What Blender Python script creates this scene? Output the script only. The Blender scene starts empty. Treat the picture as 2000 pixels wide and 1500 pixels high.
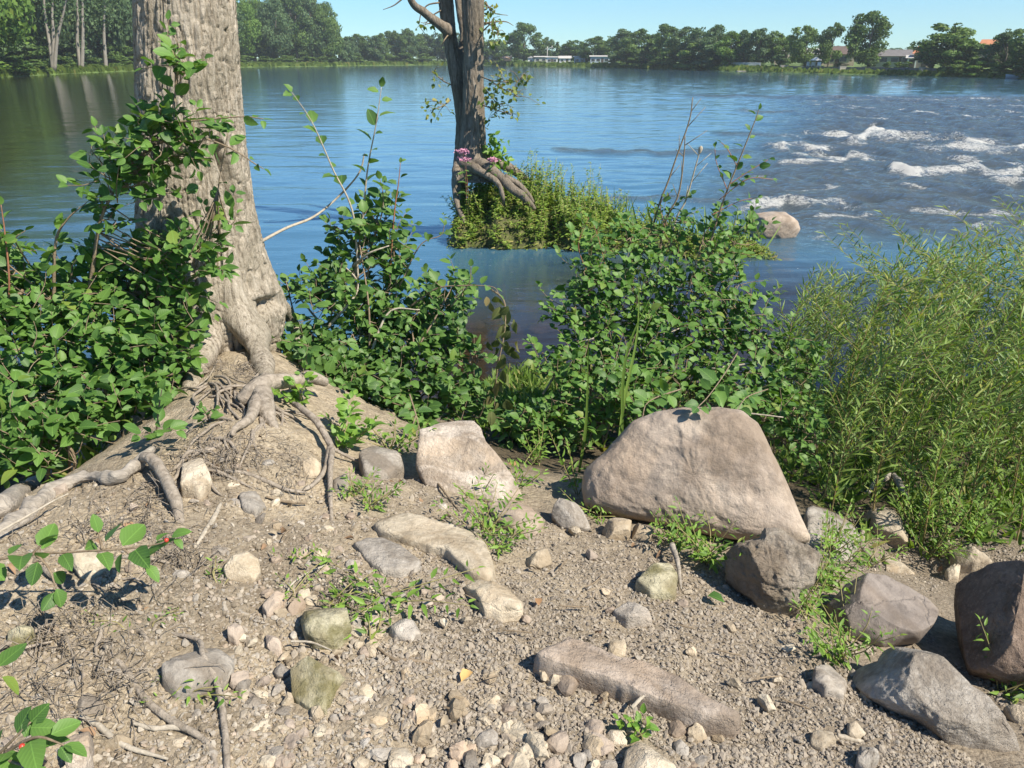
import bpy, math, random
import numpy as np
from mathutils import Matrix

# ------------------------------------------------------------------ scene, camera, light
S = bpy.context.scene
COL = S.collection
RAD = math.radians
F, CU, CV = 1550.0, 1000.0, 750.0            # photograph: 2000 x 1500
EYE = np.array([0.0, 0.0, 2.8])              # river surface is z = 0
PITCH = RAD(22.34)
cam = bpy.data.cameras.new('camera')
camo = bpy.data.objects.new('camera', cam)
COL.objects.link(camo)
camo.location = EYE
camo.rotation_euler = (math.pi / 2 - PITCH, 0, 0)
cam.sensor_width = 36.0
cam.lens = 36.0 * F / 2000.0
cam.clip_start = 0.05
cam.clip_end = 20000
S.camera = camo

SUN_AZ, SUN_EL = RAD(123), RAD(47)           # azimuth clockwise from +Y
SUND = np.array([math.sin(SUN_AZ) * math.cos(SUN_EL), math.cos(SUN_AZ) * math.cos(SUN_EL), math.sin(SUN_EL)])
world = bpy.data.worlds.new("World")
S.world = world
world.use_nodes = True
wn, wl = world.node_tree.nodes, world.node_tree.links
bg = wn['Background']
sky = wn.new('ShaderNodeTexSky')
sky.sky_type = 'NISHITA'
sky.sun_disc = False
sky.sun_elevation = SUN_EL
sky.sun_rotation = SUN_AZ
sky.altitude = 1200
sky.air_density = 1.0
sky.dust_density = 0.0
sky.ozone_density = 4.0
tint = wn.new('ShaderNodeMix'); tint.data_type = 'RGBA'; tint.blend_type = 'MULTIPLY'
tint.inputs[0].default_value = 1.0; tint.inputs[7].default_value = (.66, .94, 1.06, 1)
wl.new(sky.outputs[0], tint.inputs[6]); wl.new(tint.outputs[2], bg.inputs[0])
bg.inputs[1].default_value = 0.09
sl = bpy.data.lights.new('sun', 'SUN')
so = bpy.data.objects.new('sun', sl)
COL.objects.link(so)
sl.energy = 5.0
sl.angle = RAD(0.5)
sl.color = (1.0, 0.92, 0.79)
from mathutils import Vector
so.rotation_euler = Vector(SUND).to_track_quat('Z', 'Y').to_euler()
so.location = (20, -15, 30)
S.view_settings.view_transform = 'Standard'
S.view_settings.look = 'None'
S.view_settings.exposure = 0.72
S.view_settings.gamma = 1.0
S.view_settings.use_curve_mapping = False
S.render.engine = 'CYCLES'
S.cycles.max_bounces = 8
S.cycles.transparent_max_bounces = 16
S.cycles.caustics_reflective = False
S.cycles.caustics_refractive = False

rng = np.random.default_rng(7)
random.seed(7)

# ------------------------------------------------------------------ photo pixels -> world points
CP, SP = math.cos(PITCH), math.sin(PITCH)
FWD = np.array([0, CP, -SP]); UPV = np.array([0, SP, CP]); RGT = np.array([1.0, 0, 0])

def ray(u, v):
    return FWD + RGT * ((u - CU) / F) + UPV * ((CV - v) / F)

def P(u, v, Y):                                # point on the pixel's ray at world distance y = Y
    d = ray(u, v)
    return EYE + d * (Y / d[1])

def W(u, v, z=0.0):                            # point on the pixel's ray at height z
    d = ray(u, v)
    return EYE + d * ((z - EYE[2]) / d[2])

def proj(p):
    q = np.asarray(p, float) - EYE
    dz = q @ FWD
    return CU + F * (q @ RGT) / dz, CV - F * (q @ UPV) / dz, dz

# ------------------------------------------------------------------ noise
def _hash(ix, iy, iz, seed):
    h = (ix.astype(np.int64) * 374761393 + iy.astype(np.int64) * 668265263 + iz.astype(np.int64) * 2147483647 + seed * 144269504) & 0xffffffff
    h = ((h ^ (h >> 13)) * 1274126177) & 0xffffffff
    h = ((h ^ (h >> 16)) * 2246822519) & 0xffffffff
    return ((h ^ (h >> 15)) & 0xffffff) / float(0xffffff)

def vnoise(p, seed=0):                         # value noise in -1..1
    p = np.asarray(p, float)
    i = np.floor(p).astype(np.int64); f = p - i
    f = f * f * f * (f * (f * 6 - 15) + 10)
    x, y, z = i[..., 0], i[..., 1], i[..., 2]
    r = 0
    for dx in (0, 1):
        wx = f[..., 0] if dx else 1 - f[..., 0]
        for dy in (0, 1):
            wy = f[..., 1] if dy else 1 - f[..., 1]
            for dz in (0, 1):
                wz = f[..., 2] if dz else 1 - f[..., 2]
                r = r + wx * wy * wz * _hash(x + dx, y + dy, z + dz, seed)
    return r * 2 - 1

def fbm(p, octv=4, seed=0, gain=.5, lac=2.03):
    p = np.asarray(p, float)
    a, s, t = 1.0, 0.0, 0.0
    for k in range(octv):
        s = s + a * vnoise(p, seed + k * 17); t += a
        a *= gain; p = p * lac
    return s / t

def xy3(x, y, z=0.0):
    return np.stack([x, y, np.zeros_like(x) + z], -1)

# ------------------------------------------------------------------ terrain height
CTRL_PX = [(0, 1500, 1.36), (500, 1500, 1.31), (1000, 1500, 1.28), (1500, 1500, 1.2), (2000, 1500, 1.06),
           (0, 1250, 1.4), (400, 1250, 1.36), (1000, 1250, 1.26), (1500, 1280, 1.12), (1750, 1330, 1.0), (2000, 1250, .78),
           (60, 1010, 1.43), (300, 1000, 1.42), (600, 1000, 1.33), (900, 1000, 1.21), (1150, 1020, 1.1), (1400, 1090, 1.06),
           (330, 870, 1.44), (500, 840, 1.45), (650, 880, 1.28), (880, 900, 1.1),
           (430, 720, 1.42), (540, 690, 1.28), (1650, 1050, .74), (1850, 1060, .62)]
CTRL_XY = [(-1.75, 4.2, 1.28), (-2.25, 3.1, .85), (-2.6, 2.2, 1.25), (-2.4, 3.8, .70), (-2.5, 4.6, .58), (-2.2, 5.4, .22), (-3.4, 5.0, .5), (-3.2, 6.2, .03), (-1.3, 5.2, .35), (-1.4, 4.7, .95),
           (-.7, 4.4, .78), (-.5, 5.2, .4), (0, 5.0, .5), (.1, 4.0, .72), (0, 6.2, .16), (.1, 7.1, .02), (-.8, 6.4, -.12),
           (1.0, 3.6, .78), (1.2, 4.4, .5), (1.4, 5.4, .3), (1.2, 6.6, .06), (2.2, 7.2, -.08), (3.4, 8.0, -.2), (.9, 7.6, -.1),
           (2.0, 3.2, .52), (2.6, 4.2, .3), (3.2, 5.6, .12), (4.0, 7.0, .0), (2.2, 9.6, -.2), (4.6, 9.6, -.35),
           (0, -3, 1.36), (-4, -2, 1.45), (4, -2, 1.2), (-7, 0, 1.4), (7, 0, 1.0), (-4, 2, 1.2), (-7, 3, 1.0), (-5, 4.5, .6), (-7, 6, .0),
           (4, 2, .75), (7, 3, .6), (6, 5.4, .2), (8, 8, -.3), (-3, 7, -.6), (-7, 9, -.9), (0, 9, -.4), (-1.2, 8.2, -.5), (-7, 16, -1.2), (-1, 12, -.8),
           (0, 16, -1.1), (4, 13, -.8), (8, 16, -1.2), (-8, -6, 1.5), (8, -6, 1.2), (0, -6, 1.4), (12, 2, .8), (-12, 2, 1.0), (12, 8, -.3), (-12, 8, -.8), (12, 16, -1.2), (-12, 16, -1.2), (2.0, 11.5, -.5)]
_c = [tuple(W(u, v, z)) for u, v, z in CTRL_PX] + CTRL_XY
_c = np.array(_c, float)

def _tps(r2):
    return 0.5 * r2 * np.log(r2 + 1e-9)

_n = len(_c)
_d2 = ((_c[:, None, :2] - _c[None, :, :2]) ** 2).sum(-1)
_A = np.zeros((_n + 3, _n + 3)); _A[:_n, :_n] = _tps(_d2) + np.eye(_n) * 0.004
_A[:_n, _n] = 1; _A[:_n, _n + 1:] = _c[:, :2]; _A[_n, :_n] = 1; _A[_n + 1:, :_n] = _c[:, :2].T
_w = np.linalg.solve(_A, np.concatenate([_c[:, 2], [0, 0, 0]]))

def G(x, y):
    x = np.asarray(x, float); y = np.asarray(y, float)
    sh = np.broadcast(x, y).shape
    xf, yf = np.broadcast_to(x, sh).ravel(), np.broadcast_to(y, sh).ravel()
    xc, yc = np.clip(xf, -12, 12), np.clip(yf, -6, 16)
    out = np.empty(xf.size)
    for a in range(0, xf.size, 20000):
        s = slice(a, a + 20000)
        r2 = (xc[s, None] - _c[None, :, 0]) ** 2 + (yc[s, None] - _c[None, :, 1]) ** 2
        out[s] = _tps(r2) @ _w[:_n] + _w[_n] + _w[_n + 1] * xc[s] + _w[_n + 2] * yc[s]
    return out.reshape(sh) if sh else float(out[0])

def Gd(x, y):                                  # with the small relief of the soil
    x = np.asarray(x, float); y = np.asarray(y, float)
    g = G(x, y)
    p = xy3(x, y)
    return g + .022 * fbm(p * 3.1, 3, 5) + .012 * fbm(p * 11, 3, 9) * np.clip(1.2 - .35 * (x + .2), .35, 1.4)

def GR(u, v, up=0.0):                          # where the pixel's ray meets the ground (raised by up)
    d = ray(u, v)
    ts = np.linspace(.6, 12, 900)
    p = EYE + d * ts[:, None]
    h = p[:, 2] - G(p[:, 0], p[:, 1]) - up
    k = int(np.argmax(h < 0)) if (h < 0).any() else len(ts) - 1
    if k == 0:
        return p[0]
    f = h[k - 1] / (h[k - 1] - h[k] + 1e-12)
    return p[k - 1] + (p[k] - p[k - 1]) * f

# ------------------------------------------------------------------ mesh and object helpers
def mesh_data(name, V, FS, mat=None, smooth=True, attrs=None, uv=None, mats=None, midx=None):
    """V (n,3); FS list of int arrays (k,3) or (k,4)"""
    V = np.asarray(V, np.float32)
    FS = [np.asarray(f, np.int32) for f in FS if len(f)]
    me = bpy.data.meshes.new(name)
    loops = np.concatenate([f.ravel() for f in FS])
    tot = np.concatenate([np.full(len(f), f.shape[1], np.int32) for f in FS])
    st = np.concatenate([[0], np.cumsum(tot)[:-1]]).astype(np.int32)
    me.vertices.add(len(V)); me.vertices.foreach_set('co', V.ravel())
    me.loops.add(len(loops)); me.loops.foreach_set('vertex_index', loops)
    me.polygons.add(len(tot)); me.polygons.foreach_set('loop_start', st); me.polygons.foreach_set('loop_total', tot)
    me.polygons.foreach_set('use_smooth', np.full(len(tot), bool(smooth)))
    if attrs:
        for k, a in attrs.items():
            at = me.attributes.new(k, 'FLOAT', 'POINT')
            at.data.foreach_set('value', np.asarray(a, np.float32).ravel())
    if uv is not None:
        l = me.uv_layers.new(name='UVMap')
        l.data.foreach_set('uv', np.asarray(uv, np.float32)[loops].ravel())
    for m in (mats or ([mat] if mat else [])):
        me.materials.append(m)
    if midx is not None:
        me.polygons.foreach_set('material_index', np.asarray(midx, np.int32))
    me.update(calc_edges=True)
    return me

def tag(o, label=None, cat=None, group=None, kind=None):
    if label: o['label'] = label
    if cat: o['category'] = cat
    if group: o['group'] = group
    if kind: o['kind'] = kind
    return o

def link(name, data, parent=None, loc=None):
    o = bpy.data.objects.new(name, data)
    COL.objects.link(o)
    if parent is not None: o.parent = parent
    if loc is not None: o.location = [float(c) for c in loc]
    return o

def thing(name, label, cat, loc, group=None):
    o = link(name, None, None, loc)
    o.empty_display_size = .1
    return tag(o, label, cat, group)

def wloc(o):
    p = np.zeros(3)
    while o is not None:
        p = p + np.array(o.location); o = o.parent
    return p

def mobj(name, V, FS, mat, parent=None, smooth=True, attrs=None, loc=None, **kw):
    """verts are world coordinates; the object's origin is put at loc (or at the parent's origin)"""
    V = np.asarray(V, float)
    if parent is not None:
        V = V - wloc(parent); o = link(name, mesh_data(name, V, FS, mat, smooth, attrs, **kw), parent)
    else:
        loc = np.asarray(loc if loc is not None else (0, 0, 0), float)
        o = link(name, mesh_data(name, V - loc, FS, mat, smooth, attrs, **kw), None, loc)
    return o

class Geo:                                     # gathers pieces for one mesh
    def __init__(self): self.V, self.F, self.A, self.n = [], {3: [], 4: []}, [], 0
    def add(self, V, FS, a=None):
        V = np.asarray(V, float)
        for f in FS:
            f = np.asarray(f, np.int64)
            if len(f): self.F[f.shape[1]].append(f + self.n)
        self.V.append(V); self.n += len(V)
        self.A.append(np.full(len(V), 0.0 if a is None else a) if np.ndim(a) == 0 else np.asarray(a))
        return self
    def out(self):
        FS = [np.concatenate(self.F[k]) for k in (3, 4) if self.F[k]]
        return np.concatenate(self.V), FS, np.concatenate(self.A)
    def obj(self, name, mat, parent=None, smooth=True, loc=None):
        V, FS, A = self.out()
        return mobj(name, V, FS, mat, parent, smooth, {'tint': A}, loc)

def grid_faces(nr, nc, wrap=False):
    r = np.arange(nr - 1)[:, None]; c = np.arange(nc if wrap else nc - 1)[None, :]
    c2 = (c + 1) % nc
    return np.stack([r * nc + c, r * nc + c2, (r + 1) * nc + c2, (r + 1) * nc + c], -1).reshape(-1, 4)

def unit(v):
    v = np.asarray(v, float)
    return v / (np.linalg.norm(v, axis=-1, keepdims=True) + 1e-12)

def smooth_line(pts, n):
    """Catmull-Rom through pts (k, d), n samples"""
    p = np.asarray(pts, float)
    if len(p) == 2:
        t = np.linspace(0, 1, n)[:, None]
        return p[0] * (1 - t) + p[1] * t
    q = np.concatenate([[2 * p[0] - p[1]], p, [2 * p[-1] - p[-2]]])
    t = np.linspace(0, len(p) - 1 - 1e-9, n); i = t.astype(int); f = (t - i)[:, None]
    a, b, c, d = q[i], q[i + 1], q[i + 2], q[i + 3]
    return .5 * (2 * b + (c - a) * f + (2 * a - 5 * b + 4 * c - d) * f ** 2 + (3 * b - a - 3 * c + d) * f ** 3)

def tube(pts, rad, sides=8, n=None, wob=0.0, seed=0, smooth=True):
    """tapered tube along pts; rad scalar or list; wob: relative radial noise"""
    p = np.asarray(pts, float)
    r = np.asarray(rad, float) if np.ndim(rad) else np.full(len(p), float(rad))
    if n:
        pr = smooth_line(np.concatenate([p, r[:, None]], 1), n); p, r = pr[:, :3], np.maximum(pr[:, 3], 1e-4)
    m = len(p)
    t = unit(np.gradient(p, axis=0))
    ref = np.array([0, 0, 1.0]) if abs(t[:, 2]).mean() < .8 else np.array([1.0, .2, 0])
    a = unit(np.cross(t, ref)); b = np.cross(t, a)
    th = np.linspace(0, 2 * np.pi, sides, endpoint=False)
    ring = a[:, None] * np.cos(th)[None, :, None] + b[:, None] * np.sin(th)[None, :, None]
    rr = np.repeat(r[:, None], sides, 1)
    V = p[:, None] + ring * rr[..., None]
    if wob:
        k = 1.0 / max(r.max() * 1.3, 1e-3)
        rr = rr * (1 + wob * fbm(V * k + seed * 7.7, 3, seed))
        V = p[:, None] + ring * rr[..., None]
    V = V.reshape(-1, 3)
    Fq = grid_faces(m, sides, True)
    V = np.concatenate([V, p[:1] , p[-1:]])
    k = np.arange(sides); k2 = (k + 1) % sides
    Ft = np.concatenate([np.stack([np.full(sides, m * sides), k2, k], 1), np.stack([np.full(sides, m * sides + 1), (m - 1) * sides + k, (m - 1) * sides + k2], 1)])
    return V, [Fq, Ft]

# ------------------------------------------------------------------ materials
def newmat(name):
    m = bpy.data.materials.new(name); m.use_nodes = True
    nt = m.node_tree
    return m, nt, nt.nodes, nt.links, nt.nodes['Principled BSDF']

def N(nt, typ, **kw):
    n = nt.nodes.new(typ)
    for k, v in kw.items():
        if k in n.inputs: n.inputs[k].default_value = v
        else: setattr(n, k, v)
    return n

def noise_tex(nt, scale, detail=5.0, rough=.55, vec=None, dist=0.0):
    n = nt.nodes.new('ShaderNodeTexNoise')
    n.inputs['Scale'].default_value = scale; n.inputs['Detail'].default_value = detail
    n.inputs['Roughness'].default_value = rough; n.inputs['Distortion'].default_value = dist
    if vec is not None: nt.links.new(vec, n.inputs['Vector'])
    return n

def ramp(nt, fac, stops):
    r = nt.nodes.new('ShaderNodeValToRGB')
    e = r.color_ramp.elements
    while len(e) < len(stops): e.new(.5)
    for el, (p, c) in zip(e, stops):
        el.position = p; el.color = (*c, 1) if len(c) == 3 else c
    nt.links.new(fac, r.inputs[0])
    return r

def mixc(nt, fac, a, b, mode='MIX'):
    m = nt.nodes.new('ShaderNodeMix'); m.data_type = 'RGBA'; m.blend_type = mode
    for sock, val in ((m.inputs[0], fac), (m.inputs[6], a), (m.inputs[7], b)):
        if hasattr(val, 'node'): nt.links.new(val, sock)
        elif np.ndim(val): sock.default_value = (*val[:3], 1)
        else: sock.default_value = val
    return m.outputs[2]

def math_n(nt, op, a, b=None, clamp=False):
    m = nt.nodes.new('ShaderNodeMath'); m.operation = op; m.use_clamp = clamp
    for s, v in zip(m.inputs, (a, b)):
        if v is None: continue
        if hasattr(v, 'node'): nt.links.new(v, s)
        else: s.default_value = v
    return m.outputs[0]

def bump(nt, h, strength, dist, normal=None):
    b = nt.nodes.new('ShaderNodeBump')
    b.inputs['Strength'].default_value = strength; b.inputs['Distance'].default_value = dist
    nt.links.new(h, b.inputs['Height'])
    if normal is not None: nt.links.new(normal, b.inputs['Normal'])
    return b.outputs[0]

def worldpos(nt):
    return nt.nodes.new('ShaderNodeNewGeometry').outputs['Position']

def rock_mat(name, c1, c2, c3, scale=6.0, bstr=.6, moss=0.0, rough=.85, speck=.5, crack=.4):
    m, nt, n, l, b = newmat(name)
    pos = worldpos(nt)
    oi = nt.nodes.new('ShaderNodeObjectInfo')
    a = noise_tex(nt, scale, 6, .6, pos, .4)
    base = ramp(nt, a.outputs[0], [(.3, c1), (.5, c2), (.7, c3)]).outputs[0]
    s = noise_tex(nt, scale * 9, 4, .7, pos)
    base = mixc(nt, ramp(nt, s.outputs[0], [(.42, (1, 1, 1)), (.6, (0, 0, 0))]).outputs[0], base, tuple(x * .55 for x in c1), 'MIX') if speck > .8 else mixc(nt, math_n(nt, 'MULTIPLY', ramp(nt, s.outputs[0], [(.5, (0, 0, 0)), (.72, (1, 1, 1))]).outputs[0], speck), base, tuple(min(1, x * 1.35) for x in c3))
    s2 = noise_tex(nt, scale * 3.1, 5, .65, pos, 1.0)
    base = mixc(nt, math_n(nt, 'MULTIPLY', ramp(nt, s2.outputs[0], [(.52, (0, 0, 0)), (.68, (1, 1, 1))]).outputs[0], .55), base, tuple(x * .6 for x in c1))
    if moss:
        mz = noise_tex(nt, scale * 1.3, 5, .6, pos)
        base = mixc(nt, math_n(nt, 'MULTIPLY', ramp(nt, mz.outputs[0], [(.45, (0, 0, 0)), (.6, (1, 1, 1))]).outputs[0], moss), base, (.13, .115, .03))
    st = noise_tex(nt, scale * .42, 5, .62, pos, 1.2)
    base = mixc(nt, math_n(nt, 'MULTIPLY', ramp(nt, st.outputs[0], [(.46, (0, 0, 0)), (.60, (1, 1, 1))]).outputs[0], .62), base, (c1[0] * .74, c1[1] * .66, c1[2] * .56))
    st2 = noise_tex(nt, scale * .3, 4, .6, pos, .8)
    base = mixc(nt, math_n(nt, 'MULTIPLY', ramp(nt, st2.outputs[0], [(.54, (0, 0, 0)), (.68, (1, 1, 1))]).outputs[0], .45), base, (min(1, c3[0] * 1.05), c3[1] * .92, c3[2] * .78))
    vo = nt.nodes.new('ShaderNodeTexVoronoi'); vo.feature = 'DISTANCE_TO_EDGE'; vo.inputs['Scale'].default_value = scale * .55
    wv = nt.nodes.new('ShaderNodeVectorMath'); wv.operation = 'MULTIPLY_ADD'
    l.new(noise_tex(nt, scale * 1.6, 4, .6, pos).outputs['Color'], wv.inputs[0]); wv.inputs[1].default_value = (.14, .14, .14); l.new(pos, wv.inputs[2]); l.new(wv.outputs[0], vo.inputs['Vector'])
    crk = ramp(nt, vo.outputs['Distance'], [(.0, (0, 0, 0)), (.022, (1, 1, 1))]).outputs[0]
    val = nt.nodes.new('ShaderNodeHueSaturation')
    l.new(base, val.inputs['Color'])
    l.new(math_n(nt, 'ADD', math_n(nt, 'MULTIPLY', oi.outputs['Random'], .3), .85), val.inputs['Value'])
    l.new(val.outputs[0], b.inputs['Base Color'])
    b.inputs['Roughness'].default_value = rough
    b.inputs['Specular IOR Level'].default_value = .3
    h1 = noise_tex(nt, scale * 5, 8, .65, pos); h2 = noise_tex(nt, scale * 30, 4, .6, pos)
    nb = bump(nt, h1.outputs[0], bstr, .03)
    nb = bump(nt, crk, crack, .012, nb)
    l.new(bump(nt, h2.outputs[0], bstr * .6, .006, nb), b.inputs['Normal'])
    return m

def leaf_mat(name, dark, light, trans=.3, rough=.42, yellow=(.22, .24, .04), ypart=.06, spec=.35, vein=True):
    m, nt, n, l, b = newmat(name)
    at = nt.nodes.new('ShaderNodeAttribute'); at.attribute_name = 'tint'
    oi = nt.nodes.new('ShaderNodeObjectInfo')
    t = math_n(nt, 'FRACT', math_n(nt, 'ADD', at.outputs['Fac'], oi.outputs['Random']))
    col = ramp(nt, t, [(0.0, dark), (.75, light), (1 - ypart, light), (1.0, yellow)] if ypart else [(0, dark), (1, light)]).outputs[0]
    if vein:
        uv = nt.nodes.new('ShaderNodeUVMap'); sx = nt.nodes.new('ShaderNodeSeparateXYZ'); l.new(uv.outputs[0], sx.inputs[0])
        ax = math_n(nt, 'ABSOLUTE', sx.outputs[0])
        mid = math_n(nt, 'LESS_THAN', ax, .022)
        sv = math_n(nt, 'FRACT', math_n(nt, 'SUBTRACT', math_n(nt, 'MULTIPLY', sx.outputs[1], 7.0), math_n(nt, 'MULTIPLY', ax, 6.0)))
        lat = math_n(nt, 'LESS_THAN', sv, .13)
        v = math_n(nt, 'MAXIMUM', mid, math_n(nt, 'MULTIPLY', lat, .45))
        col = mixc(nt, math_n(nt, 'MULTIPLY', v, .5), col, tuple(min(1, x * 1.7) for x in light))
        hb = math_n(nt, 'ABSOLUTE', math_n(nt, 'SUBTRACT', sv, .5))
        l.new(bump(nt, hb, .25, .002), b.inputs['Normal'])
    l.new(col, b.inputs['Base Color'])
    b.inputs['Roughness'].default_value = rough
    b.inputs['Specular IOR Level'].default_value = spec
    tr = nt.nodes.new('ShaderNodeBsdfTranslucent')
    l.new(mixc(nt, 1.0, col, (1.5, 1.55, .6), 'MULTIPLY'), tr.inputs[0])
    mx = nt.nodes.new('ShaderNodeMixShader'); mx.inputs[0].default_value = trans
    l.new(b.outputs[0], mx.inputs[1]); l.new(tr.outputs[0], mx.inputs[2])
    l.new(mx.outputs[0], n['Material Output'].inputs[0])
    return m

def wood_mat(name, c1, c2, scale=30, stretch=(1, 1, .12), bstr=.7, rough=.9):
    m, nt, n, l, b = newmat(name)
    pos = worldpos(nt)
    mp = nt.nodes.new('ShaderNodeMapping'); mp.inputs['Scale'].default_value = stretch; l.new(pos, mp.inputs[0])
    a = noise_tex(nt, scale, 6, .65, mp.outputs[0], .6)
    big = noise_tex(nt, scale * .15, 3, .5, pos)
    c = ramp(nt, a.outputs[0], [(.32, c1), (.62, c2)]).outputs[0]
    c = mixc(nt, math_n(nt, 'MULTIPLY', big.outputs[0], .5), c, tuple(x * .8 for x in c1))
    l.new(c, b.inputs['Base Color'])
    b.inputs['Roughness'].default_value = rough; b.inputs['Specular IOR Level'].default_value = .2
    l.new(bump(nt, a.outputs[0], bstr, .012), b.inputs['Normal'])
    return m

def plain_mat(name, c, rough=.8, var=.12, scale=3.0):
    m, nt, n, l, b = newmat(name)
    a = noise_tex(nt, scale, 4, .6, worldpos(nt))
    l.new(ramp(nt, a.outputs[0], [(.3, tuple(x * (1 - var) for x in c)), (.7, tuple(min(1, x * (1 + var)) for x in c))]).outputs[0], b.inputs['Base Color'])
    b.inputs['Roughness'].default_value = rough
    return m
# ------------------------------------------------------------------ ground
def ground_material():
    m, nt, n, l, b = newmat('soil')
    pos = worldpos(nt)
    sx = nt.nodes.new('ShaderNodeSeparateXYZ'); l.new(pos, sx.inputs[0])
    big = noise_tex(nt, 1.7, 5, .6, pos, .5)
    f = math_n(nt, 'ADD', math_n(nt, 'MULTIPLY', sx.outputs[0], .3), math_n(nt, 'MULTIPLY', big.outputs[0], 1.6))
    f = math_n(nt, 'SUBTRACT', f, .4, True)
    fine = noise_tex(nt, 45, 6, .7, pos)
    claycol = ramp(nt, fine.outputs[0], [(.3, (.20, .15, .095)), (.5, (.42, .335, .22)), (.68, (.60, .50, .35))]).outputs[0]
    gritcol = ramp(nt, fine.outputs[0], [(.3, (.095, .070, .050)), (.55, (.195, .148, .105)), (.72, (.32, .26, .19))]).outputs[0]
    c = mixc(nt, f, claycol, gritcol)
    org = noise_tex(nt, 3.3, 6, .65, pos, .8)
    c = mixc(nt, math_n(nt, 'MULTIPLY', ramp(nt, org.outputs[0], [(.46, (0, 0, 0)), (.64, (1, 1, 1))]).outputs[0], .7), c, (.12, .088, .058))
    vo = nt.nodes.new('ShaderNodeTexVoronoi'); vo.inputs['Scale'].default_value = 95; l.new(pos, vo.inputs['Vector'])
    c = mixc(nt, .35, c, mixc(nt, vo.outputs['Color'], (.2, .17, .13), (.5, .45, .36)))
    hum_shade = math_n(nt, 'MULTIPLY', math_n(nt, 'MULTIPLY', math_n(nt, 'SUBTRACT', math_n(nt, 'ADD', sx.outputs[1], math_n(nt, 'MULTIPLY', big.outputs[0], .6)), 3.45), 2.2, True), math_n(nt, 'MULTIPLY', math_n(nt, 'ADD', sx.outputs[0], .62), 4.0, True), True)  # humus soil plus painted-in shade of the shrub hollow and left bush
    hum_shade = math_n(nt, 'MAXIMUM', hum_shade, math_n(nt, 'MULTIPLY', math_n(nt, 'SUBTRACT', math_n(nt, 'MULTIPLY', sx.outputs[0], -1.0), 1.85), 3.5, True))
    hum_shade = math_n(nt, 'MINIMUM', hum_shade, math_n(nt, 'MULTIPLY', math_n(nt, 'SUBTRACT', sx.outputs[1], 2.3), 2.0, True))
    c = mixc(nt, math_n(nt, 'MULTIPLY', hum_shade, .85), c, mixc(nt, fine.outputs[0], (.035, .028, .016), (.11, .085, .05)))
    wet = ramp(nt, sx.outputs[2], [(.0, (1, 1, 1)), (.12, (0, 0, 0))]).outputs[0]
    c = mixc(nt, math_n(nt, 'MULTIPLY', wet, .65), c, (.09, .065, .035))
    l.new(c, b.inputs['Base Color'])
    b.inputs['Roughness'].default_value = .95; b.inputs['Specular IOR Level'].default_value = .15
    h = noise_tex(nt, 60, 8, .7, pos)
    nb = bump(nt, math_n(nt, 'SUBTRACT', 1.0, vo.outputs['Distance']), .5, .008)
    l.new(bump(nt, h.outputs[0], .8, .015, nb), b.inputs['Normal'])
    return m

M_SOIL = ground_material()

def axis(lo, hi, a, b, fine, grow=1.12):
    mid = list(np.arange(a, b, fine)); s = fine; x = b; up = []
    while x < hi: up.append(x); s *= grow; x += s
    s = fine; x = a - fine; dn = []
    while x > lo: dn.append(x); s *= grow; x -= s
    return np.array([lo] + dn[::-1] + mid + up + [hi])

gx = axis(-30, 30, -2.5, 2.4, .021); gy = axis(-25, 16, 1.2, 5.0, .021)
X, Y = np.meshgrid(gx, gy)
Z = Gd(X, Y) + .007 * fbm(xy3(X, Y) * 30, 3, 31)
mobj('ground', np.stack([X, Y, Z], -1).reshape(-1, 3), [grid_faces(len(gy), len(gx))], M_SOIL)['kind'] = 'structure'

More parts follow.
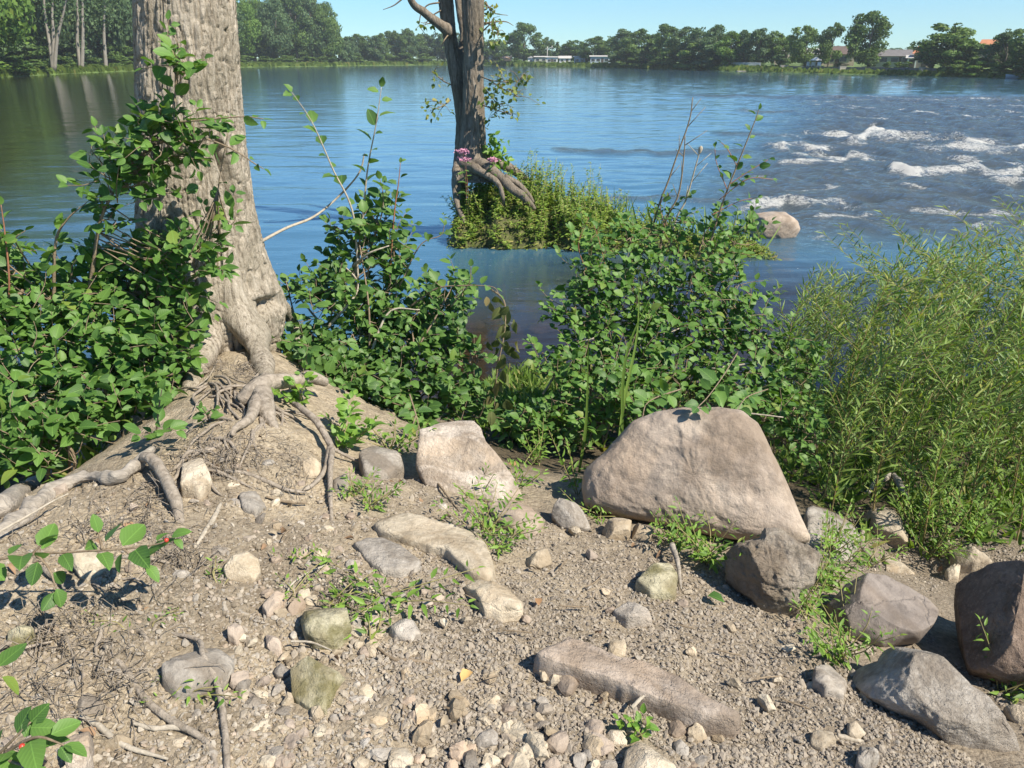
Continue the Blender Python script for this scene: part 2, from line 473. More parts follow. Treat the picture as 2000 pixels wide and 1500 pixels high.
# ------------------------------------------------------------------ river
def water_material():
    m, nt, n, l, b = newmat('river_water')
    n.remove(b)
    pos = worldpos(nt)
    at = nt.nodes.new('ShaderNodeAttribute'); at.attribute_name = 'murk'
    fo = nt.nodes.new('ShaderNodeAttribute'); fo.attribute_name = 'foam'
    ch = nt.nodes.new('ShaderNodeAttribute'); ch.attribute_name = 'chop'
    mp = nt.nodes.new('ShaderNodeMapping'); mp.inputs['Scale'].default_value = (1.0, 2.4, 1); l.new(pos, mp.inputs[0])
    w1 = noise_tex(nt, 1.6, 3, .5, mp.outputs[0], .4); w2 = noise_tex(nt, 7, 3, .55, mp.outputs[0], .3)
    gust = noise_tex(nt, .09, 3, .5, mp.outputs[0])
    hh = math_n(nt, 'ADD', math_n(nt, 'MULTIPLY', w1.outputs[0], 1.0), math_n(nt, 'MULTIPLY', w2.outputs[0], .32))
    hh = math_n(nt, 'MULTIPLY', hh, math_n(nt, 'ADD', .3, math_n(nt, 'MULTIPLY', gust.outputs[0], 1.2)))
    nb = bump(nt, hh, .22, .035)
    w3 = noise_tex(nt, 4, 6, .7, pos, .6)
    nb2 = bump(nt, math_n(nt, 'MULTIPLY', w3.outputs[0], ch.outputs['Fac']), .9, .16, nb)
    fr = nt.nodes.new('ShaderNodeFresnel'); fr.inputs[0].default_value = 1.42; l.new(nb2, fr.inputs['Normal'])
    gl = nt.nodes.new('ShaderNodeBsdfGlossy'); gl.inputs['Roughness'].default_value = .07; l.new(nb2, gl.inputs['Normal'])
    gl.inputs[0].default_value = (.93, .97, 1, 1)
    df = nt.nodes.new('ShaderNodeBsdfDiffuse')
    sxy = nt.nodes.new('ShaderNodeSeparateXYZ'); l.new(pos, sxy.inputs[0])
    refl_noise = noise_tex(nt, .05, 3, .5, pos)
    tree_refl = math_n(nt, 'ADD', math_n(nt, 'MULTIPLY', math_n(nt, 'ADD', sxy.outputs[0], math_n(nt, 'MULTIPLY', sxy.outputs[1], .30)), -.11), math_n(nt, 'SUBTRACT', refl_noise.outputs[0], .35), True)  # reflections painted into the body: olive for trees at left, sky blue elsewhere
    deep_refl = mixc(nt, tree_refl, (.058, .148, .225), (.030, .034, .016))
    shal = math_n(nt, 'MULTIPLY', math_n(nt, 'SUBTRACT', .75, at.outputs['Fac']), 2.2, True)
    deep_refl = mixc(nt, shal, deep_refl, (.060, .046, .024))
    l.new(mixc(nt, math_n(nt, 'MULTIPLY', ch.outputs['Fac'], .92), deep_refl, (.060, .058, .048)), df.inputs[0])
    tr = nt.nodes.new('ShaderNodeBsdfTransparent'); tr.inputs[0].default_value = (.62, .55, .38, 1)
    body = nt.nodes.new('ShaderNodeMixShader'); l.new(at.outputs['Fac'], body.inputs[0]); l.new(tr.outputs[0], body.inputs[1]); l.new(df.outputs[0], body.inputs[2])
    wat = nt.nodes.new('ShaderNodeMixShader'); l.new(fr.outputs[0], wat.inputs[0]); l.new(body.outputs[0], wat.inputs[1]); l.new(gl.outputs[0], wat.inputs[2])
    fn = noise_tex(nt, 4.5, 7, .75, pos, 1.2)
    ff = math_n(nt, 'ADD', fo.outputs['Fac'], math_n(nt, 'MULTIPLY', math_n(nt, 'SUBTRACT', fn.outputs[0], .5), 2.0))
    fn2 = noise_tex(nt, 14, 6, .75, pos, 1.5)
    ff = math_n(nt, 'ADD', ff, math_n(nt, 'MULTIPLY', math_n(nt, 'SUBTRACT', fn2.outputs[0], .5), 2.2))
    ff = ramp(nt, ff, [(.40, (0, 0, 0)), (.85, (1, 1, 1))]).outputs[0]
    fd = nt.nodes.new('ShaderNodeBsdfDiffuse'); fd.inputs[0].default_value = (.80, .79, .74, 1)
    l.new(bump(nt, fn2.outputs[0], 1.0, .12), fd.inputs['Normal'])
    fm = nt.nodes.new('ShaderNodeMixShader'); l.new(math_n(nt, 'MULTIPLY', ff, .92), fm.inputs[0]); l.new(wat.outputs[0], fm.inputs[1]); l.new(fd.outputs[0], fm.inputs[2])
    l.new(fm.outputs[0], n['Material Output'].inputs[0])
    return m

# standing waves and foam streaks: (u1, v1, u2, v2, crest height m, foam 0..1, half width px)
STREAKS = [(1600, 268, 1760, 262, .20, .85, 9), (1700, 266, 1960, 280, .22, .75, 9), (1780, 284, 2080, 296, .18, .6, 8), (1490, 280, 1620, 292, .13, .55, 7),
           (1510, 294, 1700, 312, .16, .62, 8), (1518, 320, 1640, 318, .12, .55, 5), (1736, 330, 1800, 334, .2, .95, 9), (1800, 330, 2010, 336, .2, .7, 9),
           (1930, 352, 2080, 362, .13, .7, 7), (1440, 402, 1530, 388, .12, .95, 9), (1530, 392, 1680, 402, .11, .55, 8), (1590, 430, 1700, 424, .06, .6, 6),
           (1350, 189, 1600, 192, .17, .05, 3), (1600, 192, 2060, 200, .15, .25, 3), (1440, 218, 1560, 222, .13, .2, 3), (1560, 222, 1900, 232, .1, .1, 4),
           (1085, 292, 1190, 297, .06, 0, 4), (1160, 296, 1480, 300, .09, .0, 4), (1400, 262, 1560, 268, .1, 0, 4), (1170, 384, 1290, 388, .10, .0, 5), (1290, 386, 1440, 392, .12, .1, 6),
           (1520, 340, 1800, 372, .05, 0, 10), (1560, 362, 1900, 395, .06, 0, 8)]

def river():
    ys = [4.4]
    while ys[-1] < 620: ys.append(ys[-1] * (1.0052 if ys[-1] > 11 else 1.009))
    ys = np.array(ys); nc = 440
    # denser columns on the rapids' side
    s = np.linspace(-1, 1, nc)
    cx = np.where(s < -.1, (s + .1) / .9 * .72 - .08, np.where(s > 0, s * .80, s * .8))
    X = cx[None, :] * (ys[:, None] + 5); Y = np.repeat(ys[:, None], nc, 1)
    q = np.stack([X, Y, 0 * X], -1) - EYE
    dz = q @ FWD; U = CU + F * X / dz; V = CV - F * (q @ UPV) / dz
    def ss(a, b, x):
        t = np.clip((x - a) / (b - a), 0, 1); return t * t * (3 - 2 * t)
    u0 = np.interp(V, [180, 195, 225, 260, 300, 380, 470], [1420, 1480, 1500, 1460, 1400, 1330, 1420])
    chop = ss(-90, 190, U - u0) * ss(181, 192, V) * (1 - ss(430, 520, V))
    p = xy3(X, Y)
    calm = .011 * vnoise(p * [.5, 1.3, 1], 3) + .006 * vnoise(p * [1.4, 3.1, 1], 4) + .003 * vnoise(p * [3.4, 6, 1], 6)
    calm = calm * np.clip((Y - 4) / 10, .25, 1.2) * (.7 + 1.0 * ss(950, 1400, U))
    amp = np.interp(Y, [8, 18, 40, 70, 110], [.5, 1.0, 1.3, 1.2, .3])
    dist = p + np.stack([fbm(p * .5, 2, 41), fbm(p * .5, 2, 42), 0 * X], -1) * 1.2
    ridged = 1 - np.abs(vnoise(dist * [.8, .75, 1], 11)) * 2
    ch = amp * chop * (.06 * ridged + .085 * fbm(dist * [1.3, 1.1, 1], 4, 12) + .035 * fbm(p * 3.3, 3, 13))
    z = calm + ch
    foam = np.zeros_like(z); chop2 = chop * .9
    for (u1, v1, u2, v2, h, fo, w) in STREAKS:
        t = (U - u1) / (u2 - u1)
        wob = vnoise(np.stack([U / 38, 0 * U + v1, 0 * U], -1), 21) * w * .9
        line = v1 + (v2 - v1) * np.clip(t, 0, 1) + wob
        end = ss(-.12, .1, t) * (1 - ss(.9, 1.14, t))
        w = w * .72; g = np.exp(-((V - line) / w) ** 2) * end
        n1 = .62 + .5 * vnoise(p * [.9, .5, 1], 22)
        z = z + h * g * n1 * .8
        foam = np.maximum(foam, fo * np.exp(-((V - line - w * .25) / (w * 1.1)) ** 2) * end * (.90 + .55 * vnoise(p * [1.0, .7, 1], 23)))
        chop2 = np.maximum(chop2, .85 * np.exp(-((V - line) / (w * 1.5)) ** 2) * end)
    wc = ss(.30, .55, fbm(dist * [1.1, .7, 1], 4, 25)) * chop
    foam = np.maximum(foam, wc * .55)
    depth = -G(X, Y)
    murk = np.clip((depth - .02) / .9, 0.04, 1)
    z = z * np.clip(depth * 4 + .15, .1, 1)
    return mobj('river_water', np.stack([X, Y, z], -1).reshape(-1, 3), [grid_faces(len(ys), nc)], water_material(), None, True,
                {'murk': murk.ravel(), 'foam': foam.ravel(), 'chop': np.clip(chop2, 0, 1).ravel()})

river()['kind'] = 'structure'

# ------------------------------------------------------------------ far banks
SHORE = [(-900, 205), (-420, 176), (0, 151), (60, 148), (130, 144), (280, 138), (380, 134), (470, 131.5), (580, 130.3), (670, 129), (760, 127.6), (860, 127), (920, 127.2), (1000, 129), (1100, 131),
         (1200, 133), (1300, 135.5), (1400, 138.5), (1500, 141), (1600, 144), (1700, 146), (1800, 149), (1900, 151.5), (2000, 154), (2300, 166), (2900, 196)]
_su = np.array([s[0] for s in SHORE], float); _sv = np.array([s[1] for s in SHORE], float)

def shore(u, f=1.0):
    p = W(u, float(np.interp(u, _su, _sv)), 0.0)
    return np.array([p[0] * f, p[1] * f, 0.0])

FROWS = [(.985, -.6), (1.0, .03), (1.006, .35), (1.02, .55), (1.05, .95), (1.12, 1.2), (1.35, 1.35), (2.2, 1.4), (6, 1.5), (22, 1.6)]

def bank_z(f):
    return float(np.interp(f, [r[0] for r in FROWS], [r[1] for r in FROWS]))

def far_bank():
    us = np.linspace(-900, 2900, 420)
    base = np.array([shore(u) for u in us]); V = []
    for f, z in FROWS:
        q = base.copy(); q[:, :2] *= f
        q[:, :2] *= (1 + .004 * vnoise(np.stack([us / 9, 0 * us, 0 * us], -1), 51))[:, None] if .99 < f < 1.1 else 1
        q[:, 2] = z + (.12 * vnoise(np.stack([us / 14, 0 * us + f, 0 * us], -1), 52) if 1.0 < f < 2 else 0)
        V.append(q)
    m = plain_mat('bank_grass', (.10, .155, .03), .9, .45, .35)
    mobj('far_bank', np.concatenate(V), [grid_faces(len(FROWS), len(us))], m)['kind'] = 'structure'
far_bank()

M_TREE = leaf_mat('far_foliage', (.042, .084, .024), (.145, .225, .058), .25, .6, (.13, .16, .03), .05, .2, False)
M_TREE_B = leaf_mat('far_foliage_fresh', (.05, .105, .02), (.15, .25, .05), .3, .6, (.17, .21, .03), .05, .2, False)
M_TREE_C = leaf_mat('far_foliage_grey', (.045, .085, .035), (.125, .195, .085), .25, .6, (.13, .16, .05), .05, .2, False)
M_TRUNK = wood_mat('far_trunk', (.10, .085, .065), (.24, .21, .17), 4, (1, 1, .2), .5)
M_TRUNK_PALE = wood_mat('far_trunk_pale', (.22, .20, .17), (.38, .35, .30), 4, (1, 1, .2), .4)

def quads(pos, nor, size, r, aspect=.7):
    n = len(pos)
    a = unit(np.cross(nor, unit(r.normal(size=(n, 3))))); b = np.cross(nor, a)
    s = size * r.uniform(.6, 1.3, n)[:, None]
    a, b = a * s, b * s * aspect
    V = np.stack([pos - a - b * .3, pos - b * .9 + a * .1, pos + a + b * .3, pos + b * .9 - a * .1], 1).reshape(-1, 3)
    return V, np.arange(4 * n).reshape(-1, 4)

def crown_geo(r, n, leaf, base=.18, kind='round', nl=34):
    """unit tree: height 1, width 1 (x, y in -.5..5)"""
    prof = {'round': ([0, .12, .35, .65, .88, 1], [.55, .85, 1, .92, .6, .2]), 'tall': ([0, .15, .4, .7, .9, 1], [.35, .75, 1, .85, .5, .12]),
            'wind': ([0, .2, .45, .7, .9, 1], [.5, .85, 1, .8, .55, .2]), 'bush': ([0, .2, .5, .8, 1], [.9, 1, .9, .6, .15]), 'cone': ([0, .2, .5, .8, 1], [1, .85, .55, .28, .05])}[kind]
    L = []
    for i in range(nl):
        t = (i + r.uniform(0, 1)) / nl
        R = .5 * np.interp(t, *prof)
        a = r.uniform(0, 2 * np.pi); q = R * r.uniform(.35, .85)
        lr = r.uniform(.09, .17) * (.6 + .6 * R / .5)
        lean = .10 * t if kind == 'wind' else 0
        L.append((q * math.cos(a) + lean, q * math.sin(a), base + (1 - base) * (t * .93 + .03), lr, r.uniform(0, .55)))
    L = np.array(L)
    w = L[:, 3] ** 2; k = r.choice(nl, n, p=w / w.sum())
    d = unit(r.normal(size=(n, 3)) + [0, 0, .35])
    rr = L[k, 3] * r.uniform(.35, 1.12, n) ** .7
    pos = L[k, :3] + d * rr[:, None] * [1, 1, .62]
    nor = unit(d + r.normal(size=(n, 3)) * .55)
    V, Fq = quads(pos, nor, leaf, r)
    tint = np.repeat(np.clip(L[k, 4] + r.uniform(0, .4, n), 0, .96), 4)
    return V, Fq, tint, L

def trunk_geo(r, L, base, rad=.022, fork=5):
    g = Geo()
    top = .72
    pts = [(0, 0, -.04), (r.normal() * .01, r.normal() * .01, base * .6), (r.normal() * .03, r.normal() * .03, .45), (r.normal() * .04, r.normal() * .04, top)]
    V, FS = tube(pts, [rad * 1.25, rad, rad * .7, rad * .2], 7, 9); g.add(V, FS)
    for k in r.choice(len(L), min(fork, len(L)), replace=False):
        z0 = max(base * .7, L[k, 2] * .55)
        V, FS = tube([(0, 0, z0), (L[k, 0] * .5, L[k, 1] * .5, z0 * .5 + L[k, 2] * .5), tuple(L[k, :3])], [rad * .6, rad * .4, rad * .12], 5, 6); g.add(V, FS)
    return g.out()

TREES = []
for i, (kind, n, leaf, base, nl) in enumerate([('round', 5200, .028, .10, 34), ('round', 5600, .027, .06, 40), ('tall', 5400, .027, .10, 38), ('wind', 5600, .026, .10, 38),
                                               ('wind', 5000, .028, .10, 28), ('tall', 5400, .026, .08, 38), ('bush', 2200, .050, .02, 16), ('bush', 2400, .048, .02, 20), ('cone', 2600, .034, .05, 30),
                                               ('tall', 9500, .019, .14, 54), ('round', 9500, .019, .16, 50)]):
    r = np.random.default_rng(100 + i)
    V, Fq, tint, L = crown_geo(r, n, leaf, base, kind, nl)
    cm = {}
    TV, TF, _ = trunk_geo(r, L, base)
    TREES.append((V, Fq, tint, TV, TF, {}))

def tree_meshes(t, mat, tmat):
    V, Fq, tint, TV, TF, cache = TREES[t]
    if (mat.name, tmat.name) not in cache:
        cache[(mat.name, tmat.name)] = (mesh_data('crown', V, [Fq], mat, True, {'tint': tint}), mesh_data('trunk', TV, TF, tmat))
    return cache[(mat.name, tmat.name)]

def place_tree(u, vtop, wpx, f, t, label, group=None, mat=None, tmat=None, name='tree', cat='tree', rz=None, sink=0.0, wf=1.25):
    p = shore(u, f); zb = bank_z(f) - .15 - sink
    top = P(u, vtop, p[1])[2]
    H = max(top - zb, .6); wd = wpx * np.hypot(p[0], p[1]) / F * wf
    cm, tm = tree_meshes(t, mat or M_TREE, tmat or M_TRUNK)
    o = thing(name, label, cat, (p[0], p[1], zb), group)
    o.rotation_euler = (0, 0, rz if rz is not None else random.uniform(0, 6.28))
    o.scale = (wd, wd, H)
    link('crown', cm, o)
    if t not in (6, 7): link('trunk', tm, o)
    return o

GL = 'trees of the wooded bank left of the big trunk'
def left_label(u, mat):
    tone = {'far_foliage': 'dark green', 'far_foliage_fresh': 'bright green', 'far_foliage_grey': 'grey-green'}[mat.name]
    w = 'at the far left' if u < 60 else 'behind the pale three-stemmed tree' if u < 130 else 'behind the pale twin-stemmed tree' if u < 200 else 'partly behind the big trunk' if u < 300 else 'hidden behind the big trunk' if u < 440 else 'just right of the big trunk' if u < 530 else 'near the right end of the left wood'
    return f'tall {tone} tree of the left wood {w}'
LL = 'tall leafy tree in the dense wood on the far bank behind the thick grey trunk'
for (u, vt, w, f, t, mat) in [(-190, -110, 170, 1.10, 9, M_TREE), (-90, -130, 170, 1.10, 10, M_TREE_B), (-20, -90, 150, 1.04, 10, M_TREE_B), (50, -120, 150, 1.2, 9, M_TREE_C), (110, -70, 120, 1.09, 9, M_TREE_C), (185, -80, 110, 1.12, 10, M_TREE_C),
                              (230, -60, 100, 1.06, 9, M_TREE_C), (280, -60, 100, 1.08, 10, M_TREE_C), (330, -50, 100, 1.1, 9, M_TREE_C), (380, -30, 90, 1.1, 10, M_TREE),
                              (430, -30, 90, 1.06, 9, M_TREE_C), (-140, -90, 190, 1.35, 10, M_TREE), (0, -100, 190, 1.4, 9, M_TREE), (140, -90, 170, 1.4, 10, M_TREE), (260, -80, 150, 1.35, 9, M_TREE), (380, -60, 130, 1.3, 10, M_TREE),
                              (-280, -100, 190, 1.1, 9, M_TREE), (-380, -100, 190, 1.1, 10, M_TREE_B),
                              (480, -12, 66, 1.06, 9, M_TREE_B), (512, 2, 50, 1.1, 10, M_TREE_B), (545, -8, 58, 1.05, 9, M_TREE_C), (580, -16, 64, 1.07, 10, M_TREE), (612, -12, 58, 1.05, 9, M_TREE_C),
                              (560, -5, 80, 1.3, 10, M_TREE), (500, -5, 80, 1.3, 9, M_TREE)]:
    place_tree(u, vt - (150 if u < 300 else 0), w, f, t, left_label(u, mat), GL, mat)
for i, u in enumerate(range(-250, 660, 26)):
    if u < 400 or u > 455:
        place_tree(u + random.uniform(-6, 6), (-170 if u < 300 else -40 if u < 420 else 8) + random.uniform(-30, 25), 110 if u < 400 else 60, random.uniform(1.12, 1.5), random.choice([1, 5, 10]), left_label(u, M_TREE), GL, M_TREE)
    place_tree(u + random.uniform(-8, 8), (70 if u < 400 else 92) + random.uniform(-12, 12), 60 if u < 400 else 34, random.uniform(1.06, 1.2), random.choice([6, 7]), 'leafy bush at the foot of the trees on the far bank', 'bushes along the far banks', random.choice([M_TREE, M_TREE_C, M_TREE_B]), name='bush', cat='bush')
place_tree(640, 6, 56, 1.03, 10, 'tall tree ending the left wood, its crown cut out against the sky', None, M_TREE)
place_tree(660, 62, 34, 1.03, 6, 'low bushy tree at the foot of the last tall tree of the left wood', None, M_TREE_C)

def pale_tree(u0, v0, stems, label, f=1.03):
    b = shore(u0, f)
    b[2] = bank_z(f) - .1
    o = thing('tree', label, 'tree', b)
    for st in stems:
        pts = [P(a, c, b[1]) for a, c in st]
        pts[0][2] = b[2]
        V, FS = tube(pts, np.linspace(.36, .12, len(pts)) * (b[1] / 150), 8, 18, .15, 3)
        mobj('trunk', V, FS, M_TRUNK_PALE, o)
    r = np.random.default_rng(int(u0))
    c = np.concatenate([np.array([P(a, cc, b[1] + 1) for a, cc in st[-2:]]) for st in stems])
    k = r.integers(0, len(c), 1500)
    pos = c[k] + r.normal(size=(1500, 3)) * [2.6, 2.6, 2.8] + [0, 0, 3.0]
    V, Fq = quads(pos, unit(r.normal(size=(1500, 3)) + [0, 0, .4]), .3, r)
    mobj('crown', V, [Fq], M_TREE_C, o, True, {'tint': np.repeat(r.uniform(0, .95, 1500), 4)})
pale_tree(100, 128, [[(102, 128), (96, 80), (88, 30), (84, -30)], [(101, 124), (104, 70), (102, 20), (106, -40)], [(102, 122), (112, 75), (122, 32), (136, -30)]], 'pale three-stemmed tree at the edge of the left wood', 1.02)
pale_tree(156, 128, [[(156, 128), (151, 80), (152, 30), (148, -30)], [(158, 128), (162, 70), (161, 20), (163, -40)]], 'pale twin-stemmed tree right of the three-stemmed tree on the left bank', 1.02)
pale_tree(204, 128, [[(206, 128), (204, 90), (203, 40), (206, 5)]], 'thin pale tree beside the heap of rocks on the left bank', 1.02)

ORD = 'first second third fourth fifth sixth seventh eighth ninth tenth eleventh twelfth thirteenth fourteenth fifteenth sixteenth seventeenth eighteenth nineteenth twentieth twenty-first twenty-second'.split()
GC = 'trees of the far wood behind the twin-stemmed tree'
for i, u in enumerate(range(672, 985, 15)):
    vt = np.interp(u, [670, 700, 740, 760, 800, 830, 850, 880, 930, 960, 1000], [70, 66, 69, 63, 57, 66, 63, 62, 68, 76, 84]) + random.uniform(-3, 4)
    place_tree(u + random.uniform(-5, 5), vt, random.uniform(28, 42), random.uniform(1.02, 1.12), random.choice([0, 1, 2, 5]), ORD[i] + ' tree from the left in the far wood reaching behind the twin-stemmed tree', GC, random.choice([M_TREE, M_TREE, M_TREE_C]))
place_tree(1024, 45, 62, 1.06, 3, 'broad tall tree standing over the white trailers', None, M_TREE)
place_tree(972, 76, 34, 1.10, 0, 'rounded tree behind the small white shed', None, M_TREE)
place_tree(1069, 72, 30, 1.12, 2, 'slender tree right of the broad tree over the trailers', None, M_TREE_C)
place_tree(1088, 82, 26, 1.08, 8, 'grey-green conifer among the white trailers', None, M_TREE_C)
place_tree(1122, 78, 52, 1.12, 0, 'low rounded tree behind the bluish trailers', None, M_TREE)
place_tree(1160, 72, 52, 1.06, 1, 'dark green tree overhanging the bluish trailers', None, M_TREE)
GR_ = 'trees of the wood on the far bank across the river'
for i, (u, vt, w, f, t, mat) in enumerate(sorted([(1192, 70, 46, 1.1, 0, M_TREE), (1216, 58, 52, 1.05, 1, M_TREE_C), (1246, 56, 54, 1.05, 5, M_TREE), (1275, 66, 40, 1.08, 2, M_TREE), (1299, 48, 58, 1.05, 1, M_TREE), (1334, 52, 56, 1.04, 5, M_TREE_C),
                              (1362, 53, 56, 1.05, 0, M_TREE_C), (1392, 50, 60, 1.05, 1, M_TREE_C), (1424, 61, 50, 1.03, 5, M_TREE_B), (1450, 58, 46, 1.06, 2, M_TREE_C), (1478, 56, 50, 1.06, 3, M_TREE_C), (1505, 60, 46, 1.09, 0, M_TREE),
                              (1315, 80, 60, 1.02, 6, M_TREE), (1355, 84, 60, 1.02, 7, M_TREE), (1395, 84, 60, 1.02, 6, M_TREE_C), (1265, 84, 50, 1.02, 7, M_TREE), (1230, 92, 46, 1.025, 6, M_TREE)], key=lambda q: q[0])):
    place_tree(u, vt, w, f, t, ORD[i] + ' tree from the left in the unbroken wood across the river', GR_, mat)
place_tree(1530, 70, 46, 1.12, 1, 'tree behind the bush at the end of the white fence', None, M_TREE)
place_tree(1568, 50, 62, 1.09, 3, 'spreading lawn tree left of the brown-roofed house', None, M_TREE, wf=1.02)
place_tree(1614, 44, 58, 1.08, 4, 'spreading lawn tree in front of the brown-roofed house', None, M_TREE, wf=1.02)
place_tree(1690, 22, 86, 1.07, 3, 'tallest tree on the right bank, leaning above the roofs', None, M_TREE, wf=1.02)
place_tree(1838, 44, 118, 1.06, 4, 'very broad tree hiding most of the orange-roofed house', None, M_TREE, wf=1.02)
place_tree(1884, 80, 70, 1.035, 7, 'dense bushy tree reaching the water right of the very broad tree', None, M_TREE)
place_tree(1955, 56, 70, 1.05, 4, 'wind-blown tree near the edge of the picture across the river', None, M_TREE_C, wf=1.02)
place_tree(2000, 54, 66, 1.04, 3, 'dark tree at the far right of the opposite bank', None, M_TREE, wf=1.02)
for u, vt, w in [(2060, 40, 90), (2130, 30, 100), (2210, 20, 110), (2300, 10, 120)]:
    place_tree(u, vt, w, 1.06, random.choice([3, 4, 1]), 'leafy tree further along the opposite bank', 'trees further along the opposite bank', M_TREE)
for u in range(1480, 2010, 24):
    place_tree(u, 90 + random.uniform(-4, 6), 34, 1.9, random.choice([0, 1, 5]), 'distant tree of the dark line behind the riverside houses', 'distant trees behind the riverside houses', M_TREE)
for u in range(1000, 1200, 20):
    place_tree(u, 97 + random.uniform(-4, 4), 30, 1.5, random.choice([0, 1, 5]), 'distant tree of the line behind the white trailers', 'distant trees behind the white trailers', M_TREE)

GB = 'bushes along the far banks'
for (u, vt, w, f, mat) in [(-30, 108, 80, 1.01, M_TREE_B), (30, 112, 60, 1.012, M_TREE_B), (70, 116, 40, 1.03, M_TREE), (128, 110, 40, 1.04, M_TREE), (180, 112, 40, 1.05, M_TREE), (230, 108, 50, 1.05, M_TREE), (265, 108, 50, 1.05, M_TREE),
                           (480, 108, 40, 1.04, M_TREE), (520, 110, 40, 1.04, M_TREE), (560, 108, 44, 1.04, M_TREE), (600, 110, 40, 1.04, M_TREE), (640, 104, 44, 1.03, M_TREE), (690, 104, 40, 1.03, M_TREE), (735, 104, 40, 1.03, M_TREE), (790, 102, 44, 1.02, M_TREE), (830, 104, 36, 1.02, M_TREE),
                           (940, 112, 22, 1.02, M_TREE_B), (1008, 114, 24, 1.015, M_TREE_B), (1200, 116, 30, 1.02, M_TREE), (1240, 112, 40, 1.02, M_TREE), (1290, 112, 40, 1.015, M_TREE), (1335, 112, 44, 1.012, M_TREE), (1380, 112, 44, 1.012, M_TREE),
                           (1425, 116, 30, 1.05, M_TREE_C), (1450, 112, 30, 1.06, M_TREE_C), (1480, 112, 30, 1.06, M_TREE_C), (1870, 118, 44, 1.012, M_TREE), (1915, 120, 44, 1.014, M_TREE_B), (1960, 120, 44, 1.016, M_TREE), (2000, 118, 44, 1.016, M_TREE)]:
    place_tree(u, vt, w, f, random.choice([6, 7]), 'leafy bush at the foot of the trees on the far bank', GB, mat, name='bush', cat='bush')
place_tree(1520, 106, 30, 1.03, 6, 'rounded olive bush at the right end of the white fence', None, M_TREE_C, name='bush', cat='bush')
place_tree(1639, 122, 26, 1.06, 7, 'clipped bush under the window of the brown-roofed house', None, M_TREE, name='bush', cat='bush')
place_tree(1700, 112, 20, 1.05, 7, 'small leafy bush right of the tallest tree on the right bank', None, M_TREE_C, name='bush', cat='bush')
place_tree(1731, 120, 18, 1.05, 6, 'round clipped bush in front of the grey-roofed house, left of three', None, M_TREE, name='bush', cat='bush')
place_tree(1750, 121, 18, 1.05, 7, 'round clipped bush in front of the grey-roofed house, middle of three', None, M_TREE, name='bush', cat='bush')
place_tree(1768, 120, 20, 1.05, 6, 'round clipped bush in front of the grey-roofed house, right of three', None, M_TREE, name='bush', cat='bush')
place_tree(1585, 112, 30, 1.1, 6, 'dark bush behind the white garden chairs', None, M_TREE, name='bush', cat='bush')
place_tree(1812, 108, 18, 1.05, 6, 'slim bush beside the orange-roofed house', None, M_TREE_C, name='bush', cat='bush')

# reeds and long grass along the waterline (nobody could count it)
def far_grass():
    r = np.random.default_rng(5); g = Geo()
    us = r.uniform(-300, 2250, 9000); f = 1.002 + r.uniform(0, 1, 9000) ** 1.5 * .035
    keep = ~((us > 1540) & (us < 1850) & (f > 1.012)); us, f = us[keep], f[keep]
    p = np.array([shore(u) for u in us]) * f[:, None]; p[:, 2] = [bank_z(x) - .1 for x in f]
    h = r.uniform(.25, .75, len(us)) * np.interp(us, [-300, 300, 900, 1300, 2000], [1.4, 1.3, 1.6, 1.2, .7])
    w = .35 * np.hypot(p[:, 0], p[:, 1]) / 200
    a = r.uniform(-.4, .4, len(us))
    e = np.stack([np.cos(a) * w, np.sin(a) * w, 0 * w], -1); t = np.stack([r.normal(size=len(us)) * .1, 0 * w, h], -1)
    V = np.stack([p - e, p + e, p + t + e * .7, p + t * 1.2 - e * .5], 1).reshape(-1, 3)
    mobj('bank_grass', V, [np.arange(len(V)).reshape(-1, 4)], leaf_mat('bank_reed', (.055, .10, .015), (.15, .21, .045), .2, .7, (.2, .2, .06), .1, .1, False), None, False, {'tint': np.repeat(r.uniform(0, 1, len(us)), 4)})['kind'] = 'stuff'
far_grass()

# ------------------------------------------------------------------ buildings and other things on the far bank
def box(x0, x1, y0, y1, z0, z1):
    V = np.array([(x, y, z) for z in (z0, z1) for x, y in ((x0, y0), (x1, y0), (x1, y1), (x0, y1))], float)
    return V, [np.array([(0, 3, 2, 1), (4, 5, 6, 7), (0, 1, 5, 4), (1, 2, 6, 5), (2, 3, 7, 6), (3, 0, 4, 7)])]

def prism(x0, x1, y0, y1, z0, z1, hip=0.0):    # ridge along x
    ym = (y0 + y1) / 2
    V = np.array([(x0, y0, z0), (x1, y0, z0), (x1, y1, z0), (x0, y1, z0), (x0 + hip, ym, z1), (x1 - hip, ym, z1)], float)
    return V, [np.array([(0, 1, 5, 4), (2, 3, 4, 5), (0, 3, 2, 1)]), np.array([(0, 4, 3), (1, 2, 5)])]

MW = plain_mat('white_siding', (.78, .78, .76), .6, .04); MBL = plain_mat('bluish_siding', (.50, .58, .66), .6, .05); MBE = plain_mat('beige_wall', (.55, .45, .33), .8, .06)
MGW = plain_mat('grey_green_wall', (.42, .43, .36), .8, .06); MRB = plain_mat('brown_shingle', (.13, .095, .08), .9, .15, 1.5); MRG = plain_mat('grey_shingle', (.16, .15, .15), .9, .12, 1.5)
MRO = plain_mat('orange_tile', (.48, .20, .10), .85, .15, 1.5); MDK = plain_mat('dark_glass', (.03, .035, .04), .15, .1); MDW = plain_mat('dark_wood', (.09, .075, .06), .9, .15); MPK = plain_mat('pink_wall', (.50, .36, .30), .8, .06)
MTIMB = plain_mat('roof_white', (.48, .46, .43), .7, .05); MSTONE = plain_mat('wall_stone', (.17, .16, .15), .9, .35, 1.2); MSTP = plain_mat('pale_stone', (.42, .38, .32), .9, .15, 2)
MUMB = plain_mat('umbrella_cloth', (.62, .36, .20), .8, .1)

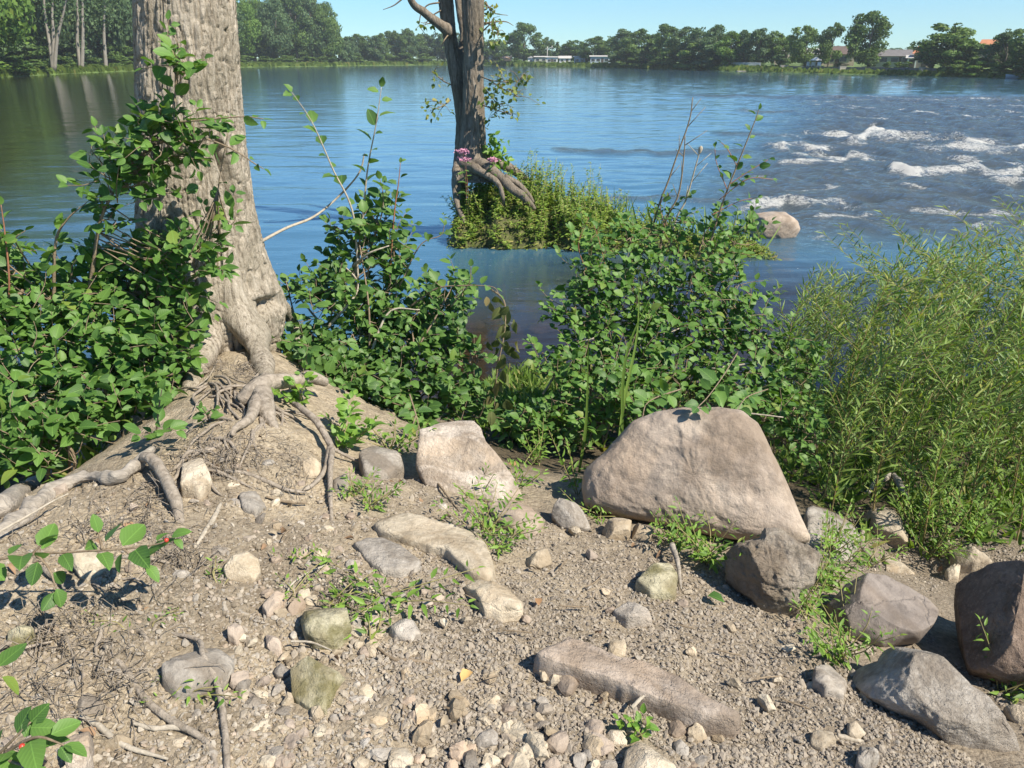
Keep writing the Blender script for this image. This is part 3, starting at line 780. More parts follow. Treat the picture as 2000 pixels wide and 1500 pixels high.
def house(label, u, vb, wpx, f, wall_h, roof_h, wmat, rmat, depth=6, hip=0.0, wins=(), doors=(), cat='house', name='house', over=.35, base=None, turn=0.0, gable_front=False):
    p = shore(u, f); zb = bank_z(f) if base is None else base
    wd = wpx * np.hypot(p[0], p[1]) / F
    o = thing(name, label, cat, (p[0], p[1], zb))
    h = wd / 2
    def put(nm, g, mat, parent=o):
        V, FS = g; q = link(nm, mesh_data(nm, V, FS, mat, False), parent); return q
    put('wall', box(-h, h, 0, depth, -.4, wall_h), wmat)
    if gable_front:
        V, FS = prism(-.2 - 0, depth + .3, -h - over, h + over, wall_h + .003, wall_h + roof_h, hip)
        V = np.stack([V[:, 1], V[:, 0] - .1, V[:, 2]], -1)
        put('roof', (V, [np.asarray(f_)[:, ::-1] for f_ in FS]), rmat)
    else:
        put('roof', prism(-h - over, h + over, -over, depth + over, wall_h + .003, wall_h + roof_h, hip), rmat)
    for (x, z, ww, hh) in wins:
        w = put('window', box(x * wd - ww / 2, x * wd + ww / 2, -.06, .02, z, z + hh), MTIMB)
        put('pane', box(x * wd - ww / 2 + .08, x * wd + ww / 2 - .08, -.075, -.05, z + .08, z + hh - .08), MDK, w)
    for (x, ww, hh) in doors:
        put('door', box(x * wd - ww / 2, x * wd + ww / 2, -.05, .02, 0, hh), MDW)
    o.rotation_euler = (0, 0, math.atan2(-p[0], p[1]) + turn)
    return o
house('small white shed nearest the twin-stemmed tree across the river', 963, 125, 15, 1.03, 2.2, .8, MW, MTIMB, 3, gable_front=True, doors=[(.2, .8, 1.8)], cat='shed', name='shed')
house('low brown cabin between the white shed and the patio umbrella', 984, 125, 26, 1.06, 2.0, .7, MDW, MRG, 4, wins=[(-.2, .8, 1.2, .8)], cat='cabin', name='cabin')
house('white shed with its end turned to the river, under the broad tree', 1037, 125, 11, 1.025, 2.1, .7, MW, MTIMB, 3, gable_front=True, wins=[(.0, .9, .8, .7)], cat='shed', name='shed')
house('long low trailer with white roof edge left of the boxy trailer', 1059, 125, 28, 1.045, 2.2, .35, MGW, MTIMB, 3, wins=[(-.3, .9, 1.3, .8), (.1, .9, 1.3, .8)], doors=[(.35, .8, 1.9)], cat='trailer', name='trailer')
house('boxy white trailer in the middle of the trailer row', 1078, 125, 20, 1.03, 2.3, .3, MW, MTIMB, 3, wins=[(-.25, .9, 1.1, .8), (.25, .9, 1.1, .8)], doors=[(.0, .7, 1.8)], cat='trailer', name='trailer')
house('small white cottage right of the boxy trailer', 1103, 125, 20, 1.035, 1.9, .8, MW, MTIMB, 3, wins=[(-.25, .9, .9, .7)], doors=[(.2, .8, 1.7)], cat='cottage', name='cottage')
house('bluish trailer under the dark tree, left of the two', 1134, 127, 24, 1.035, 2.3, .3, MBL, MTIMB, 3, wins=[(-.3, .9, 1.2, .8), (.1, .9, 1.2, .8)], doors=[(.4, .8, 1.8)], cat='trailer', name='trailer')
house('long bluish trailer under the dark tree, right of the two', 1172, 127, 36, 1.045, 2.3, .35, MBL, MTIMB, 3, wins=[(-.36, .9, 1.2, .8), (-.1, .9, 1.2, .8), (.3, .9, 1.2, .8)], doors=[(.1, .8, 1.8)], cat='trailer', name='trailer')
house('small reddish hut in the shade of the wood', 1261, 128, 16, 1.03, 1.7, .6, plain_mat('reddish_board', (.30, .20, .16), .8, .1), MRG, 3, wins=[(.1, .7, .8, .7)], doors=[(-.25, .7, 1.5)], cat='hut', name='hut')
house('pale house half hidden behind the olive bush', 1524, 130, 24, 1.25, 3.0, 2.0, MBE, MTIMB, 6, wins=[(-.2, 1.0, 1.2, 1.2), (.2, 1.0, 1.2, 1.2)])
house('white-eaved house between the two spreading lawn trees', 1590, 130, 34, 1.2, 2.4, 1.2, MBE, MTIMB, 6, wins=[(-.2, .9, 1.6, 1.1)])
house('brown-roofed house with beige walls behind the clipped bush', 1636, 134, 46, 1.12, 2.3, 1.6, MBE, MRB, 7, 1.6, wins=[(-.3, .8, 1.2, 1.1), (.12, .8, 1.4, 1.1)], doors=[(-.08, .9, 1.9)])
house('long grey-roofed bungalow behind the three clipped bushes', 1742, 135, 56, 1.12, 1.9, 1.2, MGW, MRG, 7, .6, wins=[(-.3, .8, 1.4, .9), (0, .8, 1.4, .9), (.3, .8, 1.4, .9)], doors=[(.15, .9, 1.8)])
house('orange-roofed house with pinkish walls beside the grey bungalow', 1796, 134, 28, 1.10, 2.4, 1.6, MPK, MRO, 6, 1.0, wins=[(-.1, .8, .9, 1.1), (.3, .8, .9, 1.1)], doors=[(.1, .8, 1.9)])
house('white canopy porch at the left end of the orange-roofed house', 1776, 134, 14, 1.085, 1.7, .5, MW, MTIMB, 2, doors=[(0, 1.0, 1.5)], cat='porch', name='porch')
house('orange roof showing behind the wind-blown tree', 1920, 130, 34, 1.16, 2.6, 2.0, MPK, MRO, 6, .8, wins=[(.2, .8, 1.0, 1.1)])

def on_bank(u, f, dz=0.0):
    p = shore(u, f); p[2] = bank_z(f) + dz; return p

def picket_fence():
    p0, p1 = on_bank(1410, 1.035), on_bank(1484, 1.035)
    p0[2] = p1[2] = 1.0
    o = thing('fence', 'long white picket fence on a stone base across the river', 'fence', (p0 + p1) / 2)
    d = unit(p1 - p0); Ln = np.linalg.norm(p1 - p0); nrm = np.array([-d[1], d[0], 0])
    def bx(s0, s1, t0, t1, z0, z1):
        V, FS = box(s0, s1, t0, t1, z0, z1)
        return p0 + d * V[:, :1] + nrm * V[:, 1:2] + np.array([0, 0, 1.0]) * V[:, 2:], FS
    for z in (.25, .62):
        V, FS = bx(0, Ln, .03, .07, z, z + .09); mobj('rail', V, FS, MW, o, False)
    n = 42
    for i in range(n):
        s = (i + .5) / n * Ln
        V, FS = bx(s - .105, s + .105, -.01, .027, .06, .86 + .05 * (i % 6 == 0)); mobj('picket', V, FS, MW, o, False)
    V, FS = bx(-.2, Ln + .2, -.15, .3, -1.0, .05); mobj('base', V, FS, MSTONE, o, False)
picket_fence()

def retaining_wall():
    us = np.linspace(1530, 1850, 33)
    o = thing('retaining_wall', 'low grey stone retaining wall below the riverside lawns', 'wall', on_bank(1690, 1.022))
    g = [[], []]
    for i, (a, b) in enumerate(zip(us[:-1], us[1:])):
        for k, (z0, z1) in enumerate(((-.1, .42), (.43, .95))):
            sh = (k * .5) * (us[1] - us[0])
            A, B = shore(a + sh, 1.022), shore(b + sh, 1.022)
            A2, B2 = A * (1.004 + .001 * random.random()), B * 1.004
            j = random.uniform(.9993, 1.0006)
            V = []
            for z in (z0, z1 - random.uniform(0, .06)):
                for q in (A * j + (B - A) * .02, B * j - (B - A) * .02, B2, A2): V.append((q[0], q[1], z + .3))
            mobj('stone', np.array(V), [np.array([(0, 3, 2, 1), (4, 5, 6, 7), (0, 1, 5, 4), (1, 2, 6, 5), (2, 3, 7, 6), (3, 0, 4, 7)])], MSTONE, o, False)
    return o
retaining_wall()
for u, w, lab in [(1530, 1.6, 'pale stone block pillar at the left end of the retaining wall'), (1644, 1.2, 'pale stone pillar in the retaining wall below the tallest tree'), (1798, .7, 'small pale post on the retaining wall below the orange-roofed house')]:
    p = on_bank(u, 1.019); g = Geo(); g.add(*box(-w / 2, w / 2, -.3, .3, -.6, .75)); g.add(*box(-w / 2 - .06, w / 2 + .06, -.36, .36, .753, .86))
    V, FS, A = g.out(); tag(mobj('stone_pillar', V + p, FS, MSTP, None, False, None, p), lab, 'pillar')
def steps():
    p = on_bank(1516, 1.018)
    o = thing('stone_steps', 'slanting pale stone steps down to the water by the pillar', 'steps', p)
    for i in range(6):
        V, FS = box(-.9 + i * .55, -.25 + i * .55, -.4, .4, -.7, -.45 + i * .17); mobj('step', V + p, FS, MSTP, o, False)
steps()
p = on_bank(1458, 1.006, -.3)
g = Geo(); g.add(*box(-2.2, 2.2, -.7, .7, 0, .12)); 
for x in (-2, 0, 2): g.add(*box(x - .08, x + .08, -.6, .6, -.6, -.003))
V, FS, A = g.out(); tag(mobj('dock', V + p, FS, MSTP, None, False, None, p), 'low pale wooden dock at the water below the white fence', 'dock')

def garden_chair(u, f, lab, rz):
    p = on_bank(u, f); o = thing('garden_chair', lab, 'chair', p, 'white garden chairs on the riverside lawn')
    for nm, b in [('seat', (-.35, .35, -.35, .35, .4, .48)), ('backrest', (-.35, .35, .28, .36, .483, 1.1))]:
        link(nm, mesh_data(nm, *box(*b), MW, False), o)
    for x in (-.3, .3):
        for y in (-.3, .3): link('leg', mesh_data('leg', *box(x - .04, x + .04, y - .04, y + .04, -.1, .397), MW, False), o)
        link('armrest', mesh_data('armrest', *box(x - .05, x + .05, -.35, .27, .62, .68), MW, False), o)
    o.rotation_euler = (0, 0, rz)
garden_chair(1578, 1.05, 'white garden chair left of the parasol on the lawn', .4)
garden_chair(1586, 1.052, 'white garden chair under the parasol on the lawn', -.3)
garden_chair(1597, 1.05, 'white garden chair right of the parasol on the lawn', -.5)
def parasol(u, f, lab, mat, h, rad):
    p = on_bank(u, f); o = thing('parasol', lab, 'parasol', p)
    V, FS = tube([p + [0, 0, -.1], p + [0, 0, h]], .04, 6); mobj('pole', V, FS, MW, o)
    k = np.arange(10); a = k / 10 * 2 * np.pi
    V = np.concatenate([[p + [0, 0, h + .05]], p + np.stack([np.cos(a) * rad, np.sin(a) * rad, 0 * a + h - .5], -1), p + np.stack([np.cos(a) * rad, np.sin(a) * rad, 0 * a + h - .65], -1)])
    mobj('canopy', V, [np.stack([0 * k, 1 + k, 1 + (k + 1) % 10], 1), np.stack([1 + k, 11 + k, 11 + (k + 1) % 10, 1 + (k + 1) % 10], 1)], mat, o, False)
parasol(1590, 1.054, 'white parasol over the garden chairs on the lawn', MW, 2.0, 1.1)
parasol(988, 1.04, 'faded orange patio umbrella beside the brown cabin', MUMB, 2.3, 1.6)
for u, h, lab in [(1068.5, 5.6, 'thin utility pole above the long low trailer'), (1077.5, 5.8, 'thin utility pole above the boxy white trailer')]:
    p = on_bank(u, 1.07); o = thing('utility_pole', lab, 'pole', p)
    V, FS = tube([p + [0, 0, -.2], p + [0, 0, h]], .14, 6); mobj('pole', V, FS, MTIMB, o)
    V, FS = box(-.7, .7, -.06, .06, h - .7, h - .55); mobj('crossarm', V + p + [0, -.15, 0], FS, MTIMB, o, False)
# small boat at the right edge
p = on_bank(1988, 1.004, -.25); o = thing('rowing_boat', 'small bluish boat drawn up on the opposite bank at the far right', 'boat', p)
t = np.linspace(-1, 1, 13); w = .55 * (1 - np.abs(t) ** 2.6) + .03
V = np.concatenate([np.stack([t * 1.9, -w, .5 + .12 * t ** 2], -1), np.stack([t * 1.8, -w * .5, 0 * t], -1), np.stack([t * 1.8, w * .5, 0 * t], -1), np.stack([t * 1.9, w, .5 + .12 * t ** 2], -1)]) + p
mobj('hull', V, [grid_faces(4, 13)], MBL, o); 
for x in (-.8, .6):
    V, FS = box(x - .12, x + .12, -.45, .45, .33, .37); mobj('thwart', V + p, FS, MTIMB, o, False)
# ------------------------------------------------------------------ big trunk in front
def bark_mat(name, c1, c2, c3, s=1.0):
    m, nt, n, l, b = newmat(name)
    pos = worldpos(nt)
    mp = nt.nodes.new('ShaderNodeMapping'); mp.inputs['Scale'].default_value = (1, 1, .16); l.new(pos, mp.inputs[0])
    a = noise_tex(nt, 46 * s, 7, .68, mp.outputs[0], .8); g = noise_tex(nt, 5 * s, 4, .6, pos); fl = noise_tex(nt, 150 * s, 3, .6, pos)
    c = ramp(nt, a.outputs[0], [(.36, c1), (.47, c2), (.64, c3)]).outputs[0]
    c = mixc(nt, math_n(nt, 'MULTIPLY', ramp(nt, g.outputs[0], [(.45, (0, 0, 0)), (.62, (1, 1, 1))]).outputs[0], .5), c, (c2[0] * .58, c2[1] * .60, c2[2] * .56))
    c = mixc(nt, .25, c, ramp(nt, fl.outputs[0], [(.35, c1), (.65, c3)]).outputs[0])
    l.new(c, b.inputs['Base Color']); b.inputs['Roughness'].default_value = .95; b.inputs['Specular IOR Level'].default_value = .12
    nb = bump(nt, a.outputs[0], .9, .02 / s)
    l.new(bump(nt, fl.outputs[0], .6, .006, nb), b.inputs['Normal'])
    return m
M_BARK = bark_mat('bark', (.11, .09, .065), (.36, .31, .24), (.55, .485, .395))
M_BARK2 = bark_mat('bark_island', (.085, .068, .05), (.20, .165, .125), (.34, .29, .235), .5)
M_ROOT = wood_mat('root_wood', (.20, .165, .125), (.43, .37, .30), 38, (1, 1, 1), .9)
M_GREYWOOD = wood_mat('weathered_wood', (.24, .21, .175), (.46, .41, .34), 30, (.4, 1.6, 1.6), 1.0)
M_TWIG = wood_mat('twig_bark', (.15, .11, .07), (.33, .26, .18), 60, (1, 1, 1), .4)
M_DEADTWIG = wood_mat('dead_twig', (.30, .26, .20), (.52, .46, .37), 60, (1, 1, 1), .4)
M_SHOOT = plain_mat('green_shoot', (.26, .23, .09), .6, .2, 20)
M_REDTWIG = plain_mat('reddish_twig', (.30, .13, .07), .6, .2, 20)

def bark_disp(th, z, R, k=1.0, seed=0):
    """furrowed plates: relief in units of one plate depth"""
    c = th * R
    wx = .012 * fbm(np.stack([c * 9 * k, z * 4 * k, 0 * z], -1), 3, seed + 61)
    q = np.stack([(c + wx) * 40 * k, z * 7.0 * k, 0 * z + np.cos(th)], -1)
    n1 = np.abs(vnoise(q, seed + 62)); n2 = np.abs(vnoise(q * [1.9, 2.6, 1] + 9, seed + 63))
    f = np.clip(n1 * 4.2, 0, 1) * .72 + np.clip(n2 * 3.6, 0, 1) * .28
    n3 = np.abs(vnoise(np.stack([c * 26 * k, z * 17 * k + 40, 0 * z], -1), seed + 65)); f = f * (.62 + .38 * np.clip(n3 * 7, 0, 1))
    return f - .7 + .22 * fbm(np.stack([c * 70 * k, z * 34 * k, 0 * z], -1), 3, seed + 64)

TRUNK_Y = 4.15
def big_trunk():
    prof = [(-900, 262, 424), (-400, 266, 436), (-60, 270, 450), (0, 272, 455), (100, 274, 462), (200, 276, 468), (300, 276, 476), (400, 275, 489), (450, 274, 500), (500, 272, 512), (540, 272, 526), (575, 278, 541), (610, 290, 548), (660, 305, 540), (730, 320, 525), (830, 330, 520)]
    z, cx, rr = [], [], []
    for v, a, b in prof:
        pa, pb = P(a, v, TRUNK_Y), P(b, v, TRUNK_Y)
        z.append(pa[2]); cx.append((pa[0] + pb[0]) / 2); rr.append((pb[0] - pa[0]) / 2 * .965)
    z, cx, rr = np.array(z)[::-1], np.array(cx)[::-1], np.array(rr)[::-1]
    zz = np.concatenate([np.linspace(z[0], 3.25, 400), np.linspace(3.27, z[-1], 60)[1:]]); nc = 330
    th = np.linspace(0, 2 * np.pi, nc, endpoint=False)
    T, Zg = np.meshgrid(th, zz)
    C = np.interp(Zg, z, cx); R = np.interp(Zg, z, rr)
    lobes = np.clip((1.85 - Zg) / .6, 0, 1.2)
    R = R * (1 + .03 * np.sin(2 * T + .6) + .02 * np.sin(3 * T + Zg) + lobes * (.07 * np.sin(5 * T + 1.0) + .05 * np.sin(3 * T + 2.2)) + .02 * fbm(np.stack([np.cos(T) * 2, np.sin(T) * 2, Zg * 1.5], -1), 3, 71))
    d = bark_disp(T, Zg, .27) * .022
    # long dark crack in the bark
    zc = [P(425, v, TRUNK_Y - .26)[2] for v in (270, 300, 345, 405, 425)]; uc = [418, 421, 428, 432, 436]
    tx = np.interp(Zg, zc[::-1], [P(u, 345, TRUNK_Y - .26)[0] for u in uc][::-1]) + .004 * vnoise(np.stack([Zg * 25, 0 * Zg, 0 * Zg], -1), 8)
    Xs = C + R * np.cos(T)
    wdt = .017 * np.clip(np.minimum((zc[0] - Zg) / .06, (Zg - zc[-1]) / .06), 0, 1)
    crack = np.exp(-((Xs - tx) / (wdt + 1e-6)) ** 2) * (np.sin(T) < 0) * (wdt > 0)
    # hollows between the root buttresses
    for hu, hv, hr in ((498, 618, .06), (452, 596, .03)):
        h = P(hu, hv, TRUNK_Y - .3)
        crack = np.maximum(crack, 1.0 * np.exp(-(((Xs - h[0]) / hr) ** 2 + ((Zg - h[2]) / (hr * .55)) ** 2)) * (np.sin(T) < 0) * 1.3)
    rough = 1 + lobes * .35
    R = R + d * rough - crack * .085 + lobes * .012 * fbm(np.stack([np.cos(T) * 5, np.sin(T) * 5, Zg * 9], -1), 4, 77)
    V = np.stack([C + R * np.cos(T), TRUNK_Y + R * np.sin(T), Zg], -1).reshape(-1, 3)
    o = thing('tree', 'thick grey tree trunk with furrowed bark standing on the root-laced mound', 'tree', (-1.6, TRUNK_Y, 1.25))
    mobj('trunk', V, [grid_faces(len(zz), nc, True)], M_BARK, o)
    def broot(pts, rad, wob=.25, n=40, mat=M_BARK, name='root'):
        V, FS = tube(pts, rad, 26, n, wob, len(pts)); mobj(name, V, FS, mat, o)
    broot([P(440, 560, 4.02), P(488, 645, 3.9), P(512, 700, 3.72), GR(522, 745) - [0, 0, .01], GR(530, 775) - [0, 0, .05]], [.13, .09, .055, .04, .02], .5)
    broot([P(490, 520, 4.12), P(535, 580, 4.2), P(575, 640, 4.32), GR(610, 760) - [0, 0, .1]], [.07, .05, .03, .02], .45)
    broot([P(370, 560, 4.0), P(400, 660, 3.82), P(385, 720, 3.6), GR(360, 770) - [0, 0, .06]], [.15, .10, .06, .03], .4)
    broot([P(320, 560, 4.1), P(285, 640, 4.0), (-2.2, 3.9, .95), (-2.4, 3.75, .6)], [.14, .13, .10, .05], .35)
big_trunk()

# ------------------------------------------------------------------ islet with the twin-stemmed tree
def islet_z(x, y):
    cr = np.interp(x, [-1.3, -1.12, -.92, -.5, .2, .8, 1.5, 2.5, 3.8, 4.6, 5.0], [-.5, -.3, .35, .68, .66, .48, .30, .16, .03, -.2, -.4])
    yc = np.interp(x, [-1, 1, 2.5, 5], [13.5, 13.4, 12.7, 12.2]); w = np.interp(x, [-1, 1, 3, 5], [1.25, 1.2, .9, .6])
    t = np.minimum(np.abs((y - yc) / w + .22 * vnoise(xy3(x * 1.7, 0 * y + 3), 83) + .1 * vnoise(xy3(x * 5, y * 2), 84)), 1.5)
    cr = np.where(x > -.9, np.maximum(cr, .02 - 3 * np.clip(x - 3.7, 0, 1)), cr)
    return cr * np.where(cr > 0, 1 - t ** 2.4, 1) - .35 * np.clip(t, 0, 1.6) ** 6

def islet():
    X, Y = np.meshgrid(np.linspace(-1.6, 5.2, 170), np.linspace(11.4, 15.4, 90))
    Z = islet_z(X, Y) + .06 * fbm(xy3(X, Y) * 2.2, 4, 81)
    m, nt, n, l, b = newmat('islet_soil')
    a = noise_tex(nt, 9, 6, .65, worldpos(nt))
    l.new(ramp(nt, a.outputs[0], [(.35, (.05, .045, .02)), (.55, (.09, .10, .03)), (.7, (.15, .14, .06))]).outputs[0], b.inputs['Base Color'])
    b.inputs['Roughness'].default_value = .95
    l.new(bump(nt, a.outputs[0], .8, .04), b.inputs['Normal'])
    mobj('islet', np.stack([X, Y, Z], -1).reshape(-1, 3), [grid_faces(90, 170)], m)['kind'] = 'structure'
islet()

def stem_by_px(rows, Y, nc=72, k=.55, amp=.02, seed=0, close=True):
    """rows of (v, u_left, u_right), top to bottom"""
    z, cx, rr = [], [], []
    for v, a, b in rows:
        pa, pb = P(a, v, Y), P(b, v, Y)
        z.append(pa[2]); cx.append((pa[0] + pb[0]) / 2); rr.append((pb[0] - pa[0]) / 2)
    z, cx, rr = np.array(z)[::-1], np.array(cx)[::-1], np.array(rr)[::-1]
    zz = np.linspace(z[0], z[-1], 220)
    T, Zg = np.meshgrid(np.linspace(0, 2 * np.pi, nc, endpoint=False), zz)
    C = np.interp(Zg, z, cx); R = np.interp(Zg, z, rr)
    R = R * (1 + .05 * np.sin(2 * T + Zg * 1.3 + seed) + .05 * fbm(np.stack([np.cos(T) * 1.5, np.sin(T) * 1.5, Zg * 1.2 + seed], -1), 3, seed)) + bark_disp(T, Zg, .3, k, seed) * amp
    return np.stack([C + R * np.cos(T), Y + R * np.sin(T), Zg], -1).reshape(-1, 3), [grid_faces(220, nc, True)]

def rnd_leaves(r, pts, n, spread, L, g=None):
    """small leaves scattered about points; returns verts, faces, tint"""
    pts = np.asarray(pts); k = r.integers(0, len(pts), n)
    pos = pts[k] + r.normal(size=(n, 3)) * spread
    return leaf_batch(pos, unit(r.normal(size=(n, 3)) + [0, 0, -.3]), unit(r.normal(size=(n, 3)) * .6 + [.3, -.3, .8]), L * r.uniform(.6, 1.2, n), r)

# leaf templates: x across, y along (0..1), z out of the blade
def leaf_tpl(wid, fold, curl, twist=0.0, ts=(.14, .38, .66, .88), ws=(.62, 1.0, .82, .42)):
    V, UV = [(0, 0, 0)], [(0, 0)]
    for t, w in zip(ts, ws):
        for sx in (-1, 0, 1):
            x = sx * w * wid
            V.append((x, t, fold * abs(sx) * w * wid - curl * t * t + twist * x * t)); UV.append((sx * .5 * w, t))
    V.append((0, 1, -curl)); UV.append((0, 1))
    n = len(V) - 1; Q, T = [], []
    for i in range(len(ts) - 1):
        a = 1 + 3 * i
        Q += [(a, a + 1, a + 4, a + 3), (a + 1, a + 2, a + 5, a + 4)]
    T += [(0, 2, 1), (0, 3, 2), (n - 3, n - 2, n), (n - 2, n - 1, n)]
    return np.array(V, float), np.array(Q), np.array(T), np.array(UV)
TPL_BROAD = [leaf_tpl(.34, .35, .12), leaf_tpl(.36, .5, .28, .3), leaf_tpl(.31, .2, .42, -.3), leaf_tpl(.37, .15, .05, .25), leaf_tpl(.33, .6, .2, -.2)]
TPL_TOOTH = [leaf_tpl(.36, .3, .15, .2, (.12, .3, .5, .7, .86), (.55, .92, 1.02, .78, .5)), leaf_tpl(.38, .45, .3, -.3, (.12, .3, .5, .7, .86), (.5, 1.02, .9, .85, .36)), leaf_tpl(.34, .2, .35, .3, (.12, .3, .5, .7, .86), (.6, .85, 1.05, .7, .5))]
TPL_NARROW = [leaf_tpl(.070, .4, .15, .3, (.25, .6), (1, .8)), leaf_tpl(.055, .3, .35, -.4, (.25, .6), (1, .8)), leaf_tpl(.066, .5, .05, .2, (.25, .6), (1, .8))]
TPL_LANCE = [leaf_tpl(.15, .4, .25, .2, (.25, .6), (1, .8)), leaf_tpl(.17, .3, .45, -.3, (.25, .6), (1, .8)), leaf_tpl(.14, .5, .1, .2, (.25, .6), (1, .8))]

def frames(d, nr):
    y = unit(d); x = unit(np.cross(y, nr)); z = np.cross(x, y)
    return x, y, z

def leaf_batch(pos, d, nr, size, r, tpl=None):
    tpl = tpl or TPL_BROAD
    x, y, z = frames(d, nr); g = Geo(); uvs = []
    k = r.integers(0, len(tpl), len(pos)); tint = r.uniform(0, 1, len(pos))
    for j, (TV, TQ, TT, TU) in enumerate(tpl):
        s = k == j; m = int(s.sum())
        if not m: continue
        V = pos[s][:, None] + size[s][:, None, None] * (TV[None, :, :1] * x[s][:, None] + TV[None, :, 1:2] * y[s][:, None] + TV[None, :, 2:] * z[s][:, None])
        off = (np.arange(m) * len(TV))[:, None, None]
        g.add(V.reshape(-1, 3), [(TQ[None] + off).reshape(-1, 4), (TT[None] + off).reshape(-1, 3)], np.repeat(tint[s], len(TV)))
        uvs.append(np.tile(TU, (m, 1)))
    V, FS, A = g.out()
    return V, FS, A, np.concatenate(uvs)

def leaf_stuff(name, pos, d, nr, size, r, mat, parent=None, tpl=None, loc=None):
    V, FS, A, UV = leaf_batch(np.asarray(pos), np.asarray(d), np.asarray(nr), np.asarray(size), r, tpl)
    o = mobj(name, V, FS, mat, parent, True, {'tint': A}, loc, uv=UV)
    o['kind'] = 'stuff'
    return o

M_ISLEAF = leaf_mat('island_tree_leaf', (.08, .13, .025), (.20, .24, .06), .35, .5, (.34, .30, .10), .25, .25, False)
M_LEAF_A = leaf_mat('buckthorn_leaf', (.055, .125, .030), (.120, .230, .048), .30, .5, (.19, .26, .05), .05)
M_LEAF_B = leaf_mat('poplar_leaf', (.048, .112, .028), (.115, .215, .048), .28, .5, (.16, .24, .05), .05)
M_LEAF_C = leaf_mat('toothed_leaf', (.050, .122, .028), (.125, .235, .048), .28, .5, (.18, .24, .05), .06)
M_WILT = leaf_mat('wilted_leaf', (.06, .085, .03), (.14, .16, .06), .25, .7, (.22, .17, .08), .3, .15)
M_LIME = leaf_mat('fresh_leaf', (.10, .21, .03), (.18, .31, .05), .32, .45, (.28, .36, .06), .1)
M_WILLOW = leaf_mat('willow_leaf', (.085, .165, .032), (.230, .320, .080), .32, .45, (.30, .31, .07), .14, .3, False)
M_WEED = leaf_mat('weed_leaf', (.080, .16, .025), (.20, .33, .055), .3, .5, (.24, .28, .06), .1, .3, False)
M_GRASS = leaf_mat('grass_blade', (.07, .13, .02), (.17, .26, .05), .3, .55, (.30, .27, .10), .14, .25, False)

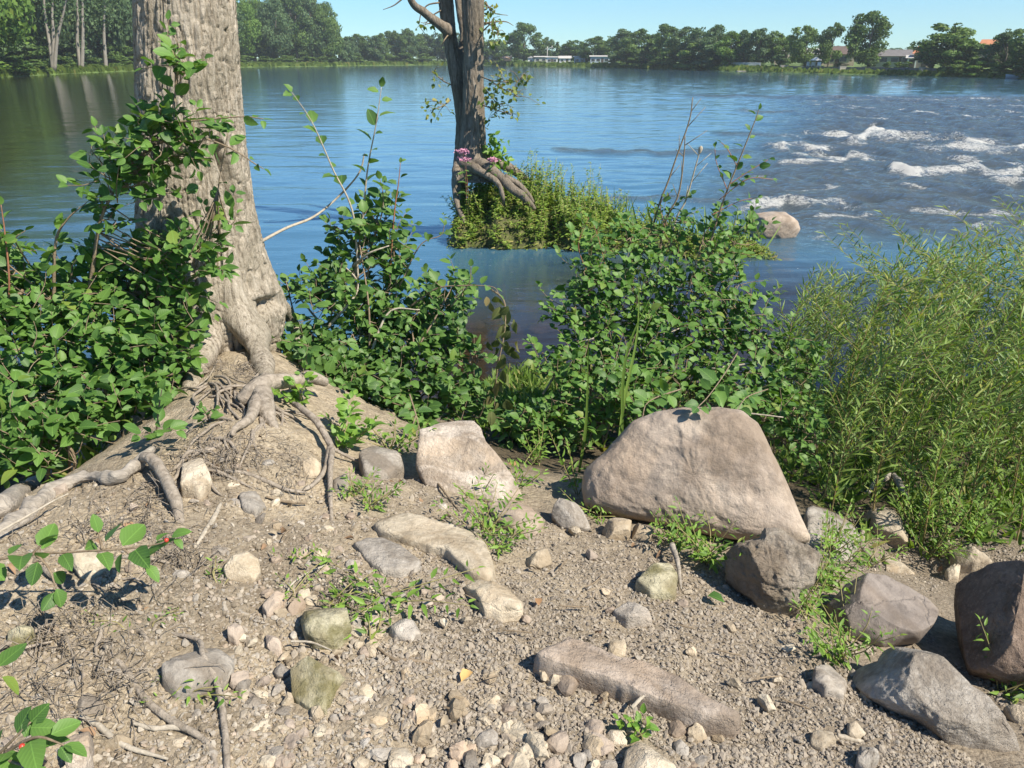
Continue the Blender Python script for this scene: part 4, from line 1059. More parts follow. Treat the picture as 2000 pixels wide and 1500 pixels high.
def island_tree():
    Y = 13.5
    o = thing('tree', 'twin-stemmed tree leaning over exposed roots on the grassy islet', 'tree', (-.7, Y, .9))
    V, FS = stem_by_px([(-260, 826, 862), (-80, 848, 888), (0, 857, 884), (60, 864, 889), (100, 870, 896), (150, 879, 905), (200, 887, 914), (240, 891, 920), (290, 888, 922), (330, 884, 920), (370, 888, 912), (420, 892, 906)], Y + .12, seed=3)
    mobj('trunk', V, FS, M_BARK2, o)
    V, FS = stem_by_px([(-260, 906, 948), (-80, 896, 948), (0, 901, 946), (60, 904, 944), (110, 907, 943), (160, 906, 943), (210, 905, 945), (250, 902, 946), (285, 898, 948), (310, 893, 956), (330, 890, 972), (350, 888, 985)], Y - .1, seed=5)
    mobj('trunk', V, FS, M_BARK2, o)
    def br(pts, rad, sides=9, n=24, mat=M_BARK2, name='branch', wob=.15):
        V, FS = tube(pts, rad, sides, n, wob, 4); return mobj(name, V, FS, mat, o)
    br([P(878, 62, Y), P(856, 46, Y - .2), P(828, 24, Y - .4), P(806, 6, Y - .6), P(788, -40, Y - .8)], [.11, .075, .06, .05, .04])
    br([P(890, 150, Y + .1), P(908, 80, Y + .4), P(900, 20, Y + .7), P(890, -60, Y + .9)], [.10, .09, .08, .07])
    R = 'root'
    br([P(925, 318, Y - .2), P(950, 326, Y - .45), P(975, 345, Y - .6), P(1002, 370, Y - .75), P(1026, 388, Y - .8), P(1044, 408, Y - .72)], [.14, .10, .07, .075, .06, .03], 16, 60, M_BARK2, R, .4)
    br([P(905, 320, Y - .2), P(930, 330, Y - .5), P(958, 346, Y - .65), P(974, 360, Y - .72), P(982, 384, Y - .74), P(984, 400, Y - .66)], [.11, .075, .055, .05, .04, .03], 16, 60, M_BARK2, R, .4)
    br([P(900, 318, Y - .1), P(893, 340, Y - .35), P(888, 362, Y - .4), P(893, 400, Y - .5), P(905, 428, Y - .6), P(914, 450, Y - .6)], [.12, .08, .05, .045, .04, .03], 14, 60, M_BARK2, R, .4)
    br([P(945, 315, Y), P(985, 322, Y + .1), P(1020, 345, Y + .1), P(1050, 375, Y)], [.12, .08, .07, .04], 10, 30, M_BARK2, R, .25)
    br([P(985, 345, Y - .65), P(1010, 358, Y - .6), P(1030, 378, Y - .6), P(1042, 395, Y - .6)], [.05, .045, .04, .02], 8, 24, M_BARK2, R, .2)
    r = np.random.default_rng(61)
    g = Geo(); lp = []
    def spray(pts, n=5, spread=.25, rad=.012):
        pts = [P(*q) for q in pts]
        V, FS = tube(pts, np.linspace(rad, .004, len(pts)), 5, 14); g.add(V, FS)
        L = smooth_line(pts, 24)
        for k in r.integers(6, 24, n):
            e = L[k] + r.normal(size=3) * spread * [1, .6, .7]
            V, FS = tube([L[k], (L[k] + e) / 2 + [0, 0, .04], e], [.006, .004, .002], 4, 6); g.add(V, FS); lp.append(e); lp.append((L[k] + e) / 2)
        lp.extend(L[8::3])
    for pts, n in [([(940, 150, Y - .3), (965, 158, Y - .5), (1000, 160, Y - .6), (1030, 150, Y - .6)], 12), ([(955, 156, Y - .4), (985, 175, Y - .6), (1012, 190, Y - .7)], 12), ([(942, 205, Y - .3), (970, 215, Y - .5), (1000, 225, Y - .6)], 12),
                   ([(945, 170, Y - .3), (960, 190, Y - .5), (975, 205, Y - .5)], 8), ([(880, 165, Y), (866, 158, Y - .2), (850, 145, Y - .3), (842, 140, Y - .3)], 4), ([(880, 195, Y), (868, 205, Y - .2), (852, 212, Y - .3), (840, 216, Y - .3)], 5),
                   ([(944, 60, Y - .2), (960, 48, Y - .4), (975, 66, Y - .5)], 7), ([(942, 50, Y), (965, 46, Y - .2), (975, 84, Y - .3)], 4), ([(946, 20, Y), (956, 14, Y), (962, 20, Y)], 4), ([(870, 50, Y), (840, 46, Y), (826, 50, Y)], 3)]:
        spray(pts, n, .16)
    for pts in [[(862, 20, Y), (845, 30, Y), (832, 44, Y), (822, 44, Y)], [(858, 5, Y), (835, 10, Y), (822, 28, Y), (820, 50, Y), (830, 66, Y)], [(945, 45, Y), (985, 42, Y), (1003, 50, Y)], [(948, 5, Y), (965, 25, Y), (992, 30, Y)], [(852, 0, Y), (846, -30, Y)], [(790, -6, Y - .5), (770, 10, Y - .5), (748, 19, Y - .5)], [(946, 230, Y - .2), (944, 260, Y - .3), (947, 285, Y - .3)], [(880, 62, Y), (868, 78, Y - .2), (862, 90, Y - .2)]]:
        V, FS = tube([P(*q) for q in pts], np.linspace(.014, .004, len(pts)), 5, 16); g.add(V, FS)
    t = g.obj('twigs', M_TWIG, o); t['kind'] = 'stuff'
    lp = np.array(lp); n = 300
    k = r.integers(0, len(lp), n)
    leaf_stuff('leaves', lp[k] + r.normal(size=(n, 3)) * .05, unit(r.normal(size=(n, 3)) + [.2, -.2, -.4]), unit(r.normal(size=(n, 3)) * .5 + [.4, -.3, .7]), r.uniform(.05, .10, n), r, M_ISLEAF, o, TPL_BROAD)
    # leafy shoot at the base
    b = np.array([P(968, 300, Y - .2), P(975, 285, Y - .2), P(985, 305, Y - .2), P(960, 315, Y - .2), P(972, 312, Y - .3), P(962, 282, Y - .2)])
    k = r.integers(0, len(b), 90)
    leaf_stuff('base_leaves', b[k] + r.normal(size=(90, 3)) * .08, unit(r.normal(size=(90, 3))), unit(r.normal(size=(90, 3)) * .5 + [.4, -.4, .7]), r.uniform(.08, .15, 90), r, M_LIME, o)
island_tree()

def islet_plants():
    r = np.random.default_rng(62)
    # feathery weeds
    g = Geo(); pos, d, nr, sz = [], [], [], []
    n = 760
    xs = np.concatenate([r.uniform(-.95, 1.8, 560), r.uniform(1.2, 3.8, 200)]); ys = np.interp(xs, [-1, 1, 2.5, 5], [13.35, 13.2, 12.6, 12.2]) + r.uniform(-1, .55, n) * np.interp(xs, [-1, 1, 5], [1.0, 1.0, .45])
    for x, y in zip(xs, ys):
        z = float(islet_z(np.array(x), np.array(y)))
        if z < .0: continue
        tall = np.interp(y, [12.2, 12.8, 13.4], [.28, .58, 1]) * np.interp(x, [-1, .3, 1.2, 2.4, 4.0], [.8, 1.1, 1.35, 1.3, .9])
        h = r.uniform(.16, .60) * tall * (1 + .45 * float(vnoise(np.array([[x * 2.3, y * 2.3, 0]]), 85)[0]))
        b = np.array([x, y, z - .02]); tip = b + np.array([r.normal() * .11, r.normal() * .11 - .03, h])
        V, FS = tube([b, (b + tip) / 2 + r.normal(size=3) * .015, tip], [.005, .004, .002], 3); g.add(V, FS)
        m = int(16 + 40 * h); t = r.uniform(.12, 1, m)
        pp = b + (tip - b) * t[:, None]; a = r.uniform(0, 2 * np.pi, m)
        dd = np.stack([np.cos(a), np.sin(a), r.uniform(-.1, .9, m)], -1)
        pos.append(pp); d.append(dd); nr.append(np.stack([.3 + 0 * a, -.3 + 0 * a, 1 + 0 * a], -1) + r.normal(size=(m, 3)) * .3); sz.append(r.uniform(.05, .11, m) * (1.15 - .6 * t))
    st = g.obj('weed_stems', M_SHOOT); st['kind'] = 'stuff'
    leaf_stuff('islet_weeds', np.concatenate(pos), np.concatenate(d), np.concatenate(nr), np.concatenate(sz), r, leaf_mat('islet_weed_leaf', (.10, .18, .028), (.26, .37, .065), .32, .5, (.30, .30, .08), .12, .3, False), None, TPL_LANCE)
    # low mat of ground cover with dry bits, down to the waterline
    n = 9000
    x = r.uniform(-1.05, 4.0, n); y = np.interp(x, [-1, 1, 2.5, 5], [13.0, 12.8, 12.4, 12.0]) + r.uniform(-1.1, 1.2, n) * np.interp(x, [-1, 1, 5], [1, .9, .5])
    z = islet_z(x, y); s = z > -.12; x, y, z = x[s], y[s], z[s]; n = len(x)
    leaf_stuff('islet_ground_cover', np.stack([x, y, np.maximum(z, -.01) + r.uniform(0, .07, n)], -1), np.stack([r.normal(size=n), r.normal(size=n) - .5, r.uniform(-.3, .6, n)], -1), r.normal(size=(n, 3)) * .5 + [.2, -.4, .8], r.uniform(.04, .10, n), r,
               leaf_mat('ground_cover', (.09, .14, .022), (.23, .29, .06), .25, .6, (.30, .23, .10), .3, .2, False), None, TPL_LANCE)
    # reed blades
    n = 240
    x = r.uniform(-.9, 3.9, n); y = np.interp(x, [-1, 1, 2.5, 5], [13.7, 13.6, 12.9, 12.3]) + r.normal(size=n) * .3; z = islet_z(x, y)
    leaf_stuff('islet_grass', np.stack([x, y, z], -1), np.stack([r.normal(size=n) * .3, r.normal(size=n) * .3, 1 + 0 * x], -1), r.normal(size=(n, 3)) + [0, -1, 0], r.uniform(.25, .62, n), r, M_GRASS, None, [leaf_tpl(.022, .3, .3, .2, (.3, .7), (1, .7))])
    # pink flower heads
    for (u, v, w, lab) in [(904, 295, .045, 'upper of the two pink flower heads against the dark stem on the islet'), (908, 311, .045, 'lower of the two pink flower heads against the dark stem on the islet'), (962, 312, .035, 'small pink flower head on the roots right of the twin stems')]:
        c = P(u, v, 12.9); b = np.array([c[0] + .03, c[1] + .1, float(islet_z(np.array(c[0]), np.array(c[1] + .1)))])
        o = thing('pink_flower', lab, 'flower', b)
        V, FS = tube([b, (b + c) / 2 + [.02, 0, 0], c], [.006, .005, .004], 5, 8); mobj('stem', V, FS, M_REDTWIG, o)
        pp = c + r.normal(size=(160, 3)) * [w, w * .7, .016]
        V, Fq = quads(pp, unit(r.normal(size=(160, 3)) + [0, -.5, .6]), .017, r)
        mobj('flower_head', V, [Fq], PINK, o)['kind'] = 'stuff'
        m = 10; t = r.uniform(.3, .9, m); a = r.uniform(0, 6.28, m)
        leaf_stuff('leaves', b + (c - b) * t[:, None], np.stack([np.cos(a), np.sin(a), 0 * a + .2], -1), np.tile([0, -.4, 1.0], (m, 1)), r.uniform(.12, .2, m), r, M_LEAF_B, o, TPL_LANCE)
PINK = plain_mat('pink_petal', (.62, .30, .40), .7, .2, 40)
islet_plants()

# ------------------------------------------------------------------ rocks
M_BOULDER = rock_mat('boulder_stone', (.25, .205, .165), (.37, .305, .245), (.48, .395, .31), 3.4, .55, 0, .9, .35, .10)
M_TAN = rock_mat('tan_stone', (.34, .28, .20), (.47, .40, .30), (.58, .51, .40), 9, .55, 0, .9, .4)
M_CREAM = rock_mat('cream_stone', (.33, .27, .19), (.48, .41, .305), (.60, .525, .405), 7, .5, 0, .9, .4)
M_GREY = rock_mat('grey_stone', (.22, .195, .165), (.33, .295, .25), (.45, .41, .355), 9, .6, 0, .85, .5)
M_BLUE = rock_mat('bluegrey_stone', (.23, .205, .175), (.34, .305, .26), (.46, .415, .35), 11, .4, 0, .8, .4)
M_BROWN = rock_mat('brown_stone', (.12, .085, .062), (.19, .14, .105), (.29, .22, .17), 8, .8, 0, .9, .5)
M_MOSSY = rock_mat('mossy_stone', (.25, .225, .14), (.40, .36, .24), (.52, .48, .34), 9, .6, .75, .9, .3)
M_SMOOTH = rock_mat('smooth_grey_stone', (.13, .11, .095), (.20, .172, .15), (.28, .24, .205), 5, .35, 0, .75, .3)
M_WHITEGREY = rock_mat('veined_grey_stone', (.25, .22, .185), (.42, .38, .325), (.60, .55, .48), 7, .9, 0, .8, .5)
M_PINKISH = rock_mat('speckled_slab_stone', (.27, .225, .18), (.45, .385, .315), (.57, .50, .415), 12, .6, 0, .9, .5)

POLYS = []                                     # photo outlines of placed rocks, so that gravel keeps clear of them

def in_poly(u, v, poly):
    x, y = np.asarray(poly, float).T; ins = np.zeros(np.shape(u), bool); j = len(x) - 1
    for i in range(len(x)):
        c = ((y[i] > v) != (y[j] > v)) & (u < (x[j] - x[i]) * (v - y[i]) / (y[j] - y[i] + 1e-9) + x[i])
        ins ^= c; j = i
    return ins

def polar(px, M):
    """closed outline (k,2) about its centroid -> centre, radius at M angles"""
    a = np.asarray(px, float); b = np.roll(a, -1, 0)
    t = np.linspace(0, 1, 14, endpoint=False)
    q = (a[:, None] + (b - a)[:, None] * t[None, :, None]).reshape(-1, 2)
    cr = a[:, 0] * b[:, 1] - b[:, 0] * a[:, 1]; A = cr.sum() / 2
    c = ((a + b) * cr[:, None]).sum(0) / (6 * A)
    d = q - c; th = np.arctan2(d[:, 1], d[:, 0]); R = np.hypot(*d.T); o = np.argsort(th)
    g = np.linspace(-np.pi, np.pi, M, endpoint=False)
    return c, g, np.interp(g, th[o], R[o], period=2 * np.pi)

def rock_up(label, px, mat, thick=.8, base=None, box=.5, cuts=9, rough=.05, seed=0, M=96, K=56, name='boulder', cat='boulder', sink=.016, group=None, fine=.018, planes=(), lay=None):
    """rock that stands proud: the outline is its silhouette at its own distance, and the body bulges towards and away from the viewer"""
    POLYS.append(px); r = np.random.default_rng(900 + seed); a = np.asarray(px, float)
    bu, bv = (base if base else (a[:, 0].mean(), a[:, 1].max() - .06 * np.ptp(a[:, 1])))
    Pb = GR(bu, bv); lay = (.25 if cat in ('boulder', 'slab') else .8) if lay is None else lay
    n = unit(unit(ray(a[:, 0].mean(), a[:, 1].mean())) - [0, 0, lay])
    pts = []
    for u, v in a:
        d = ray(u, v); pts.append(EYE + d * (((Pb - EYE) @ n) / (d @ n)))
    pts = np.array(pts); ex = unit(np.cross(n, [0, 0, 1.0])); ey = np.cross(ex, n)
    c2, th, R = polar(np.stack([(pts - Pb) @ ex, (pts - Pb) @ ey], 1), M)
    C = Pb + ex * c2[0] + ey * c2[1]
    T = thick * R.mean()
    ph = np.linspace(-np.pi / 2, np.pi / 2, K)
    cs = np.abs(np.cos(ph)) ** box; sn = np.sign(np.sin(ph)) * np.abs(np.sin(ph)) ** box
    x = R[None] * cs[:, None] * np.cos(th)[None]; y = R[None] * cs[:, None] * np.sin(th)[None]; z = np.repeat((T * sn)[:, None], M, 1)
    L = np.stack([x, y, z], -1)                # z towards the viewer
    if cuts:
        for k in range(cuts):
            nk = unit(r.normal(size=3) * [1, 1, .4] + [0, 0, .9]); h = (np.abs(nk * [R.mean() * .9, R.mean() * .9, T]) ** 1.5).sum() ** (1 / 1.5) * r.uniform(.66, .92)
            L = L - np.maximum(L @ nk - h, 0)[..., None] * nk * .9
    for nk, h in planes:
        nk = unit(np.array(nk, float)); L = L - np.maximum(L @ nk - h * R.mean(), 0)[..., None] * nk * .95
    Wd = C + L[..., :1] * ex + L[..., 1:2] * ey - L[..., 2:] * n
    nd = unit(L / np.array([R.mean(), R.mean(), T])); nd = nd[..., :1] * ex + nd[..., 1:2] * ey - nd[..., 2:] * n
    s = 1 / R.mean()
    edge = np.clip(np.abs(sn), .25, 1)[:, None]
    Wd = Wd + nd * (R.mean() * (rough * fbm(Wd * s * 1.6 + seed, 4, seed) + fine * (1 - 2 * np.abs(fbm(Wd * s * 6 + seed, 4, seed + 9)))) * edge)[..., None]
    loc = np.array([C[0], C[1], G(C[0], C[1])])
    o = mobj(name, Wd.reshape(-1, 3) - [0, 0, sink], [grid_faces(K, M, True)[:, ::-1]], mat, None, True, None, loc)
    return tag(o, label, cat, group)

def rock_flat(label, px, mat, h=.03, seed=0, name='stone', cat='stone', cuts=4, M=56, group=None, rough=.35, front=0.0, dome=.12):
    """stone bedded in the ground: the outline lies on the ground raised by its height"""
    POLYS.append(px); r = np.random.default_rng(1900 + seed)
    pts = np.array([GR(u, v, h * .7) for u, v in px])
    c2, th, R = polar(pts[:, :2], M)
    A = np.c_[np.ones(len(pts)), pts[:, :2] - c2]; co = np.linalg.lstsq(A, pts[:, 2] - h * .7, rcond=None)[0]
    R = R * (1 + .035 * vnoise(np.stack([th * 3, 0 * th + seed, 0 * th], -1), seed))
    rs = np.array([1.05, 1.02, 1.0, .975, .93, .84, .7, .5, .28, .06]); hs = np.array([-1.6, -.5, .35, .78, .95, 1, 1, 1, 1, 1.0]) if cuts else np.array([-1.6, -.3, .6, .96, 1, 1, 1, 1, 1, 1.0])
    X = R[None] * np.cos(th)[None] * rs[:, None]; Y = R[None] * np.sin(th)[None] * rs[:, None]
    top = h * (1 + dome * (1 - rs[:, None] ** 2) * 2) + rough * h * fbm(np.stack([X * 5 / R.mean() * .5, Y * 5 / R.mean() * .5, 0 * X + seed], -1), 4, seed)
    for k in range(cuts):
        a = r.uniform(0, 2 * np.pi); t = r.uniform(.12, .55); hh = h * r.uniform(1.0, 1.35)
        top = np.minimum(top, hh - (X * np.cos(a) + Y * np.sin(a)) / R.mean() * t * h * 1.3)
    Zr = np.where(hs[:, None] >= .3, top * hs[:, None], h * hs[:, None] - .01)
    Z = co[0] + co[1] * X + co[2] * Y + Zr + .004 * fbm(np.stack([X, Y, 0 * X], -1) * 40, 3, seed)
    V = np.stack([X + c2[0], Y + c2[1], Z], -1).reshape(-1, 3)
    V = np.concatenate([V, V[-M:].mean(0, keepdims=True)]); q = len(V) - 1 - M; k = np.arange(M)
    FS = [grid_faces(len(rs), M, True), np.stack([q + k, q + (k + 1) % M, 0 * k + len(V) - 1], 1)]
    loc = np.array([c2[0], c2[1], co[0]])
    return tag(mobj(name, V, FS, mat, None, True, None, loc), label, cat, group)

rock_up('largest boulder, smooth rounded tan-grey, with leaf shadows across its top', [(1146, 985), (1140, 948), (1146, 914), (1184, 880), (1212, 846), (1238, 820), (1285, 801), (1332, 794), (1400, 793), (1446, 801), (1477, 824), (1506, 882), (1537, 946), (1556, 992), (1582, 1050), (1540, 1062), (1489, 1056), (1398, 1042), (1320, 1024), (1220, 1006)], M_BOULDER,   .55, (1350, 1030), .52, 0, .05, 1, 170, 110, fine=.026, lay=.05, sink=.012, planes=[])
rock_up('rough pitted boulder with a mossy hollow at the foot of the largest boulder', [(1418, 1080), (1436, 1060), (1484, 1050), (1494, 1032), (1520, 1032), (1560, 1060), (1606, 1080), (1588, 1136), (1560, 1150), (1564, 1185), (1550, 1206), (1520, 1212), (1494, 1196), (1470, 1164), (1440, 1146), (1418, 1122)], rock_mat('pitted_stone', (.29, .24, .185), (.44, .375, .30), (.56, .49, .40), 9, 1.0, .15, .9, .4), .95, (1500, 1190), .6, 5, .16, 2, 130, 90, fine=.06)
rock_up('smooth brownish-grey boulder between the rough boulder and the long veined rock', [(1568, 1228), (1596, 1196), (1636, 1156), (1654, 1134), (1692, 1116), (1732, 1116), (1776, 1136), (1816, 1160), (1838, 1184), (1826, 1212), (1796, 1246), (1764, 1250), (1724, 1262), (1690, 1256), (1650, 1250), (1612, 1250)], M_SMOOTH, .8, (1700, 1240), .6, 4, .04, 3, 110, 80, fine=.008, planes=[((.25, .55, .8), .60)])
rock_up('large dark brown rough boulder cut off by the right edge', [(1812, 1195), (1822, 1160), (1860, 1132), (1900, 1106), (1940, 1096), (2000, 1100), (2090, 1120), (2150, 1180), (2150, 1290), (2060, 1350), (2000, 1336), (1956, 1334), (1900, 1318), (1860, 1292), (1818, 1240)], M_BROWN, .95, (1950, 1325), .5, 2, .05, 4, 130, 90, fine=.025, planes=[((.45, .25, .85), .72), ((-.75, .1, .65), .55)])
rock_up('long pale grey veined rock lying slanted at the lower right', [(1660, 1292), (1684, 1276), (1714, 1274), (1722, 1252), (1760, 1236), (1804, 1248), (1836, 1268), (1876, 1308), (1900, 1332), (1932, 1352), (1962, 1388), (1990, 1424), (2010, 1470), (2010, 1530), (1970, 1520), (1924, 1492), (1862, 1462), (1840, 1438), (1796, 1406), (1732, 1380), (1700, 1360), (1666, 1322)], M_WHITEGREY, .8, (1830, 1430), .5, 6, .07, 5, 150, 90, fine=.03, planes=[((.25, .5, .8), .5)])
rock_flat('greenish-grey flat rock right of the largest boulder under thin weeds', [(1572, 996), (1596, 990), (1644, 996), (1664, 1016), (1682, 1048), (1668, 1072), (1620, 1070), (1580, 1044)], M_GREY, .09, 6, 'boulder', 'rock')
rock_up('pale cracked yellowish rock at the foot of the willows', [(1672, 1002), (1700, 992), (1736, 984), (1760, 1008), (1774, 1040), (1772, 1080), (1748, 1074), (1716, 1050), (1678, 1018)], M_TAN, .7, (1745, 1070), .6, 6, .06, 7, 70, 50, 'boulder', 'rock', fine=.03)
rock_flat('tan flat stone below the pale cracked rock', [(1724, 1082), (1790, 1100), (1788, 1112), (1732, 1110)], M_TAN, .04, 8)
rock_flat('pale slab stone under the willows behind the dark brown boulder', [(1858, 1078), (1892, 1070), (1942, 1092), (1902, 1104), (1864, 1102)], M_TAN, .06, 9)
rock_flat('small whitish stone left of the dark brown boulder', [(1846, 1116), (1862, 1104), (1876, 1108), (1874, 1124), (1852, 1126)], M_TAN, .05, 10)
rock_flat('blue-grey flat stone with grass shadows left of the long veined rock', [(1590, 1304), (1620, 1294), (1656, 1330), (1650, 1356), (1612, 1352), (1588, 1330)], M_BLUE, .04, 11)
rock_up('tan stone wedged behind the lower end of the long veined rock', [(1962, 1376), (2000, 1364), (2032, 1380), (2032, 1440), (1998, 1430), (1968, 1396)], M_TAN, .8, (2000, 1425), .6, 5, .05, 12, 60, 40, 'stone', 'stone')
rock_flat('square grey stone at the bottom edge below the long veined rock', [(1676, 1466), (1712, 1458), (1718, 1482), (1690, 1502), (1672, 1490)], M_GREY, .045, 13)
rock_flat('flat pale stone touching the short stick at the lower right', [(1584, 1430), (1628, 1424), (1634, 1444), (1606, 1458), (1584, 1446)], M_TAN, .03, 14)
rock_flat('tan pebble-like stone right of the short stick', [(1654, 1416), (1668, 1411), (1694, 1428), (1674, 1441), (1656, 1434)], M_TAN, .035, 15)
rock_flat('long low slab with a flat reddish-grey top and rough grey front edge', [(1038, 1284), (1060, 1268), (1084, 1259), (1114, 1250), (1154, 1266), (1210, 1290), (1274, 1307), (1330, 1332), (1358, 1352), (1410, 1386), (1456, 1406), (1440, 1413), (1380, 1404), (1320, 1387), (1250, 1360), (1180, 1330), (1110, 1308), (1060, 1296)], rock_mat('slab_stone', (.23, .19, .155), (.34, .285, .235), (.45, .39, .33), 9, .6, 0, .9, .45), .062, 16, 'slab', 'slab', 0, 150, None, .12, dome=.02)
rock_flat('biggest cream-coloured flat rock in the middle of the path', [(726, 1020), (782, 1002), (818, 1008), (850, 1018), (884, 1024), (922, 1040), (946, 1060), (966, 1096), (972, 1116), (958, 1130), (922, 1124), (892, 1098), (872, 1078), (810, 1060), (774, 1050), (740, 1038)], M_CREAM, .034, 17, 'slab', 'rock', 2, 110, None, .3)
rock_flat('flat brownish rock just below the biggest cream-coloured rock', [(690, 1060), (710, 1046), (742, 1044), (782, 1064), (822, 1096), (816, 1108), (782, 1120), (746, 1116), (716, 1092)], M_GREY, .028, 18, 'slab', 'rock', 3, 90, None, .3)
rock_flat('cream rock with a dark notch, under the point of the biggest cream rock', [(902, 1134), (930, 1126), (958, 1136), (990, 1144), (1022, 1172), (1018, 1186), (978, 1190), (946, 1186), (930, 1158)], M_CREAM, .045, 19, 'slab', 'rock', 6, 80, None, .6)
rock_flat('grey-tan plate of rock below the tall speckled slab', [(950, 978), (1002, 974), (1034, 992), (1062, 1016), (1050, 1030), (1002, 1034), (968, 1012)], M_BOULDER, .035, 20, 'slab', 'rock', 4, 80)
rock_up('tall speckled pinkish slab tilted upright behind the path', [(812, 905), (820, 836), (846, 820), (894, 800), (926, 796), (938, 818), (948, 860), (974, 890), (1002, 930), (1022, 970), (990, 985), (950, 978), (880, 966), (830, 945)], M_PINKISH, .22, (930, 972), .28, 1, .012, 21, 190, 60, 'slab', 'slab', fine=.014, lay=.75)
rock_up('pointed grey rock between the plate of rock and the largest boulder', [(1074, 990), (1088, 970), (1122, 980), (1164, 1012), (1152, 1026), (1122, 1036), (1098, 1030), (1078, 1008)], M_GREY, .8, (1120, 1030), .55, 6, .05, 22, 60, 44, 'stone', 'rock')
rock_up('cream block stone, left of two standing at the foot of the largest boulder', [(1176, 1030), (1184, 1014), (1198, 1002), (1234, 1014), (1231, 1044), (1224, 1056), (1182, 1050)], M_CREAM, .75, (1204, 1050), .5, 5, .05, 23, 60, 44, 'stone', 'stone')
rock_up('narrower cream block stone, right of two at the foot of the largest boulder', [(1236, 1014), (1254, 1018), (1274, 1006), (1279, 1034), (1266, 1058), (1234, 1057)], M_CREAM, .7, (1254, 1054), .5, 5, .05, 24, 60, 44, 'stone', 'stone')
rock_up('cream angular stone alone on the path right of the biggest cream rock', [(1020, 1090), (1048, 1069), (1070, 1068), (1080, 1092), (1056, 1108), (1030, 1102)], M_CREAM, .8, (1052, 1104), .5, 6, .05, 25, 56, 40, 'stone', 'stone')
rock_flat('wedge-shaped mossy tan stone left of the rough pitted boulder', [(1240, 1130), (1274, 1104), (1310, 1102), (1324, 1124), (1320, 1154), (1274, 1150)], M_MOSSY, .05, 26, 'stone', 'rock', 5)
rock_flat('flat grey-green stone alone on the gravel above the long slab', [(1197, 1188), (1226, 1177), (1266, 1188), (1276, 1204), (1226, 1206)], M_GREY, .03, 27)
rock_up('round pale grey stone below the trailing weeds', [(757, 1230), (766, 1210), (784, 1201), (808, 1206), (823, 1232), (808, 1252), (766, 1246)], M_BLUE, .75, (790, 1248), .65, 3, .04, 28, 60, 44, 'stone', 'stone')
rock_up('mossy cream block stone half dug out of the bank', [(584, 1200), (600, 1176), (640, 1168), (676, 1180), (686, 1222), (666, 1268), (648, 1280), (606, 1266), (592, 1232)], M_MOSSY, .75, (640, 1272), .5, 6, .06, 29, 80, 56, 'stone', 'rock', fine=.03)
rock_up('largest mossy stone, olive and cream, set in gravel below the mossy block', [(566, 1300), (600, 1276), (634, 1296), (682, 1316), (688, 1338), (656, 1374), (640, 1394), (578, 1402), (570, 1360)], M_MOSSY, .55, (620, 1392), .5, 6, .05, 30, 90, 56, 'stone', 'rock', fine=.025)
rock_up('yellowish cube-like stone standing out of the slope', [(435, 1108), (452, 1084), (484, 1075), (506, 1092), (509, 1114), (493, 1138), (460, 1146), (443, 1130)], M_CREAM, .9, (474, 1140), .5, 5, .04, 31, 70, 50, 'stone', 'stone')
rock_up('pale rounded stone behind the hanging leaves at the left', [(136, 1070), (172, 1063), (208, 1088), (211, 1110), (186, 1134), (160, 1130), (140, 1098)], M_CREAM, .5, (176, 1128), .6, 4, .04, 32, 60, 40, 'stone', 'stone')
rock_flat('pale stone at the left edge below the leaf shadows', [(8, 1252), (14, 1230), (42, 1217), (67, 1226), (60, 1246)], M_MOSSY, .05, 33)
rock_flat('blue-grey bedrock lump crossed by thin roots', [(312, 1302), (336, 1276), (372, 1264), (400, 1256), (424, 1251), (455, 1272), (452, 1294), (424, 1324), (400, 1338), (340, 1346), (314, 1324)], M_BLUE, .06, 34, 'stone', 'rock', 6, 90, None, .6)
rock_up('pale blue-tinged stone under the curved dark root at the lower left', [(148, 1360), (168, 1340), (190, 1352), (210, 1374), (202, 1398), (164, 1402), (150, 1384)], M_BLUE, .5, (178, 1396), .6, 5, .05, 35, 56, 40, 'stone', 'stone')
rock_flat('large pale pinkish stone at the lower left corner', [(122, 1462), (144, 1438), (178, 1434), (178, 1478), (160, 1512), (128, 1500)], M_PINKISH, .05, 36)
rock_up('cream stone with a root shadow across it below the arching root', [(580, 896), (608, 881), (627, 902), (624, 930), (604, 937), (588, 918)], M_CREAM, .7, (608, 932), .6, 4, .05, 37, 56, 40, 'stone', 'stone')
rock_up('smooth blue-grey stone beside the long hanging root', [(650, 920), (664, 908), (682, 928), (680, 962), (660, 972), (648, 952)], M_BLUE, .6, (664, 966), .65, 3, .04, 38, 56, 40, 'stone', 'stone')
rock_up('tan wedge stone at the bottom edge left of the centre', [(744, 1510), (766, 1448), (800, 1447), (808, 1474), (800, 1512)], M_TAN, .6, (775, 1506), .5, 5, .05, 39, 56, 40, 'stone', 'stone')
rock_flat('broad cream stone at the bottom edge under the lime-green seedling', [(1212, 1494), (1222, 1456), (1258, 1443), (1290, 1468), (1324, 1496), (1300, 1520), (1220, 1520)], M_TAN, .05, 40, 'stone', 'rock')
rock_up('upright cream stone left of the lime-green seedling', [(1182, 1430), (1198, 1410), (1222, 1407), (1227, 1452), (1210, 1462), (1192, 1448)], M_TAN, .7, (1206, 1456), .55, 5, .05, 41, 56, 40, 'stone', 'stone')
rock_up('rounded blue-grey stone right of the lime-green seedling', [(1310, 1462), (1316, 1442), (1330, 1435), (1347, 1452), (1347, 1478), (1328, 1494)], M_BLUE, .75, (1328, 1488), .65, 3, .05, 42, 56, 40, 'stone', 'stone')
rock_up('whitish stone, larger of a pair near the bottom left of the twig', [(706, 1402), (730, 1387), (760, 1395), (756, 1414), (734, 1422), (714, 1414)], M_CREAM, .8, (733, 1419), .6, 4, .05, 43, 56, 40, 'stone', 'stone')
